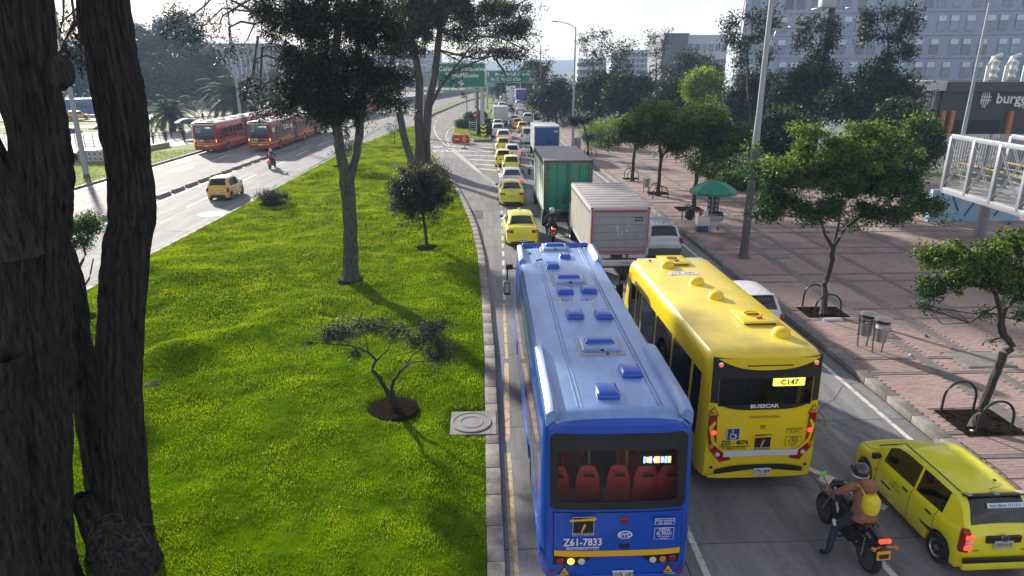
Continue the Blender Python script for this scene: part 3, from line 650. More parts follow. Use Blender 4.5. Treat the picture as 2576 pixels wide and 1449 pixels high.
    mb = MB().box((0, -.012, .33), (W - .22, .10, .20)); mb.build('rear_bumper', bumper or paint, t, bevel=.045)
    if bumper is None and detail:
        MB().box((0, -.066, .30), (W - .5, .012, .09)).build('bumper_inset', black, t, bevel=.003)
    pz = .60 if kind != 'sedan' else (.38 if hatch_style == 'low' else .72)
    py = -.012 if pz > .5 else -.075
    p_ = MB().box((0, py, pz), (.34, .012, .15)).build('number_plate', plate, t, bevel=.004)
    if ptxt: text('lettering', ptxt, .11, black_ink, p_, (0, py - .008, pz), ext=.001, sx=.82)
    if kind in ('hatch', 'suv') and detail:
        mb = MB().box((0, C_['rear'][1] + .02, K[5][2] + .02), (1.05, .12, .03)); mb.build('spoiler', paint, t, bevel=.012)
        MB().tube([(0, C_['rear'][0] + .03, K[2][1] + .06), (.25, C_['rear'][0] + .06, K[2][1] + .13)], .008, 5).build('wiper', black, t)
    if detail: MB().tube([(0, C_['rear'][1] + .1, K[6][2] + .0), (0, C_['rear'][1] - .12, K[6][2] + .22)], [.006, .003], 5).build('aerial', black, t)
    if roofsign:
        MB().box((.0, C_['front'][0] - .25, K[6][2] + .07), (.18, .10, .09), top=(.7, .6)).build('roof_sign', white_p, t, bevel=.02)
    return t
# ---------------------------------------------------------------- generic bus shell
def bus_body(t, L, W, H, paint, roofm, zwin, sidewins, zb=.34, rear=None, front_rake=.5, rear_rake=.15, glassm=g_dark, axles=(2.6, 8.2), wr=.48, low_paint=None, rr=.16, rear_glass=g_rear, rearwin=None, interior=True, bulge=.0):
    hw = W / 2; z0, z1 = zwin
    st = {0, .04, .12, .25, L - .6, L - .3, L - .12, L} | {round(v, 3) for v in np.linspace(.5, L - .7, int(L * 2))}
    for a, b in sidewins: st |= {a, b}
    for ax in axles: st |= {round(ax + (wr + .07) * math.cos(q), 3) for q in np.linspace(0, PI, 11)}
    st = sorted(st)
    def inset(y):
        d = min(y, L - y); return .10 * max(0, 1 - d / .25) ** 2
    def sec(y):
        i = inset(y); h = hw - i; zz = zb
        for ax in axles:
            q = (wr + .07) ** 2 - (y - ax) ** 2
            if q > 0: zz = max(zz, wr + math.sqrt(q))
        top = H - (.10 * max(0, 1 - y / .35) ** 2) - .12 * max(0, 1 - (L - y) / .5) ** 2
        def sh(z): # rake of the end walls
            if y < .5: return y + rear_rake * max(0, (z - 1.0) / (H - 1.0)) * (1 - y / .5)
            if y > L - .8: return y - front_rake * max(0, (z - .9) / (H - .9)) ** 1.3 * (1 - (L - y) / .8)
            return y
        half = [(h - .2, zz), (h - .02, zz), (h, zz + .05), (h, z0 - .3 if zz < z0 - .4 else zz + .08), (h, z0 - .06), (h, z0), (h - .03, z1), (h - .035, z1 + .07), (h - .05, top - .24), (h - .085, top - .12), (h - .15, top - .045), (h - .26, top - .008), (h * .55, top + .02), (h * .25, top + .03), (0, top + .033)]
        return [Vector((x, sh(z), z)) for x, z in half] + [Vector((-x, sh(z), z)) for x, z in half[-2::-1]]
    nh = 14
    def key(i, j):
        y = (st[i] + st[i + 1]) / 2; jj = j if j < nh else 2 * nh - 1 - j
        if jj == 5:
            for q, (a, b) in enumerate(sidewins):
                if a < y < b: return 'window#%d%s' % (q, 'L' if j > nh else 'R')
        if jj >= 10: return 'roof'
        if jj <= 3 and low_paint: return 'skirt'
        return 'body'
    res = loft(st, sec, key, dict(body=paint, window=glassm, roof=roofm, skirt=low_paint or paint), t, cap=False)
    # rear wall as a grid with a window opening; front wall with windscreen
    for end in (0, L):
        s_ = sec(end); out = [p for p in s_]; y_at = lambda z: sec(end)[0].y
        rw = rearwin if end == 0 else (-hw + .2, hw - .2, 1.15, H - .35)
        xs = sorted({-hw + .10, -hw + .13, -hw + .16, rw[0], rw[1], hw - .16, hw - .13, hw - .10} | set(np.round(np.linspace(rw[0], rw[1], 9), 3)))
        zs = sorted({zb, zb + .05, .6, .9, rw[2], rw[3], H - .16} | {round(rw[2] + (rw[3] - rw[2]) * q / 4, 3) for q in range(5)})
        rk = rear_rake if end == 0 else front_rake
        def P(x, z):
            e = abs(x) / (hw - .1); d = .07 * (1 - e ** 4) * (1 if end == 0 else 2.2)
            q = (rk * max(0, (z - (1.0 if end == 0 else .9)) / (H - 1.0)) ** (1 if end == 0 else 1.3))
            # follow the rounded top outline
            lim = hw - .1; zc = z
            over = max(0, z - (H - .45)); lim_x = lim - .16 * (over / .3) ** 2 if over > 0 else lim
            x2 = x / lim * lim_x
            return Vector((x2, (-d + q) if end == 0 else L + d - q, zc))
        V = [P(x, z) for z in zs for x in xs]; n = len(xs); parts = {'rear_panel': [], 'rear_window': []}
        for a in range(len(zs) - 1):
            for b in range(n - 1):
                mx_, mz = (xs[b] + xs[b + 1]) / 2, (zs[a] + zs[a + 1]) / 2
                k = 'rear_window' if rw[0] < mx_ < rw[1] and rw[2] < mz < rw[3] else 'rear_panel'
                parts[k].append((a * n + b, a * n + b + 1, (a + 1) * n + b + 1, (a + 1) * n + b))
        # join to the shell: top strip
        for k, fs in parts.items():
            used = sorted({i for f in fs for i in f}); mp_ = {q: w for w, q in enumerate(used)}
            mb = MB(); mb.add([V[i] for i in used], [tuple(mp_[i] for i in f) for f in fs])
            if k == 'rear_panel':
                outer = [p for p in s_ if p.z > H - .6]
                toprow = [P(x, zs[-1]) for x in xs]
                # fan between the shell outline and the wall's top row
                ol = sorted(outer, key=lambda p: p.x); o_ = len(mb.v); mb.v += [tuple(p) for p in ol] + [tuple(p) for p in toprow]; a, b = 0, 0; na, nb = len(ol), len(toprow)
                while a < na - 1 or b < nb - 1:
                    if b == nb - 1 or (a < na - 1 and ol[a + 1].x <= toprow[b + 1].x): mb.f.append((o_ + a, o_ + a + 1, o_ + na + b)); a += 1
                    else: mb.f.append((o_ + a, o_ + na + b + 1, o_ + na + b)); b += 1
                    mb.m.append(0)
                for sgn in (-1, 1):   # side seams
                    sp = [p for p in s_ if p.x * sgn > 0 and p.z <= H - .12][:99]; sp.sort(key=lambda p: p.z)
                    cp = [P(sgn * (hw - .10), z) for z in zs]; o_ = len(mb.v); mb.v += [tuple(p) for p in sp] + [tuple(p) for p in cp]; a = b = 0; na, nb = len(sp), len(cp)
                    while a < na - 1 or b < nb - 1:
                        if b == nb - 1 or (a < na - 1 and sp[a + 1].z <= cp[b + 1].z): mb.f.append((o_ + a, o_ + a + 1, o_ + na + b)); a += 1
                        else: mb.f.append((o_ + a, o_ + na + b + 1, o_ + na + b)); b += 1
                        mb.m.append(0)
            nm = k if end == 0 else k.replace('rear_panel', 'front_panel').replace('rear_window', 'windscreen')
            mb.build(nm, {'rear_panel': paint, 'rear_window': rear_glass}[k], t, smooth=True)
    fl = MB().box((0, L / 2, .85), (W - .2, L - .5, .06)); fl.box((0, L / 2, .42), (W - .7, L - .6, .5)); fl.build('floor', black_m, t)
    cl_ = MB().box((0, L / 2, H - .22), (W - .3, L - .7, .03)); cl_.build('ceiling_lining', interior_m, t)
    for ax in axles:
        for s in (-1, 1): wheel(t, s * (hw - .17), ax, wr, .28, steel)
    return t
def vent(t, x, y, z, sx, sy, h, m, name='roof_vent'):
    mb = MB().box((x, y, z + h / 2), (sx, sy, h), top=(.88, .86)); return mb.build(name, m, t, bevel=min(.05, h * .45))
def triangle_sign(t, x, z, y, s=.2, col=None):
    mb = MB(); M = Matrix.Translation((x, y, z)) @ Matrix.Rotation(PI / 2, 4, 'X')
    mb.prism([(-s * .55, -s * .45), (s * .55, -s * .45), (0, s * .5)], 0, .004, mi=0, M=M); mb.prism([(-s * .44, -s * .39), (s * .44, -s * .39), (0, s * .38)], .004, .006, mi=1, M=M)
    mb.box((x, y - .008, z - s * .16), (s * .3, .004, s * .22), mi=0); mb.box((x, y - .01, z - s * .13), (s * .2, .004, s * .1), mi=1); mb.box((x - s * .22, y - .008, z - s * .2), (s * .06, .004, s * .2), mi=0)
    o = mb.build('warning_sticker', [black_ink, yellow_ink], t); return o
def brand_logo(t, x, y, z, s, dark=black_ink, frame=white_ink):
    mb = MB().box((x, y, z), (s * 1.04, .004, s * 1.08), mi=1); mb.box((x, y - .003, z), (s, .004, s * 1.04), mi=0)
    M = Matrix.Translation((x, y - .006, z)) @ Matrix.Rotation(PI / 2, 4, 'X')
    mb.prism([(-s * .68, s * .30), (s * .55, s * .33), (s * .66, s * .50), (-s * .2, s * .42), (-s * .66, s * .42)], 0, .004, mi=2, M=M)
    mb.prism([(-s * .12, -s * .32), (-s * .04, -s * .32), (s * .12, s * .08), (s * .08, s * .18), (.0, s * .06)], 0, .004, mi=2, M=M)
    o = mb.build('emblem', [dark, frame, yellow_ink], t); text('lettering', 'TRANSMILENIO', s * .155, white_ink, o, (x, y - .006, z - s * .43), ext=.001); return o
# ---------------------------------------------------------------- blue city bus
BL = thing('city_bus', 'blue city bus with red seats behind its wide rear window, beside the lawn kerb', 'bus', (2.17, 9.42, 0), R(-.4))
Hb = 3.28
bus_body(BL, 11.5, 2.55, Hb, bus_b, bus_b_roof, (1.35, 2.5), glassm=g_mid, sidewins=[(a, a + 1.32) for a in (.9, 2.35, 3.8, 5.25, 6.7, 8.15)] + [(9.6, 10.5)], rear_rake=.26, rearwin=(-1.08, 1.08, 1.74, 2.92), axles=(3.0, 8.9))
zr = Hb + .02
# black surround of the rear window, standing proud
def rear_y(z, rake, H, x=0, hw=1.275): return -.07 * (1 - (abs(x) / (hw - .1)) ** 4) + rake * max(0, (z - 1.0) / (H - 1.0))
def rear_patch(name, t, poly, m, rake, H, off=.006, th=.006, hole=None):
    """a panel laid on the curved rear wall; poly in (x, z)"""
    n = len(poly); f = lambda p, o: (p[0], rear_y(p[1], rake, H, p[0]) - o, p[1])
    mb = MB()
    if hole:
        vs = [f(p, off) for p in poly] + [f(p, off) for p in hole] + [f(p, off - .03) for p in hole] + [f(p, -.004) for p in poly]
        mb.add(vs, [(i, (i + 1) % n, n + (i + 1) % n, n + i) for i in range(n)] + [(n + i, n + (i + 1) % n, 2 * n + (i + 1) % n, 2 * n + i) for i in range(n)] + [(3 * n + i, 3 * n + (i + 1) % n, (i + 1) % n, i) for i in range(n)])
    else:
        vs = [f(p, off) for p in poly] + [f(p, off - th) for p in poly]
        mb.add(vs, [tuple(range(n))] + [(n + i, n + (i + 1) % n, (i + 1) % n, i) for i in range(n)])
    return mb.build(name, m, t)
def rrect(x0, x1, z0, z1, r, k=4):
    pts = []
    for cx, cz, a0 in ((x1 - r, z1 - r, 0), (x0 + r, z1 - r, 90), (x0 + r, z0 + r, 180), (x1 - r, z0 + r, 270)):
        for q in range(k + 1): a = R(a0 + 90 * q / k); pts.append((cx + r * math.cos(a), cz + r * math.sin(a)))
    # extra points along long edges so that the panel follows the curve
    out = []
    for a, b in zip(pts, pts[1:] + pts[:1]):
        d = math.dist(a, b); m = max(1, int(d / .25)); out += [(a[0] + (b[0] - a[0]) * i / m, a[1] + (b[1] - a[1]) * i / m) for i in range(m)]
    return out
def scaled_inner(poly, x0, x1, z0, z1, X0, X1, Z0, Z1):
    return [(x0 + (p[0] - X0) / (X1 - X0) * (x1 - x0), z0 + (p[1] - Z0) / (Z1 - Z0) * (z1 - z0)) for p in poly]
Hy = 3.13; ryk = .12
def strip_patch(name, t, x0, x1, ftop, fbot, m, off, n=18, rake=ryk, H=Hy):
    mb = MB(); xs = [x0 + (x1 - x0) * i / n for i in range(n + 1)]; vs = []
    for x in xs:
        a, b = ftop(x), fbot(x)
        for k in range(4): z = b + (a - b) * k / 3; vs.append((x, rear_y(z, rake, H, min(abs(x), 1.15)) - off, z))
    fs = [(i * 4 + k, (i + 1) * 4 + k, (i + 1) * 4 + k + 1, i * 4 + k + 1) for i in range(n) for k in range(3)]
    mb.add(vs, fs); return mb.build(name, m, t, smooth=True)
rk = .26
o_ = rrect(-1.13, 1.13, 1.66, 2.98, .1)
rear_patch('window_surround', BL, o_, black, rk, Hb, .012, hole=scaled_inner(o_, -1.0, .98, 1.80, 2.70, -1.13, 1.13, 1.66, 2.98))
strip_patch('engine_lid', BL, -1.06, 1.08, lambda x: 1.60, lambda x: .82, bus_b, .012, 14, rk, Hb)
strip_patch('lid_gap', BL, -1.075, 1.095, lambda x: 1.615, lambda x: .80, black_m, .004, 14, rk, Hb)
def along(name, t, x0, x1, z0, z1, m, rake=rk, H=Hb, off=.016): return rear_patch(name, t, rrect(x0, x1, z0, z1, .004, 1), m, rake, H, off)
strip_patch('yellow_stripe', BL, -1.05, 1.08, lambda x: .915, lambda x: .80, yellow_ink, .020, 14, rk, Hb)
for s in (-1, 1):
    pl_ = [(s * .42, .78), (s * 1.07, .80), (s * 1.07, .62), (s * .60, .62)]
    rear_patch('lamp_panel', BL, pl_ if s > 0 else pl_[::-1], black, rk, Hb, .014)
for x, m_, nm in ((-.95, lamp_red, 'tail_light'), (-.77, lamp_amber_on, 'indicator'), (-.59, lamp_white, 'reverse_light'), (.62, lamp_white, 'reverse_light'), (.79, lamp_amber, 'indicator'), (.96, lamp_red, 'tail_light')):
    yb_ = rear_y(.7, rk, Hb, x); MB().lathe([(.055, 0), (.062, -.012), (.05, -.03), (.01, -.036)], (x, yb_ - .012, .705), 18, axis='Y').build(nm, m_, BL, smooth=True)
MB().lathe([(.06, 0), (.066, -.015), (.05, -.035), (.01, -.04)], (.1, rear_y(1.46, rk, Hb) - .012, 1.47), 18, axis='Y').build('brake_light', lamp_red, BL, smooth=True)
yl = rear_y(1.0, rk, Hb) - .022
brand_logo(BL, -.58, yl + .012, 1.40, .34)
text('lettering', 'Z61-7833', .20, white_ink, BL, (-.58, yl - .0, 1.09), bold=.02, sx=.82)
MB().box((-.58, yl + .006, .985), (.56, .006, .012)).build('underline', white_ink, BL)
text('lettering', 'GRAN AMERICAS T1 S.A.S.', .048, white_ink, BL, (-.58, yl, .955))
ov = MB(); Mo = Matrix.Translation((.12, yl + .012, 1.22)) @ Matrix.Rotation(PI / 2, 4, 'X')
ell = lambda a, b: [(a * math.cos(q), b * math.sin(q)) for q in np.linspace(0, 2 * PI, 28, endpoint=False)]
ov.prism(ell(.125, .078), 0, .008, mi=0, M=Mo); ov.prism(ell(.108, .062), .008, .010, mi=1, M=Mo); ovo = ov.build('oval_badge', [white_ink, bus_b], BL)
text('lettering', 'BYD', .10, white_ink, ovo, (.12, yl - .004, 1.22), bold=.02, sx=1.25)
MB().box((.12, yl + .004, .99), (.18, .03, .07)).build('lid_handle', black, BL, bevel=.02)
for z0_, z1_, lines in ((1.40, 1.52, (('¿Como conduzco?', .05, 1.485), ('PBX: 4824304', .045, 1.43))), (1.11, 1.34, (('CEDA', .085, 1.30), ('EL PASO', .08, 1.23), ('en incorporacion', .034, 1.175), ('a paraderos', .034, 1.135)))):
    mb = MB().box((.775, yl + .012, (z0_ + z1_) / 2), (.33, .006, z1_ - z0_), mi=0); mb.box((.775, yl + .008, (z0_ + z1_) / 2), (.315, .006, z1_ - z0_ - .016), mi=1); so = mb.build('sticker', [white_ink, bus_b], BL)
    for s_, h_, z_ in lines: text('lettering', s_, h_, white_ink, so, (.775, yl + .002, z_), bold=.01, sx=.85)
for x in (-.87, .9): 
    triangle_sign(BL, x, .50, rear_y(.5, rk, Hb, x) - .012, .19); text('lettering', 'PUNTO CIEGO', .04, white_ink, BL, (x, rear_y(.5, rk, Hb, x) - .012, .39))
p_ = MB().box((.12, -.10, .42), (.36, .015, .18)).build('number_plate', plate_w, BL, bevel=.004)
text('lettering', 'GVK·287', .12, black_ink, p_, (.12, -.112, .435), bold=.01, sx=.85); text('lettering', 'BOGOTA D.C.', .03, black_ink, p_, (.12, -.112, .352))
for x in (-1.08, 1.1): MB().lathe([(.04, 0), (.045, -.012), (.01, -.018)], (x, rear_y(.4, rk, Hb, x) - .005, .46), 14, axis='Y').build('reflector', lamp_red, BL)
MB().box((0, -.075, .37), (1.7, .05, .1)).build('lower_bumper', bus_b, BL, bevel=.03)
# destination display hung inside
dp = MB().box((.66, .33, 2.40), (.52, .06, .24)).build('display_box', black, BL)
cols_ = [mat('led_cyan', (.1, .4, .6), emit=((.2, .7, 1), 1.3)), mat('led_orange', (.6, .3, .1), emit=((1, .5, .2), 1.2)), mat('led_violet', (.3, .2, .6), emit=((.6, .4, 1), 1.2))]
for i, (x, w, h) in enumerate(((.46, .03, .12), (.51, .04, .10), (.56, .05, .12), (.62, .03, .05), (.67, .09, .12), (.76, .05, .11), (.82, .04, .12), (.88, .05, .12))):
    MB().box((x, .295, 2.40), (w, .01, h)).build('led_segment', cols_[i % 3], dp)
# red seats
def red_seat(x, y, wide=.44, dz=0):
    s = MB(); M = Matrix.Translation((x, y, 1.5)) @ Matrix.Rotation(R(-100), 4, 'X')
    w = wide / 2; out = [(-w, -.05), (w, -.05), (w * .9, .55), (w * .62, .72), (w * .3, .75), (-w * .3, .75), (-w * .62, .72), (-w * .9, .55)]
    inn = [(-w * .42, .60), (w * .42, .60), (w * .5, .61), (w * .45, .66), (w * .2, .68), (-w * .2, .68), (-w * .45, .66), (-w * .5, .61)]
    M = Matrix.Translation((x, y, 1.32 - dz)) @ Matrix.Rotation(R(82), 4, 'X')
    n = 8; vs = [M @ Vector((p[0], p[1], 0)) for p in out] + [M @ Vector((p[0], p[1], .05)) for p in out]
    s.add(vs, [tuple(range(n))[::-1], tuple(range(n, 2 * n))] + [(i, (i + 1) % n, n + (i + 1) % n, n + i) for i in range(n)])
    s.box((x, y + .22, 1.34 - dz), (wide, .42, .07)); o = s.build('seat', seat_red, BL, bevel=.02)
    MB().box((x, y - .075 + .0, 1.95 - dz), (wide * .42, .03, .05)).build('grab_slot', black_m, o, bevel=.01)
for x in (-.95, -.42, .12): red_seat(x, .62)
for x in (.60, 1.02): red_seat(x, .58, .5)
for y in (1.5, 2.4, 3.3, 4.3, 5.4):
    for x in ((-.95, -.5, .95) if y > 2 else (-.95, .5, .95)): red_seat(x, y, dz=.35 if y > 2 else .12)
rail_y = mat('yellow_grab_rail', (.75, .6, .05), .35)
for x, y, y2 in ((.35, 1.1, 1.1), (.42, 2.2, 2.2), (.38, 3.6, 3.6), (-.2, 2.8, 2.8), (-.25, 1.6, 1.6)):
    MB().tube([(x, y, .9), (x, y, 3.0)], .022, 8).build('grab_pole', rail_y, BL)
MB().tube([(.4, .6, 2.95), (.4, 9, 2.95)], .02, 6).build('grab_rail', rail_y, BL)
# roof furniture
for x, y, sx, sy in ((.05, .95, .42, .52), (.62, 1.75, .40, .5), (-.02, 4.75, .40, .5), (.62, 4.72, .40, .5), (-.05, 6.45, .42, .45), (.55, 6.5, .42, .45), (-.15, 8.75, .38, .5), (.30, 9.75, .36, .5)):
    vent(BL, x - .15, y, zr, sx, sy, .12, bus_b)
for x, y in ((.10, 3.0), (-.0, 7.4), (-.05, 10.75)):
    MB().box((x, y, zr + .01), (.92, .86, .03)).build('hatch_frame', mat('hatch_seal', (.35, .37, .4), .5), BL, bevel=.01)
    h_ = MB().box((x, y, zr + .06), (.78, .70, .07), top=(.95, .95)).build('roof_hatch', bus_b_roof, BL, bevel=.025)
    MB().box((x, y + .05, zr + .12), (.62, .30, .09), top=(.85, .7)).build('hatch_vent', bus_b, h_, bevel=.03)
    MB().box((x, y - .33, zr + .07), (.07, .03, .04)).build('hatch_latch', black, h_)
for x in (-.62, .72):
    for dx in (-.035, .035): MB().tube([(x + dx, .5, zr + .005), (x + dx, 11.0, zr + .005)], .012, 5).build('roof_rib', mat('rib_sealant', (.18, .26, .5), .5), BL)
for s in (-1, 1):
    for y0, y1 in ((.25, 3.1), (9.4, 11.0)):
        mb = MB(); n_ = 10; prof = lambda q: .16 * (1 if .12 < q < .9 else (q / .12 if q <= .12 else max(.15, (1 - q) / .1)))
        rows = []
        for i in range(n_ + 1):
            q = i / n_; y = y0 + (y1 - y0) * q; hgt = .13 * min(1, (1 - q) * 9 + .1, q * 6 + .5)
            xo = s * 1.2; xi = s * .98
            rows.append([(xo, y, zr - .22), (xo, y, zr - .06 + hgt), (s * 1.16, y, zr + hgt - .02), (s * 1.08, y, zr + hgt), (s * 1.05, y, zr + hgt - .02), (xi, y, zr - .05)])
        vs = [p for r_ in rows for p in r_]; fs = [(i * 6 + j, i * 6 + j + 1, (i + 1) * 6 + j + 1, (i + 1) * 6 + j) for i in range(n_) for j in range(5)] + [tuple(range(6)), tuple(n_ * 6 + j for j in range(6))]
        mb.add(vs, fs); mb.build('roof_fairing', bus_b_roof, BL, smooth=True)
MB().box((0, 11.1, zr + .02), (2.1, .16, .14), top=(.97, .5)).build('front_fairing', bus_b, BL, bevel=.03)
p_ = MB().box((-.02, 5.85, zr + .006), (.85, .30, .006)).build('roof_plate', plate_w, BL); text('lettering', 'GVK·287', .24, black_ink, p_, (-.02, 5.85, zr + .011), (0, 0, 0), ext=.001)
MB().tube([(-.75, 9.15, zr), (-.72, 9.15, zr + .07), (-.55, 9.2, zr + .1)], .02, 6).build('aerial', black, BL)
for x, y in ((-.85, 10.2), (.85, 10.9), (.2, 2.6)): MB().lathe([(.04, 0), (.03, .03), (.005, .04)], (x, y, zr), 10).build('roof_stud', black, BL)
mb = MB().tube([(-1.25, 10.5, 2.75), (-1.5, 10.7, 2.72), (-1.52, 10.7, 2.3)], .022, 6); mb.box((-1.52, 10.68, 2.05), (.2, .1, .42)); mb.box((-1.45, 10.68, 2.75), (.22, .1, .16)); mo = mb.build('mirror', black, BL, bevel=.02)
MB().box((-1.52, 10.62, 2.08), (.15, .02, .3)).build('mirror_glass', mat('mirror_face', (.5, .55, .6), .05, 1.0), mo)
for y in (1.0, 4.2): MB().box((-1.285, y, .75), (.02, 1.9, .09)).build('side_rail', bus_b, BL, bevel=.008)
MB().lathe([(.04, 0), (.03, .03), (.005, .035)], (-1.27, 5.4, 1.2), 10, axis='X').build('side_marker', lamp_amber, BL)

# ---------------------------------------------------------------- yellow bus
YB = thing('city_bus', 'yellow city bus with yellow route display in its black rear window, beside the blue bus', 'bus', (5.76, 12.28, 0), R(1.0))
Hy = 3.13; ryk = .12
bus_body(YB, 7.9, 2.52, Hy, bus_y, bus_y_roof, (1.1, 2.55), [(.42, .95), (1.1, 2.45), (2.58, 3.95), (4.08, 5.45), (5.58, 6.1), (6.25, 7.0)], rear_rake=ryk, rearwin=(-.98, .98, 1.98, 2.6), axles=(2.1, 6.3), wr=.42, front_rake=.7, zb=.36)
rl = lambda z, x=0: rear_y(z, ryk, Hy, x, 1.26)
def smile(x0, x1, ztop, zbot, sag, n=16):
    return [(x0 + (x1 - x0) * i / n, ztop) for i in range(n + 1)] + [(x1 - (x1 - x0) * i / n, zbot - sag * (1 - (2 * i / n - 1) ** 2)) for i in range(n + 1)]
strip_patch('window_surround', YB, -1.14, 1.14, lambda x: 3.0 + .06 * (abs(x) / 1.1) ** 2, lambda x: 2.59 + .0 * x, black, .012)
strip_patch('window_surround', YB, -1.14, 1.14, lambda x: 2.02 if abs(x) < 1.0 else 2.7, lambda x: 1.90 + .24 * (abs(x) / 1.14) ** 4, black, .012, 30)
strip_patch('window_surround', YB, -1.14, -.99, lambda x: 2.72, lambda x: 2.0 + .06, black, .0121, 4); strip_patch('window_surround', YB, .99, 1.14, lambda x: 2.72, lambda x: 2.0 + .06, black, .0121, 4)
strip_patch('spoiler', YB, -1.05, 1.05, lambda x: 3.06 - .01, lambda x: 2.80 + .24 * (abs(x) / 1.05) ** 2.6, bus_y, .07, 24)
sp = MB(); sp.box((0, rl(2.9) - .074, 2.90), (.95, .012, .022)); sp.build('spoiler_slot', black_m, YB)
for s in (-1, 1):
    lo = MB().lathe([(.055, 0), (.06, -.02), (.045, -.03)], (s * .99, rl(2.93, .99) - .01, 2.90), 16, axis='Y').build('marker_lamp', chrome, YB, smooth=True)
    MB().lathe([(.035, 0), (.035, -.03), (.01, -.04)], (s * .99, rl(2.93, .99) - .03, 2.90), 14, axis='Y').build('lens', lamp_red_on, lo, smooth=True)
yy_ = lambda z: rl(z) - .012
text('lettering', 'BUSSCAR', .115, white_ink, YB, (-.02, yy_(2.0) - .01, 1.985), bold=.03, sx=1.25)
text('lettering', 'VOLKSWAGEN', .085, mat('chrome_letters', (.45, .36, .1), .3, .6), YB, (.0, yy_(1.74), 1.74), bold=.01, sx=1.15)
text('lettering', 'VK', .14, black_ink, YB, (.0, yy_(1.52), 1.50), sx=.8)
mb = MB().box((-.62, yy_(1.4), 1.37), (.27, .005, .27), mi=1); mb.box((-.62, yy_(1.4) - .004, 1.37), (.25, .005, .25), mi=0); wk = mb.build('wheelchair_sticker', [mat('sign_blue', (.02, .04, .22), .5), white_ink], YB)
wy = yy_(1.4) - .012
mb = MB().lathe([(.018, 0), (.018, -.004), (.002, -.004)], (-.64, wy, 1.46), 10, axis='Y'); arc = [(-.615 + .065 * math.cos(q) - .01, wy, 1.33 + .06 * math.sin(q)) for q in np.linspace(R(100), R(400), 14)]
mb.tube(arc, .008, 5); mb.tube([(-.64, wy, 1.44), (-.64, wy, 1.37), (-.59, wy, 1.365), (-.565, wy, 1.30), (-.545, wy, 1.31)], .009, 5); mb.build('wheelchair_symbol', white_ink, wk)
text('lettering', 'Z32 - 4074', .15, black_ink, YB, (-.58, yy_(1.2), 1.165), bold=.02, sx=.85); MB().box((-.58, yy_(1.1), 1.085), (.66, .006, .012)).build('underline', black_ink, YB)
text('lettering', 'E - Masivo 10 S.A.S.', .07, black_ink, YB, (-.58, yy_(1.04), 1.045), bold=.01, sx=.9)
brand_logo(YB, .02, yy_(1.2) + .004, 1.17, .34, frame=bus_y)
for z0_, z1_, lines in ((1.35, 1.46, (('¿Como conduzco?', .045, 1.43), ('PBX: 4824304', .04, 1.38))), (1.05, 1.27, (('CEDA', .08, 1.23), ('EL PASO', .075, 1.165), ('en incorporacion', .03, 1.115), ('a paraderos', .03, 1.08)))):
    zc = (z0_ + z1_) / 2; mb = MB().box((.68, yy_(zc) + .008, zc), (.34, .006, z1_ - z0_), mi=0); mb.box((.68, yy_(zc) + .004, zc), (.328, .006, z1_ - z0_ - .012), mi=1); so = mb.build('sticker', [black_ink, bus_y], YB)
    for s_, h_, z_ in lines: text('lettering', s_, h_, black_ink, so, (.68, yy_(zc) - .001, z_), bold=.01, sx=.85)
strip_patch('white_sill', YB, -.80, .80, lambda x: .99, lambda x: .86 - .02 * abs(x), mat('pale_panel', (.62, .66, .72), .4), .03)
for s in (-1, 1):
    out = [(1.14, 1.80), (.98, 1.86), (.96, 1.15), (.62, .78), (.86, .72), (1.08, .98), (1.15, 1.35)]
    rear_patch('tail_light', YB, [(s * a, b) for a, b in (out if s < 0 else out[::-1])], lamp_red, ryk, Hy, .02, .02)
    arm = [(1.13, 1.52), (1.02, 1.66), (.99, 1.62), (1.06, 1.48), (1.0, 1.20), (.74, .96), (.78, .93), (1.05, 1.15), (1.12, 1.45)]
    rear_patch('light_trim', YB, [(s * a, b) for a, b in (arm if s < 0 else arm[::-1])], bus_y, ryk, Hy, .026, .01)
    for x, z, m_, nm, r_ in ((1.02, 1.40, lamp_red_on, 'lens', .05), (1.06, 1.08, lamp_amber, 'indicator', .05), (.92, .90, lamp_white, 'reverse_light', .05)):
        MB().lathe([(r_, 0), (r_, -.02), (.01, -.032)], (s * x, rl(z, x) - .012, z), 14, axis='Y').build(nm, m_, YB, smooth=True)
    triangle_sign(YB, s * 1.08 - .02 * s, 1.98 - .1, rl(1.9, 1.0) - .0 - .022 + .0, .22)
    MB().lathe([(.035, 0), (.035, -.01), (.01, -.012)], (s * 1.02, rl(.55, 1.0) - .01, .58), 12, axis='Y').build('sensor', black, YB)
strip_patch('bumper_recess', YB, -.95, .95, lambda x: .66 - .12 * (abs(x) / .95) ** 3, lambda x: .55 - .16 * (abs(x) / .95) ** 2, black_m, .035)
strip_patch('bumper_lip', YB, -1.1, 1.1, lambda x: .54 - .12 * (abs(x) / 1.1) ** 2, lambda x: .36, bus_y, .06)
p_ = MB().box((.05, rl(.5) - .075, .50), (.36, .015, .17)).build('number_plate', plate_w, YB, bevel=.004)
text('lettering', 'JTR·389', .12, black_ink, p_, (.05, rl(.5) - .087, .51), bold=.01, sx=.85); text('lettering', 'BOGOTA D.C.', .03, black_ink, p_, (.05, rl(.5) - .087, .432))
dbx = MB().box((.50, .10, 2.46), (.66, .04, .17)).build('route_display', mat('display_face', (.3, .28, .02), .5, emit=((.95, .9, .15), .9)), YB)
text('lettering', 'C147', .155, black_ink, dbx, (.5, .075, 2.46), bold=.02, sx=1.1)
for k in range(5): MB().box((.5, .076, 2.40 + k * .03), (.66, .01, .004)).build('display_line', black_ink, dbx)
MB().box((-.35, 1.3, 1.9), (.9, .1, .9)).build('seat_row', seat_dark, YB, bevel=.04)
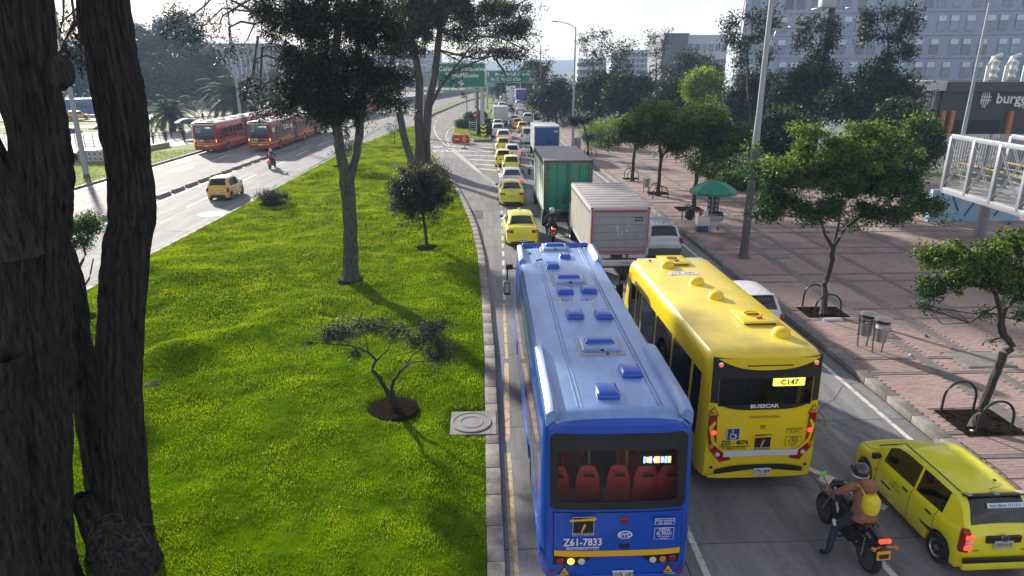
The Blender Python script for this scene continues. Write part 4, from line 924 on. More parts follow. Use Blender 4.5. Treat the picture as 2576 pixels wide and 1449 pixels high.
for x in (-.8, -.3, .3, .8):
    for y in (2.2, 3.1, 4.0, 5.0): MB().box((x, y, 1.45), (.42, .12, .8)).box((x, y + .2, 1.15), (.42, .4, .1)).build('seat', seat_dark, YB, bevel=.04)
for x, y, n_ in ((.62, .95, 0), (.08, 3.45, 0), (-.02, 4.8 - .15, 0), (-.35, 6.25, 0)):
    MB().lathe([(.2, 0), (.2, .05), (.17, .13), (.1, .175), (.01, .19)], (x, y, Hy + .02), 20).build('roof_vent', bus_y, YB, smooth=True)
for x, y in ((.42, 1.95), (-.05, 6.75)):
    MB().box((x, y, Hy + .035), (.72, .8, .06)).build('hatch_frame', black, YB, bevel=.01)
    h_ = MB().box((x, y, Hy + .09), (.8, .86, .05)).build('roof_hatch', bus_y, YB, bevel=.02)
    MB().lathe([(.2, 0), (.2, .012), (.18, .012), (.18, .0)], (x, y + .08, Hy + .115), 20).build('hatch_ring', bus_y, h_)
    MB().box((x + .04, y - .22, Hy + .13), (.14, .06, .03)).build('hatch_knob', red_ink, h_, bevel=.01)
p_ = MB().box((-.1, 5.55, Hy + .04), (.82, .26, .005)).build('roof_plate', plate_w, YB); text('lettering', 'JTR-389', .2, mat('blue_ink', (.05, .1, .3), .5), p_, (-.1, 5.55, Hy + .045), (0, 0, 0), ext=.001)
for s in (-1, 1): MB().tube([(s * 1.03, .3, Hy - .035), (s * 1.03, 7.0, Hy - .035)], .008, 5).build('roof_seam', black_m, YB)
MB().box((0, 7.2, Hy - .02), (2.0, .12, .06)).build('front_cap', white_p, YB, bevel=.02)
MB().lathe([(.04, 0), (.04, .05)], (-.7, 6.9, Hy), 8).build('roof_stud', black, YB)
MB().lathe([(.05, 0), (.05, -.03), (.01, -.04)], (-1.2, 7.0, 2.72), 12, axis='X').build('marker_lamp', lamp_red_on, YB)
mb = MB().tube([(-1.2, 7.2, 2.7), (-1.45, 7.3, 2.75), (-1.5, 7.3, 2.2)], .025, 6); mb.box((-1.48, 7.28, 2.1), (.22, .12, .5)); mb.box((-1.36, 7.4, 2.55), (.18, .12, .3)); mb.build('mirror', black, YB, bevel=.03)

# ---------------------------------------------------------------- red articulated buses on the busway
def artic(label, x, y, rz, code, group, n=3):
    t = thing('articulated_bus', label, 'bus', (x, y, 0), rz, group); H = 3.2
    lens = [8.2, 7.2, 6.4][:n]; yo = 0
    for q, L_ in enumerate(lens):
        hw = 1.27; zb = .38
        wins = [(.45 + i * 1.25, .45 + i * 1.25 + 1.15) for i in range(int((L_ - .6) / 1.25))]
        st = sorted({0, .15, L_ - .15, L_} | {v for w in wins for v in w} | {a + .56 * math.cos(u) for a in ((2.9,) if q < 2 else (2.2, 5.2)) for u in np.linspace(0, PI, 9)})
        axs = (2.9,) if q < 2 else (2.0, 5.3)
        def sec(yq):
            zz = zb; i_ = .07 if ((q == 0 and yq < .1) or (q == n - 1 and yq > L_ - .1)) else 0
            for ax in axs:
                r2 = .56 ** 2 - (yq - ax) ** 2
                if r2 > 0: zz = max(zz, .48 + math.sqrt(r2))
            h = hw - i_; half = [(h - .2, zz), (h, zz), (h, max(zz + .03, .78)), (h, max(zz + .04, .9)), (h, max(zz + .05, 1.0)), (h, max(zz + .06, 1.1)), (h, 1.45), (h - .02, 2.05), (h - .03, 2.5), (h - .05, 2.95), (h - .12, H - .1), (h - .3, H), (0, H + .03)]
            return [Vector((a, yo + yq, b)) for a, b in half] + [Vector((-a, yo + yq, b)) for a, b in half[-2::-1]]
        def key(i, j):
            ym = (st[i] + st[i + 1]) / 2; jj = j if j < 12 else 23 - j
            if jj in (6, 7):
                for w_, (a, b) in enumerate(wins):
                    if a < ym < b: return 'window#%d%d%d' % (q, w_, j)
            if jj in (3, 5) or (jj == 3): return 'stripe' if jj == 3 or jj == 4 else ('stripe' if jj == 4 else 'body')
            if jj == 10 or jj == 11: return 'roof'
            return 'body'
        loft(st, sec, key, dict(body=bus_r, window=g_mid, stripe=yellow_ink, roof=roof_w), t, names={'stripe': 'yellow_stripe'})
        for s in (-1, 1):   # second stripe
            mb = MB().box((s * 1.273, yo + L_ / 2 + .6, 1.16), (.006, L_ - 3.6, .07)); mb.build('yellow_stripe', yellow_ink, t)
            for i in range(int(L_ / 1.25)): MB().box((s * 1.262, yo + .42 + i * 1.25, 1.97), (.02, .09, 1.0)).build('pillar', black_m, t)
        for ax in axs:
            for s in (-1, 1): wheel(t, s * 1.1, yo + ax, .48, .28, steel)
        MB().box((0, yo + L_ / 2, .62), (2.2, L_ - .2, .3)).build('underbody', black_m, t)
        for i in range(int(L_ / 1.6)):
            x_ = .35 * (-1) ** i; MB().box((x_, yo + 1.0 + 1.6 * i, H + .08), (.7, .6, .13), top=(.9, .85)).build('roof_vent', roof_w, t, bevel=.03)
        for k in range(int(L_ / 1.1)):
            for x_ in (-.8, .8): MB().box((x_, yo + .8 + k * 1.1, 1.3), (.45, .12, .8)).build('seat', seat_red, t)
        yo += L_
        if q < n - 1:   # bellows
            mb = MB()
            for k in range(9):
                d = .0 if k % 2 else .09
                mb.box((0, yo + .07 + k * .15, (H + .45) / 2), (2.34 + d * 2, .1, H - .55 + d))
            mb.box((0, yo + .7, (H + .45) / 2), (2.3, 1.4, H - .62)); mb.build('bellows', mat('grey_bellows', (.16, .165, .17), .7), t); yo += 1.4
    # rear wall
    MB().box((0, -.012, 2.35), (1.95, .03, .95)).build('rear_window', mat('blue_reflecting_glass', (.05, .11, .15), .12, coat=.5), t, bevel=.012)
    MB().box((0, -.012, 1.66), (1.9, .03, .36), top=(1.05, 1)).build('grille', black, t, bevel=.01)
    MB().box((0, -.01, 2.98), (2.2, .05, .14)).build('roof_edge', roof_w, t, bevel=.01)
    ring = MB(); ring.lathe([(.27, 0), (.27, -.01), (.22, -.01), (.22, 0)], (-.62, -.03, 2.38), 24, axis='Y'); ring.tube([(-.62, -.04, 2.24), (-.62, -.04, 2.52)], .03, 5); ring.tube([(-.76, -.04, 2.38), (-.48, -.04, 2.38)], .03, 5); ring.build('round_sticker', mat('cyan_sticker', (.25, .5, .55), .5), t)
    text('lettering', {'U': 'PORTAL', 'K': 'K16 AMERICAS'}[code[0]], .17, mat('led_white', (.7, .75, .8), emit=((.9, .95, 1), 1.0)), t, (.42, -.035, 2.65), sx=.8)
    text('lettering', code, .34, white_ink, t, (-.58, -.02, 1.32), bold=.02, sx=.85); MB().box((-.58, -.02, 1.12), (.7, .01, .02)).build('underline', white_ink, t)
    mb = MB().box((.08, -.015, 1.30), (.42, .02, .42), mi=1); mb.box((.08, -.022, 1.30), (.34, .02, .34), mi=0); mb.box((.08, -.034, 1.30), (.05, .01, .2), mi=2, ry=.2); mb.build('emblem', [black_ink, mat('brown_frame', (.2, .12, .05), .5), yellow_ink], t)
    text('lettering', 'DISTANCIA', .1, white_ink, t, (.72, -.02, 1.35)); text('lettering', '1.5 m', .1, white_ink, t, (.72, -.02, 1.2))
    for z, w in ((1.0, 1.95), (.80, 1.95)): MB().box((0, -.02, z), (w, .02, .09)).build('rear_stripe', yellow_ink, t)
    MB().box((.05, -.035, .78), (.36, .02, .15)).build('number_plate', plate_w, t)
    for s in (-1, 1):
        MB().box((s * 1.13, -.015, 1.3), (.05, .03, .3)).build('indicator', lamp_amber_on, t, bevel=.008); MB().lathe([(.05, 0), (.04, -.03)], (s * 1.08, 0, .9), 10, axis='Y').build('tail_light', lamp_white, t)
    MB().box((0, -.02, .48), (2.3, .08, .25)).build('rear_bumper', bus_r, t, bevel=.04)
    return t
artic('red articulated bus coded U1449, on the outer busway lane beside the verge', -29.2, 74.1, R(-1.0), 'U1449', 'red articulated buses on the busway')
artic('red articulated bus coded K1458, beside the divider blocks', -23.9, 75.2, R(-2.0), 'K1458', 'red articulated buses on the busway')
artic('red articulated bus far ahead, half hidden behind the dark forked tree', -24.6, 128, R(-7), 'K1458', 'red articulated buses on the busway', n=2)
# ---------------------------------------------------------------- taxi near the camera
NT = car('hatch', taxi_y, 'taxi', 'yellow hatchback taxi with lit tail lights beside the motorcyclist, nearest the plaza kerb', 'taxi', (8.95, 9.42, 0), R(.5), None, 2, plate=mat('worn_plate', (.45, .45, .44), .5), lit=False)
for ch in list(NT.children):
    if ch.name.split('.')[0] in ('tail_light', 'number_plate', 'bumper_inset', 'spoiler'):
        for g_ in list(ch.children): bpy.data.objects.remove(g_)
        bpy.data.objects.remove(ch)
for s in (-1, 1):
    prof = [(0, .62), (.13, .62), (.17, .80), (.13, 1.0), (.03, 1.0), (.0, .95)]
    mb = MB(); mb.box((s * .665, .055, .80), (.17, .17, .42), rz=s * .35, top=(.8, .9)); tl = mb.build('tail_light', lamp_red, NT, bevel=.035)
    MB().box((s * .645, -.028, .90), (.12, .05, .10), rz=s * .3).build('brake_lamp', lamp_red_on, tl, bevel=.02); MB().box((s * .645, -.032, .70), (.12, .05, .10), rz=s * .3).build('brake_lamp', lamp_red_on, tl, bevel=.02)
    MB().box((s * .64, -.035, .80), (.12, .05, .06), rz=s * .3).build('reverse_light', lamp_white, tl, bevel=.01)
    MB().box((s * .775, 1.45, .50), (.03, 1.7, .06)).build('side_moulding', black, NT, bevel=.01)
    MB().box((s * .79, 2.62 - .1, .62), (.03, .08, .05)).build('side_repeater', lamp_amber, NT, bevel=.008)
MB().box((0, -.055, .45), (1.40, .05, .10)).build('bumper_strip', black, NT, bevel=.02)
MB().box((0, .008, .83), (.62, .06, .13)).build('plate_recess', black, NT, bevel=.01)
p_ = MB().box((0, -.022, .74), (.34, .015, .15)).build('number_plate', mat('worn_plate', (.45, .45, .44), .5), NT, bevel=.004); text('lettering', 'MSH·015', .10, mat('faded_ink', (.16, .16, .17), .5), p_, (0, -.034, .74), sx=.8)
bd = MB(); bd.lathe([(.075, 0), (.075, -.012), (.055, -.012), (.055, 0)], (0, -.02, .865), 20, axis='Y'); bd.box((0, -.028, .865), (.07, .01, .018), ry=.3); bd.build('badge', chrome, NT)
text('lettering', 'HYUNDAI', .04, black_ink, NT, (-.5, -.012, .62)); text('lettering', 'Atos Prime GL', .04, black_ink, NT, (.47, -.012, .62))
sp = MB().box((0, .40, 1.46), (1.12, .12, .035), rx=-.35); sp.build('roof_spoiler', black, NT, bevel=.012)
for x in (-.5, 0, .5): MB().box((x, .42, 1.475), (.1, .16, .03), rx=-.3).build('spoiler_foot', mat('grey_trim', (.3, .3, .31), .5), NT, bevel=.01)
stk = MB().box((.12, .272, 1.325), (.66, .012, .085), rx=-R(32)); so = stk.build('window_sticker', mat('pale_sticker', (.55, .72, .8), .5), NT)
text('lettering', 'taxis libres 1111111', .075, mat('sticker_ink', (.02, .12, .3), .5), so, (.12, .262, 1.327), (R(58), 0, 0), sx=.95)
for s in (-1, 1): MB().tube([(s * .56, .5, 1.475), (s * .575, 1.2, 1.50), (s * .56, 2.1, 1.475)], .012, 5).build('roof_gutter', black_m, NT)
MB().box((.1, 2.15, 1.49), (.16, .13, .09), top=(.6, .5)).build('roof_lamp', white_p, NT, bevel=.025)
MB().lathe([(.03, 0), (.03, .01), (.005, .012)], (.25, .75, 1.505), 10).build('aerial_plug', black, NT)
MB().tube([(-.55, 2.88, .97), (.05, 2.84, 1.01)], .014, 5).tube([(.0, 2.9, .97), (.55, 2.85, 1.0)], .014, 5).build('wiper', black, NT)
for k in range(2): text('lettering', 'TAXI' if k == 0 else 'MSH 015', .09, mat('door_lettering', (.35, .27, .02), .5), NT, (-.80 + .008, 1.85, .72 - .1 * k), (PI / 2, 0, -PI / 2), ext=.001)
# ---------------------------------------------------------------- queue of cars, nearest first
J = lambda p, y, z: None
car('sedan', taxi_y, 'taxi', 'bright yellow sedan taxi just ahead of the blue bus', 'taxi', (1.98, 33.0, 0), R(1), 'taxis in the queue by the lawn', 2, ptxt='WPO 214', hatch_style='low', roofsign=True)
car('sedan', taxi_y, 'taxi', 'yellow sedan taxi with white roof glare, directly behind the silver sedan', 'taxi', (1.92, 43.6, 0), R(0), 'taxis in the queue by the lawn', 2, ptxt='VEW 782')
car('sedan', silver_p, 'car', 'silver sedan with glowing tail lights between two yellow taxis', 'car', (2.22, 49.5, 0), R(0), 'cars queueing in the traffic', 1, lit=True, plate=plate_y)
car('hatch', taxi_y, 'taxi', 'small yellow hatchback taxi just ahead of the silver sedan', 'taxi', (2.5, 57.6, 0), 0, 'taxis in the queue by the lawn', 1)
car('hatch', taxi_y, 'taxi', 'small yellow taxi second ahead of the silver sedan, keeping left', 'taxi', (1.95, 62.2, 0), 0, 'taxis in the queue by the lawn', 1)
car('hatch', white_p, 'car', 'white hatchback with dark rear window and red tail light between taxis', 'car', (2.95, 66.6, 0), R(-2), 'cars queueing in the traffic', 1, lit=True)
car('hatch', taxi_y, 'taxi', 'yellow hatchback taxi behind the white estate car with red lights', 'taxi', (2.3, 73.0, 0), 0, 'taxis in the queue by the lawn', 1, H=1.52)
car('suv', white_p, 'car', 'white estate car with red corner lights beside the tip of the traffic island', 'car', (2.55, 81.0, 0), R(-1), 'cars queueing in the traffic', 1, lit=True)
car('suv', white_p, 'car', 'white off-road car left of the lane, beside the traffic island', 'car', (2.15, 90.2, 0), 0, 'cars queueing in the traffic', 0, H=1.75)
car('hatch', white_p, 'car', 'small white car right behind the white box truck', 'car', (2.35, 101, 0), 0, 'cars queueing in the traffic', 0)
car('suv', silver_p, 'car', 'silver car ahead of the white box truck', 'car', (3.6, 126, 0), 0, 'cars queueing in the traffic', 0)
car('suv', white_p, 'van', 'white van with open dark rear door beside the blue box truck', 'van', (5.55, 82, 0), 0, 'cars queueing in the traffic', 0, H=1.9)
car('hatch', taxi_o, 'taxi', 'amber taxi behind another, in the right lane just ahead of the white van', 'taxi', (5.75, 96.2, 0), 0, 'amber taxis far up the right lane', 0)
car('hatch', taxi_o, 'taxi', 'amber taxi second ahead of the white van in the right lane', 'taxi', (5.35, 103, 0), 0, 'amber taxis far up the right lane', 0)
car('hatch', white_p, 'car', 'small white car heading the right lane before the pickup truck', 'car', (5.2, 110, 0), 0, 'cars queueing in the traffic', 0)
dc = car('suv', white_p, 'car', 'white car stopped with its right rear door swung open', 'car', (7.5, 113, 0), R(-4), 'cars queueing in the traffic', 0)
MB().box((1.45, 1.5, .95), (.9, .06, 1.0)).build('open_door', black, dc, bevel=.02)
car('suv', white_p, 'car', 'white car far up the road behind the far box truck', 'car', (6.6, 168, 0), 0, 'distant cars', 0)
for i, (x, y, m_, l_) in enumerate(((8.6, 160, silver_p, 'silver car far up the road, right of the far box truck'), (5.6, 184, white_p, 'white car far up the road beneath the small green sign'), (8.8, 182, silver_p, 'silver car far up the road, left of the dark blue lorry'), (7.4, 200, white_p, 'white car far off, ahead of the palm between the roads'), (10.2, 200, taxi_o, 'amber car at the far end of the queue'), (4.4, 150, white_p, 'white car just left of the standing far box truck'))):
    car('suv', m_, 'car', l_, 'car', (x, y, 0), 0, 'distant cars', 0)
# SUV beside the grey truck, and the small car hidden behind the yellow bus
SV = car('suv', mat('pearl_paint', (.58, .64, .70), .28, .15, coat=.5), 'car', 'silver compact off-road car with dark lower body beside the grey box truck', 'car', (8.42, 30.2, 0), R(-1), None, 2, plate=plate_y, ptxt='GZX 502', bumper=mat('grey_plastic', (.10, .11, .12), .6))
MB().box((0, -.03, .52), (1.64, .08, .22)).build('lower_cladding', mat('grey_plastic', (.10, .11, .12), .6), SV, bevel=.03)
for s in (-1, 1): MB().tube([(s * .58, .6, 1.66), (s * .58, .8, 1.73), (s * .57, 2.0, 1.73), (s * .56, 2.2, 1.66)], .02, 6).build('roof_rail', steel, SV)
for k in range(4): MB().box((-.3 + .2 * k, .95, 1.695), (.04, .5, .015)).build('roof_rib', white_p, SV)
car('hatch', white_p, 'car', 'white car mostly hidden between the yellow bus and the kerb', 'car', (9.12, 20.4, 0), R(2), None, 1)
# ---------------------------------------------------------------- lorries
def truck(name, label, x, y, w, L, zb, H, side_m, roof_m, door_m, frame_m, rz=0, doors=2, group='box trucks in the queue', big=True, ptxt=None, wr=.42, kind='doors'):
    t = thing(name, label, 'truck', (x, y, 0), rz, group); h2 = w / 2
    bx_ = MB(); bx_.box((0, L / 2 + .02, (zb + H) / 2), (w - .02, L, H - zb - .02)); bx_.build('box_body', side_m, t)
    MB().box((0, L / 2, H), (w, L + .02, .05)).build('roof', roof_m, t, bevel=.012)
    if big:
        for k in range(int(L / .6)): MB().box((0, .5 + k * .6, H + .03), (w - .08, .035, .022)).build('roof_rib', roof_m, t)
        for s in (-1, 1):
            MB().box((s * (h2 + .005), L / 2, H - .09), (.03, L, .12)).build('top_rail', frame_m if s < 0 else frame_m, t)
            MB().box((s * (h2 + .005), L / 2, zb + .07), (.03, L, .14)).build('bottom_rail', frame_m, t)
            for k in range(int(L / .45)): MB().box((s * (h2 + .02), .3 + k * .45, H - .2), (.03, .06, .14)).build('tarp_strap', black_m, t)
            for k in range(int(L / 1.2)): MB().box((s * (h2 + .003), .9 + k * 1.2, (zb + H) / 2), (.012, .06, H - zb - .3)).build('side_seam', frame_m, t)
    # rear frame and doors
    fr = MB()
    for s in (-1, 1): fr.box((s * (h2 - .05), -.03, (zb + H) / 2), (.11, .08, H - zb))
    fr.box((0, -.03, H - .05), (w, .08, .12)); fr.box((0, -.03, zb + .06), (w, .08, .14)); fr.build('rear_frame', frame_m, t, bevel=.01)
    iw = w - .22
    if doors == 1: MB().box((0, -.01, (zb + H) / 2 + .02), (iw, .05, H - zb - .28)).build('rear_door', door_m, t, bevel=.008)
    else:
        for s in (-1, 1):
            d = MB().box((s * iw / 4, -.02, (zb + H) / 2 + .02), (iw / 2 - .015, .05, H - zb - .26)).build('rear_door', door_m, t, bevel=.008)
            if big:
                for xx in (.06, iw / 4, iw / 2 - .08):
                    MB().tube([(s * xx, -.06, zb + .2), (s * xx, -.06, H - .15)], .014, 6).build('lock_bar', frame_m, d)
                for zz in (zb + .4, (zb + H) / 2 - .3, (zb + H) / 2 + .4, H - .4):
                    MB().box((s * (iw / 2 - .1), -.06, zz), (.34, .03, .05)).build('hinge', frame_m, d)
                MB().box((s * .2, -.09, zb + .75), (.22, .03, .05)).box((s * .2, -.08, zb + .68), (.04, .03, .12)).build('latch_handle', black, d)
    ch = MB().box((0, L / 2 - .05, .78), (.9, L + .1, .22)); ch.box((0, -.02, .62), (w - .2, .1, .2)); ch.box((-.5, .02, .8), (.1, .12, .4)); ch.box((.5, .02, .8), (.1, .12, .4)); ch.build('chassis', black, t)
    MB().box((0, -.09, .66), (w - .3, .03, .14)).build('bumper_bar', steel if doors == 1 else frame_m, t, bevel=.01)
    for s in (-1, 1):
        wheel(t, s * (h2 - .17), 1.5, wr, .26, steel); wheel(t, s * (h2 - .43), 1.5, wr, .22, steel); wheel(t, s * (h2 - .2), L + .95, wr, .25, steel)
        MB().box((s * (h2 - .28), -.11, .72), (.2, .04, .1)).build('tail_light', lamp_red, t, bevel=.01)
        MB().box((s * (h2 - .02), .95, .55), (.05, .5, .4)).build('mudflap', black_m, t)
    cab = MB(); cab.box((0, L + 1.0, 1.25), (w - .25, 1.7, 1.1)); cab.box((0, L + .85, 2.15), (w - .3, 1.35, .9), top=(.92, .8)); cab.build('cab', white_p, t, bevel=.06)
    for s in (-1, 1):
        mo = MB().tube([(s * (h2 - .1), L + 1.5, 2.3), (s * (h2 + .2), L + 1.5, 2.35), (s * (h2 + .2), L + 1.5, 1.8)], .02, 5); mo.box((s * (h2 + .2), L + 1.48, 2.05), (.2, .08, .38)); mo.build('mirror', black, t, bevel=.02)
    return t
ribbed = mat('cream_ribbed_sheet', (.55, .53, .47), .6, var=.08, vscale=3)
grey_d = mat('grey_lorry_door', (.27, .285, .33), .5, var=.12, vscale=2.5)
roof_g = mat('weathered_tin_roof', (.36, .34, .33), .55, var=.25, vscale=1.5, stretch=(1, 3, 1))
GT = truck('box_truck', 'grey box truck with red edged rear door and cream ribbed sides', 5.72, 27.5, 2.5, 6.2, .95, 3.12, ribbed, roof_g, grey_d, mat('pale_frame', (.5, .5, .52), .5), doors=1)
for k in range(46): MB().box((-1.262, .2 + k * .13, 2.0), (.012, .06, 1.9)).build('side_rib', ribbed, GT)
for a, b, c, d in ((0, 2.96, 2.2, .06), (0, 1.22, 2.2, .05)): MB().box((a, -.075, b), (c, .012, d)).build('red_edging', red_ink, GT)
for s, m_ in ((-1, red_ink), (1, red_ink)): MB().box((s * 1.18, -.075, 2.2), (.05, .012, 1.6)).build('red_edging', m_, GT)
for k in range(5): MB().box((0, -.038, 1.4 + k * .33), (2.2, .006, .008)).build('panel_seam', black_m, GT)
p_ = MB().box((.78, -.042, 2.62), (.34, .01, .16)).build('sticker', black_ink, GT); text('lettering', 'TDK-827', .1, white_ink, p_, (.78, -.05, 2.62), sx=.8)
sm = mat('scuffed_patch', (.4, .42, .46), .6, var=.3, vscale=14)
for x, z, a, b in ((-.08, 2.15, .1, .5), (.1, 2.05, .12, .16), (.3, 2.12, .14, .1), (-.28, 2.0, .1, .06), (.35, 2.35, .18, .05)): MB().box((x, -.038, z), (a, .006, b), ry=random.uniform(-.3, .3)).build('paint_scuff', sm, GT)
mb = MB(); mb.box((.0, -.11, .76), (2.2, .06, .26)); mb.build('under_run_bar', mat('pale_frame', (.5, .5, .52), .5), GT, bevel=.02)
MB().box((-.1, -.1, 1.03), (.5, .08, .12)).box((.35, -.1, 1.03), (.06, .08, .16)).build('latch_assembly', black, GT)
text('lettering', 'TDK827', .11, black_ink, GT, (.3, -.15, .76)); 
og = MB()
for i, (z, w) in enumerate(((2.7, .3), (2.45, .4), (2.2, .2), (1.95, .4), (1.7, .3))): og.box((-1.27, 4.3 + .1 * (i % 2), z), (.008, w, .09))
og.build('faded_lettering', mat('faded_orange', (.6, .3, .2), .6), GT)
green_d = mat('green_lorry_door', (.012, .22, .13), .4, var=.1, vscale=2); green_f = mat('dark_green_frame', (.03, .10, .075), .5)
white_s = mat('white_curtain_side', (.58, .64, .62), .5, var=.08, vscale=2)
GN = truck('box_truck', 'tall box truck with green double rear doors and white side', 4.65, 36.6, 2.65, 7.0, 1.05, 3.88, white_s, roof_g, green_d, green_f, doors=2)
for s in (-1, 1):
    MB().box((s * 1.2, -.075, 2.9), (.03, .012, 1.7)).build('orange_edging', mat('orange_tape', (.6, .13, .05), .5), GN); MB().box((s * .6, -.075, 3.72), (.95, .012, .035)).build('orange_edging', mat('orange_tape', (.6, .13, .05), .5), GN)
    MB().box((s * .85, -.1, 1.0), (.12, .05, .12)).build('reflector_lamp', lamp_amber_on if s < 0 else lamp_white, GN, bevel=.02)
text('lettering', 'ALL VEW', .12, white_ink, GN, (-.6, -.075, 1.18))
blue_d = mat('blue_lorry_door', (.01, .07, .27), .45, var=.12, vscale=2)
BT = truck('box_truck', 'white box truck with a plain dark blue rear door', 6.35, 67.2, 2.55, 5.0, .95, 3.25, white_p, white_p, blue_d, white_p, doors=1, big=False)
for z in (2.75, 1.25): p_ = MB().box((.88, -.045, z), (.34, .01, .16)).build('sticker', plate_w, BT); text('lettering', 'SZR-102', .09, black_ink, p_, (.88, -.052, z), sx=.8)
MB().box((.25, -.05, 1.65), (.3, .02, .16)).build('scorch_mark', black_m, BT)
truck('box_truck', 'white box truck with plain pale doors beside the traffic island', 2.95, 107.5, 2.25, 4.2, .95, 3.0, white_p, white_p, mat('pale_door', (.5, .52, .58), .5), white_p, doors=2, big=False)
truck('box_truck', 'far white ribbed box truck beneath the small green sign', 5.85, 153, 2.3, 4.4, .95, 3.2, white_p, white_p, white_p, mat('pale_frame', (.5, .5, .52), .5), doors=2, big=True)
truck('box_truck', 'dark blue lorry far up the road at the right lane', 10.0, 176, 2.6, 6, .9, 3.6, mat('deep_blue_body', (.01, .04, .2), .5), white_p, mat('deep_blue_body', (.01, .04, .2), .5), mat('deep_blue_body', (.01, .04, .2), .5), doors=1, big=False, wr=.5)
truck('box_truck', 'white lorry at the very end of the queue, behind the dark blue lorry', 8.6, 205, 2.6, 6, .9, 3.6, white_p, white_p, white_p, white_p, doors=1, big=False, wr=.5)
# pickup with rails
PK = thing('pickup_truck', 'small white flatbed pickup with metal rails and red markings far up the road', 'pickup', (7.7, 135.5, 0), 0)
MB().box((0, 1.3, .95), (1.85, 2.6, .35)).build('load_bed', white_p, PK, bevel=.02); MB().box((0, -.01, .98), (1.6, .03, .22)).build('red_board', red_ink, PK)
cb = MB().box((0, 3.4, 1.0), (1.7, 1.4, .7)); cb.box((0, 3.2, 1.55), (1.55, .9, .55), top=(.9, .8)); cb.build('cab', white_p, PK, bevel=.05)
for x in (-.85, -.3, .3, .85): MB().tube([(x, 0, 1.1), (x, 0, 2.2)], .03, 5).build('rail_post', steel, PK); 
MB().tube([(-.85, 0, 1.7), (.85, 0, 1.7)], .03, 5).build('rail', steel, PK); MB().tube([(-.85, 0, 2.2), (.85, 0, 2.2)], .03, 5).build('rail', steel, PK)
for x in (-.75, .75):
    for y in (.7, 3.5): wheel(PK, x, y, .33, .2, steel)
# left carriageway
lt = car('hatch', mat('ochre_taxi_paint', (.68, .42, .055), .3, coat=.5), 'taxi', 'ochre hatchback taxi driving alone on the carriageway left of the lawn', 'taxi', (-17.95, 46.4, 0), R(2), None, 2, roof=roof_w, ptxt='EST 422', H=1.5)
MB().box((0, -.072, .36), (.95, .02, .17)).build('black_insert', black, lt, bevel=.01)
for s in (-1,1): MB().box((s * .785, 1.75, .66), (.01, .55, .28)).build('door_sticker', plate_w, lt)
bb = thing('city_bus', 'distant blue city bus on the far road, seen between the two big dark trunks', 'bus', (-79.5, 137.5, 0), R(-68))
bus_body(bb, 9.0, 2.5, 3.1, mat('far_bus_blue', (.03, .16, .42), .35), roof_w, (1.3, 2.5), [(.5 + i * 1.35, 1.7 + i * 1.35) for i in range(6)], rearwin=(-1, 1, 1.8, 2.7), axles=(2.2, 6.8), wr=.45)
for lab, px, py, a, k, m_ in (('amber taxi on the far road, at the edge of the biggest trunk', 170, 300, -70, 'hatch', taxi_o), ('white car on the far road above the palms', 492, 252, -60, 'suv', white_p), ('silver van on the far road beside the street lamp', 352, 256, -60, 'suv', silver_p), ('white car on the far road left of the tall palm', 460, 262, -60, 'suv', white_p)):
    c = G(px, py); car(k, m_, 'taxi' if m_ == taxi_o else 'car', lab, 'taxi' if m_ == taxi_o else 'car', (c.x, c.y, -.05), R(a), 'cars on the far road', 0)
# divider blocks between busway and carriageway
dvm = mat('divider_block_grey', (.17, .15, .14), .8, var=.25, vscale=4)
DV = MB().box((0, 0, .11), (.34, 1.75, .22), top=(.55, .94)).build('divider_block', dvm, bevel=.02)
dl = [(-22.6, 24), (-22.55, 46), (-22.4, 56), (-21.7, 72), (-20.3, 97), (-19.9, 124), (-18.8, 150), (-16, 175)]
P = resample(dl, 2.3)
for i, (a, b) in enumerate(zip(P, P[1:])):
    d = b - a; o = DV if i == 0 else DV.copy()
    if i: COL.objects.link(o)
    o.location = ((a.x + b.x) / 2, (a.y + b.y) / 2, 0); o.rotation_euler = (0, 0, math.atan2(-d.x, d.y) + random.uniform(-.015, .015))
    tag(o, 'low grey concrete lane divider block in the long row beside the busway', 'divider block', 'divider blocks along the busway')
# ---------------------------------------------------------------- trees
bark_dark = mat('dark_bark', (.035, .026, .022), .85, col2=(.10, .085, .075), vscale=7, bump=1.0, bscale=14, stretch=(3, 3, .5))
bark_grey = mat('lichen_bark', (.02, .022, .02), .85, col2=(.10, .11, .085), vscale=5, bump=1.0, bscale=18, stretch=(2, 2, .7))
bark_thin = mat('smooth_dark_bark', (.03, .024, .02), .8, var=.3, vscale=9, bump=.4, bscale=30)
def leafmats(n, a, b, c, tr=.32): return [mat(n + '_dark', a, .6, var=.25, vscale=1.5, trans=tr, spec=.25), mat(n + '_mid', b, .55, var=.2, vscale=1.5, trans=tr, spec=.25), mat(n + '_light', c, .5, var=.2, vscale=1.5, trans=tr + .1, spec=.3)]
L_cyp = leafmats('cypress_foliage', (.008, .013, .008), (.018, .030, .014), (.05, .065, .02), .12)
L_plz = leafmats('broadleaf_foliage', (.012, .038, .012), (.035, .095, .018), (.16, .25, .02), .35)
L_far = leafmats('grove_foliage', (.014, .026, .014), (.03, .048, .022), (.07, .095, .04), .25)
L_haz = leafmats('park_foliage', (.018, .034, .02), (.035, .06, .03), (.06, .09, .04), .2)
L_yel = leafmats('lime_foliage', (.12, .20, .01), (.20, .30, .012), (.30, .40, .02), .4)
L_bsh = leafmats('clipped_foliage', (.014, .022, .014), (.035, .045, .025), (.10, .085, .06), .2)
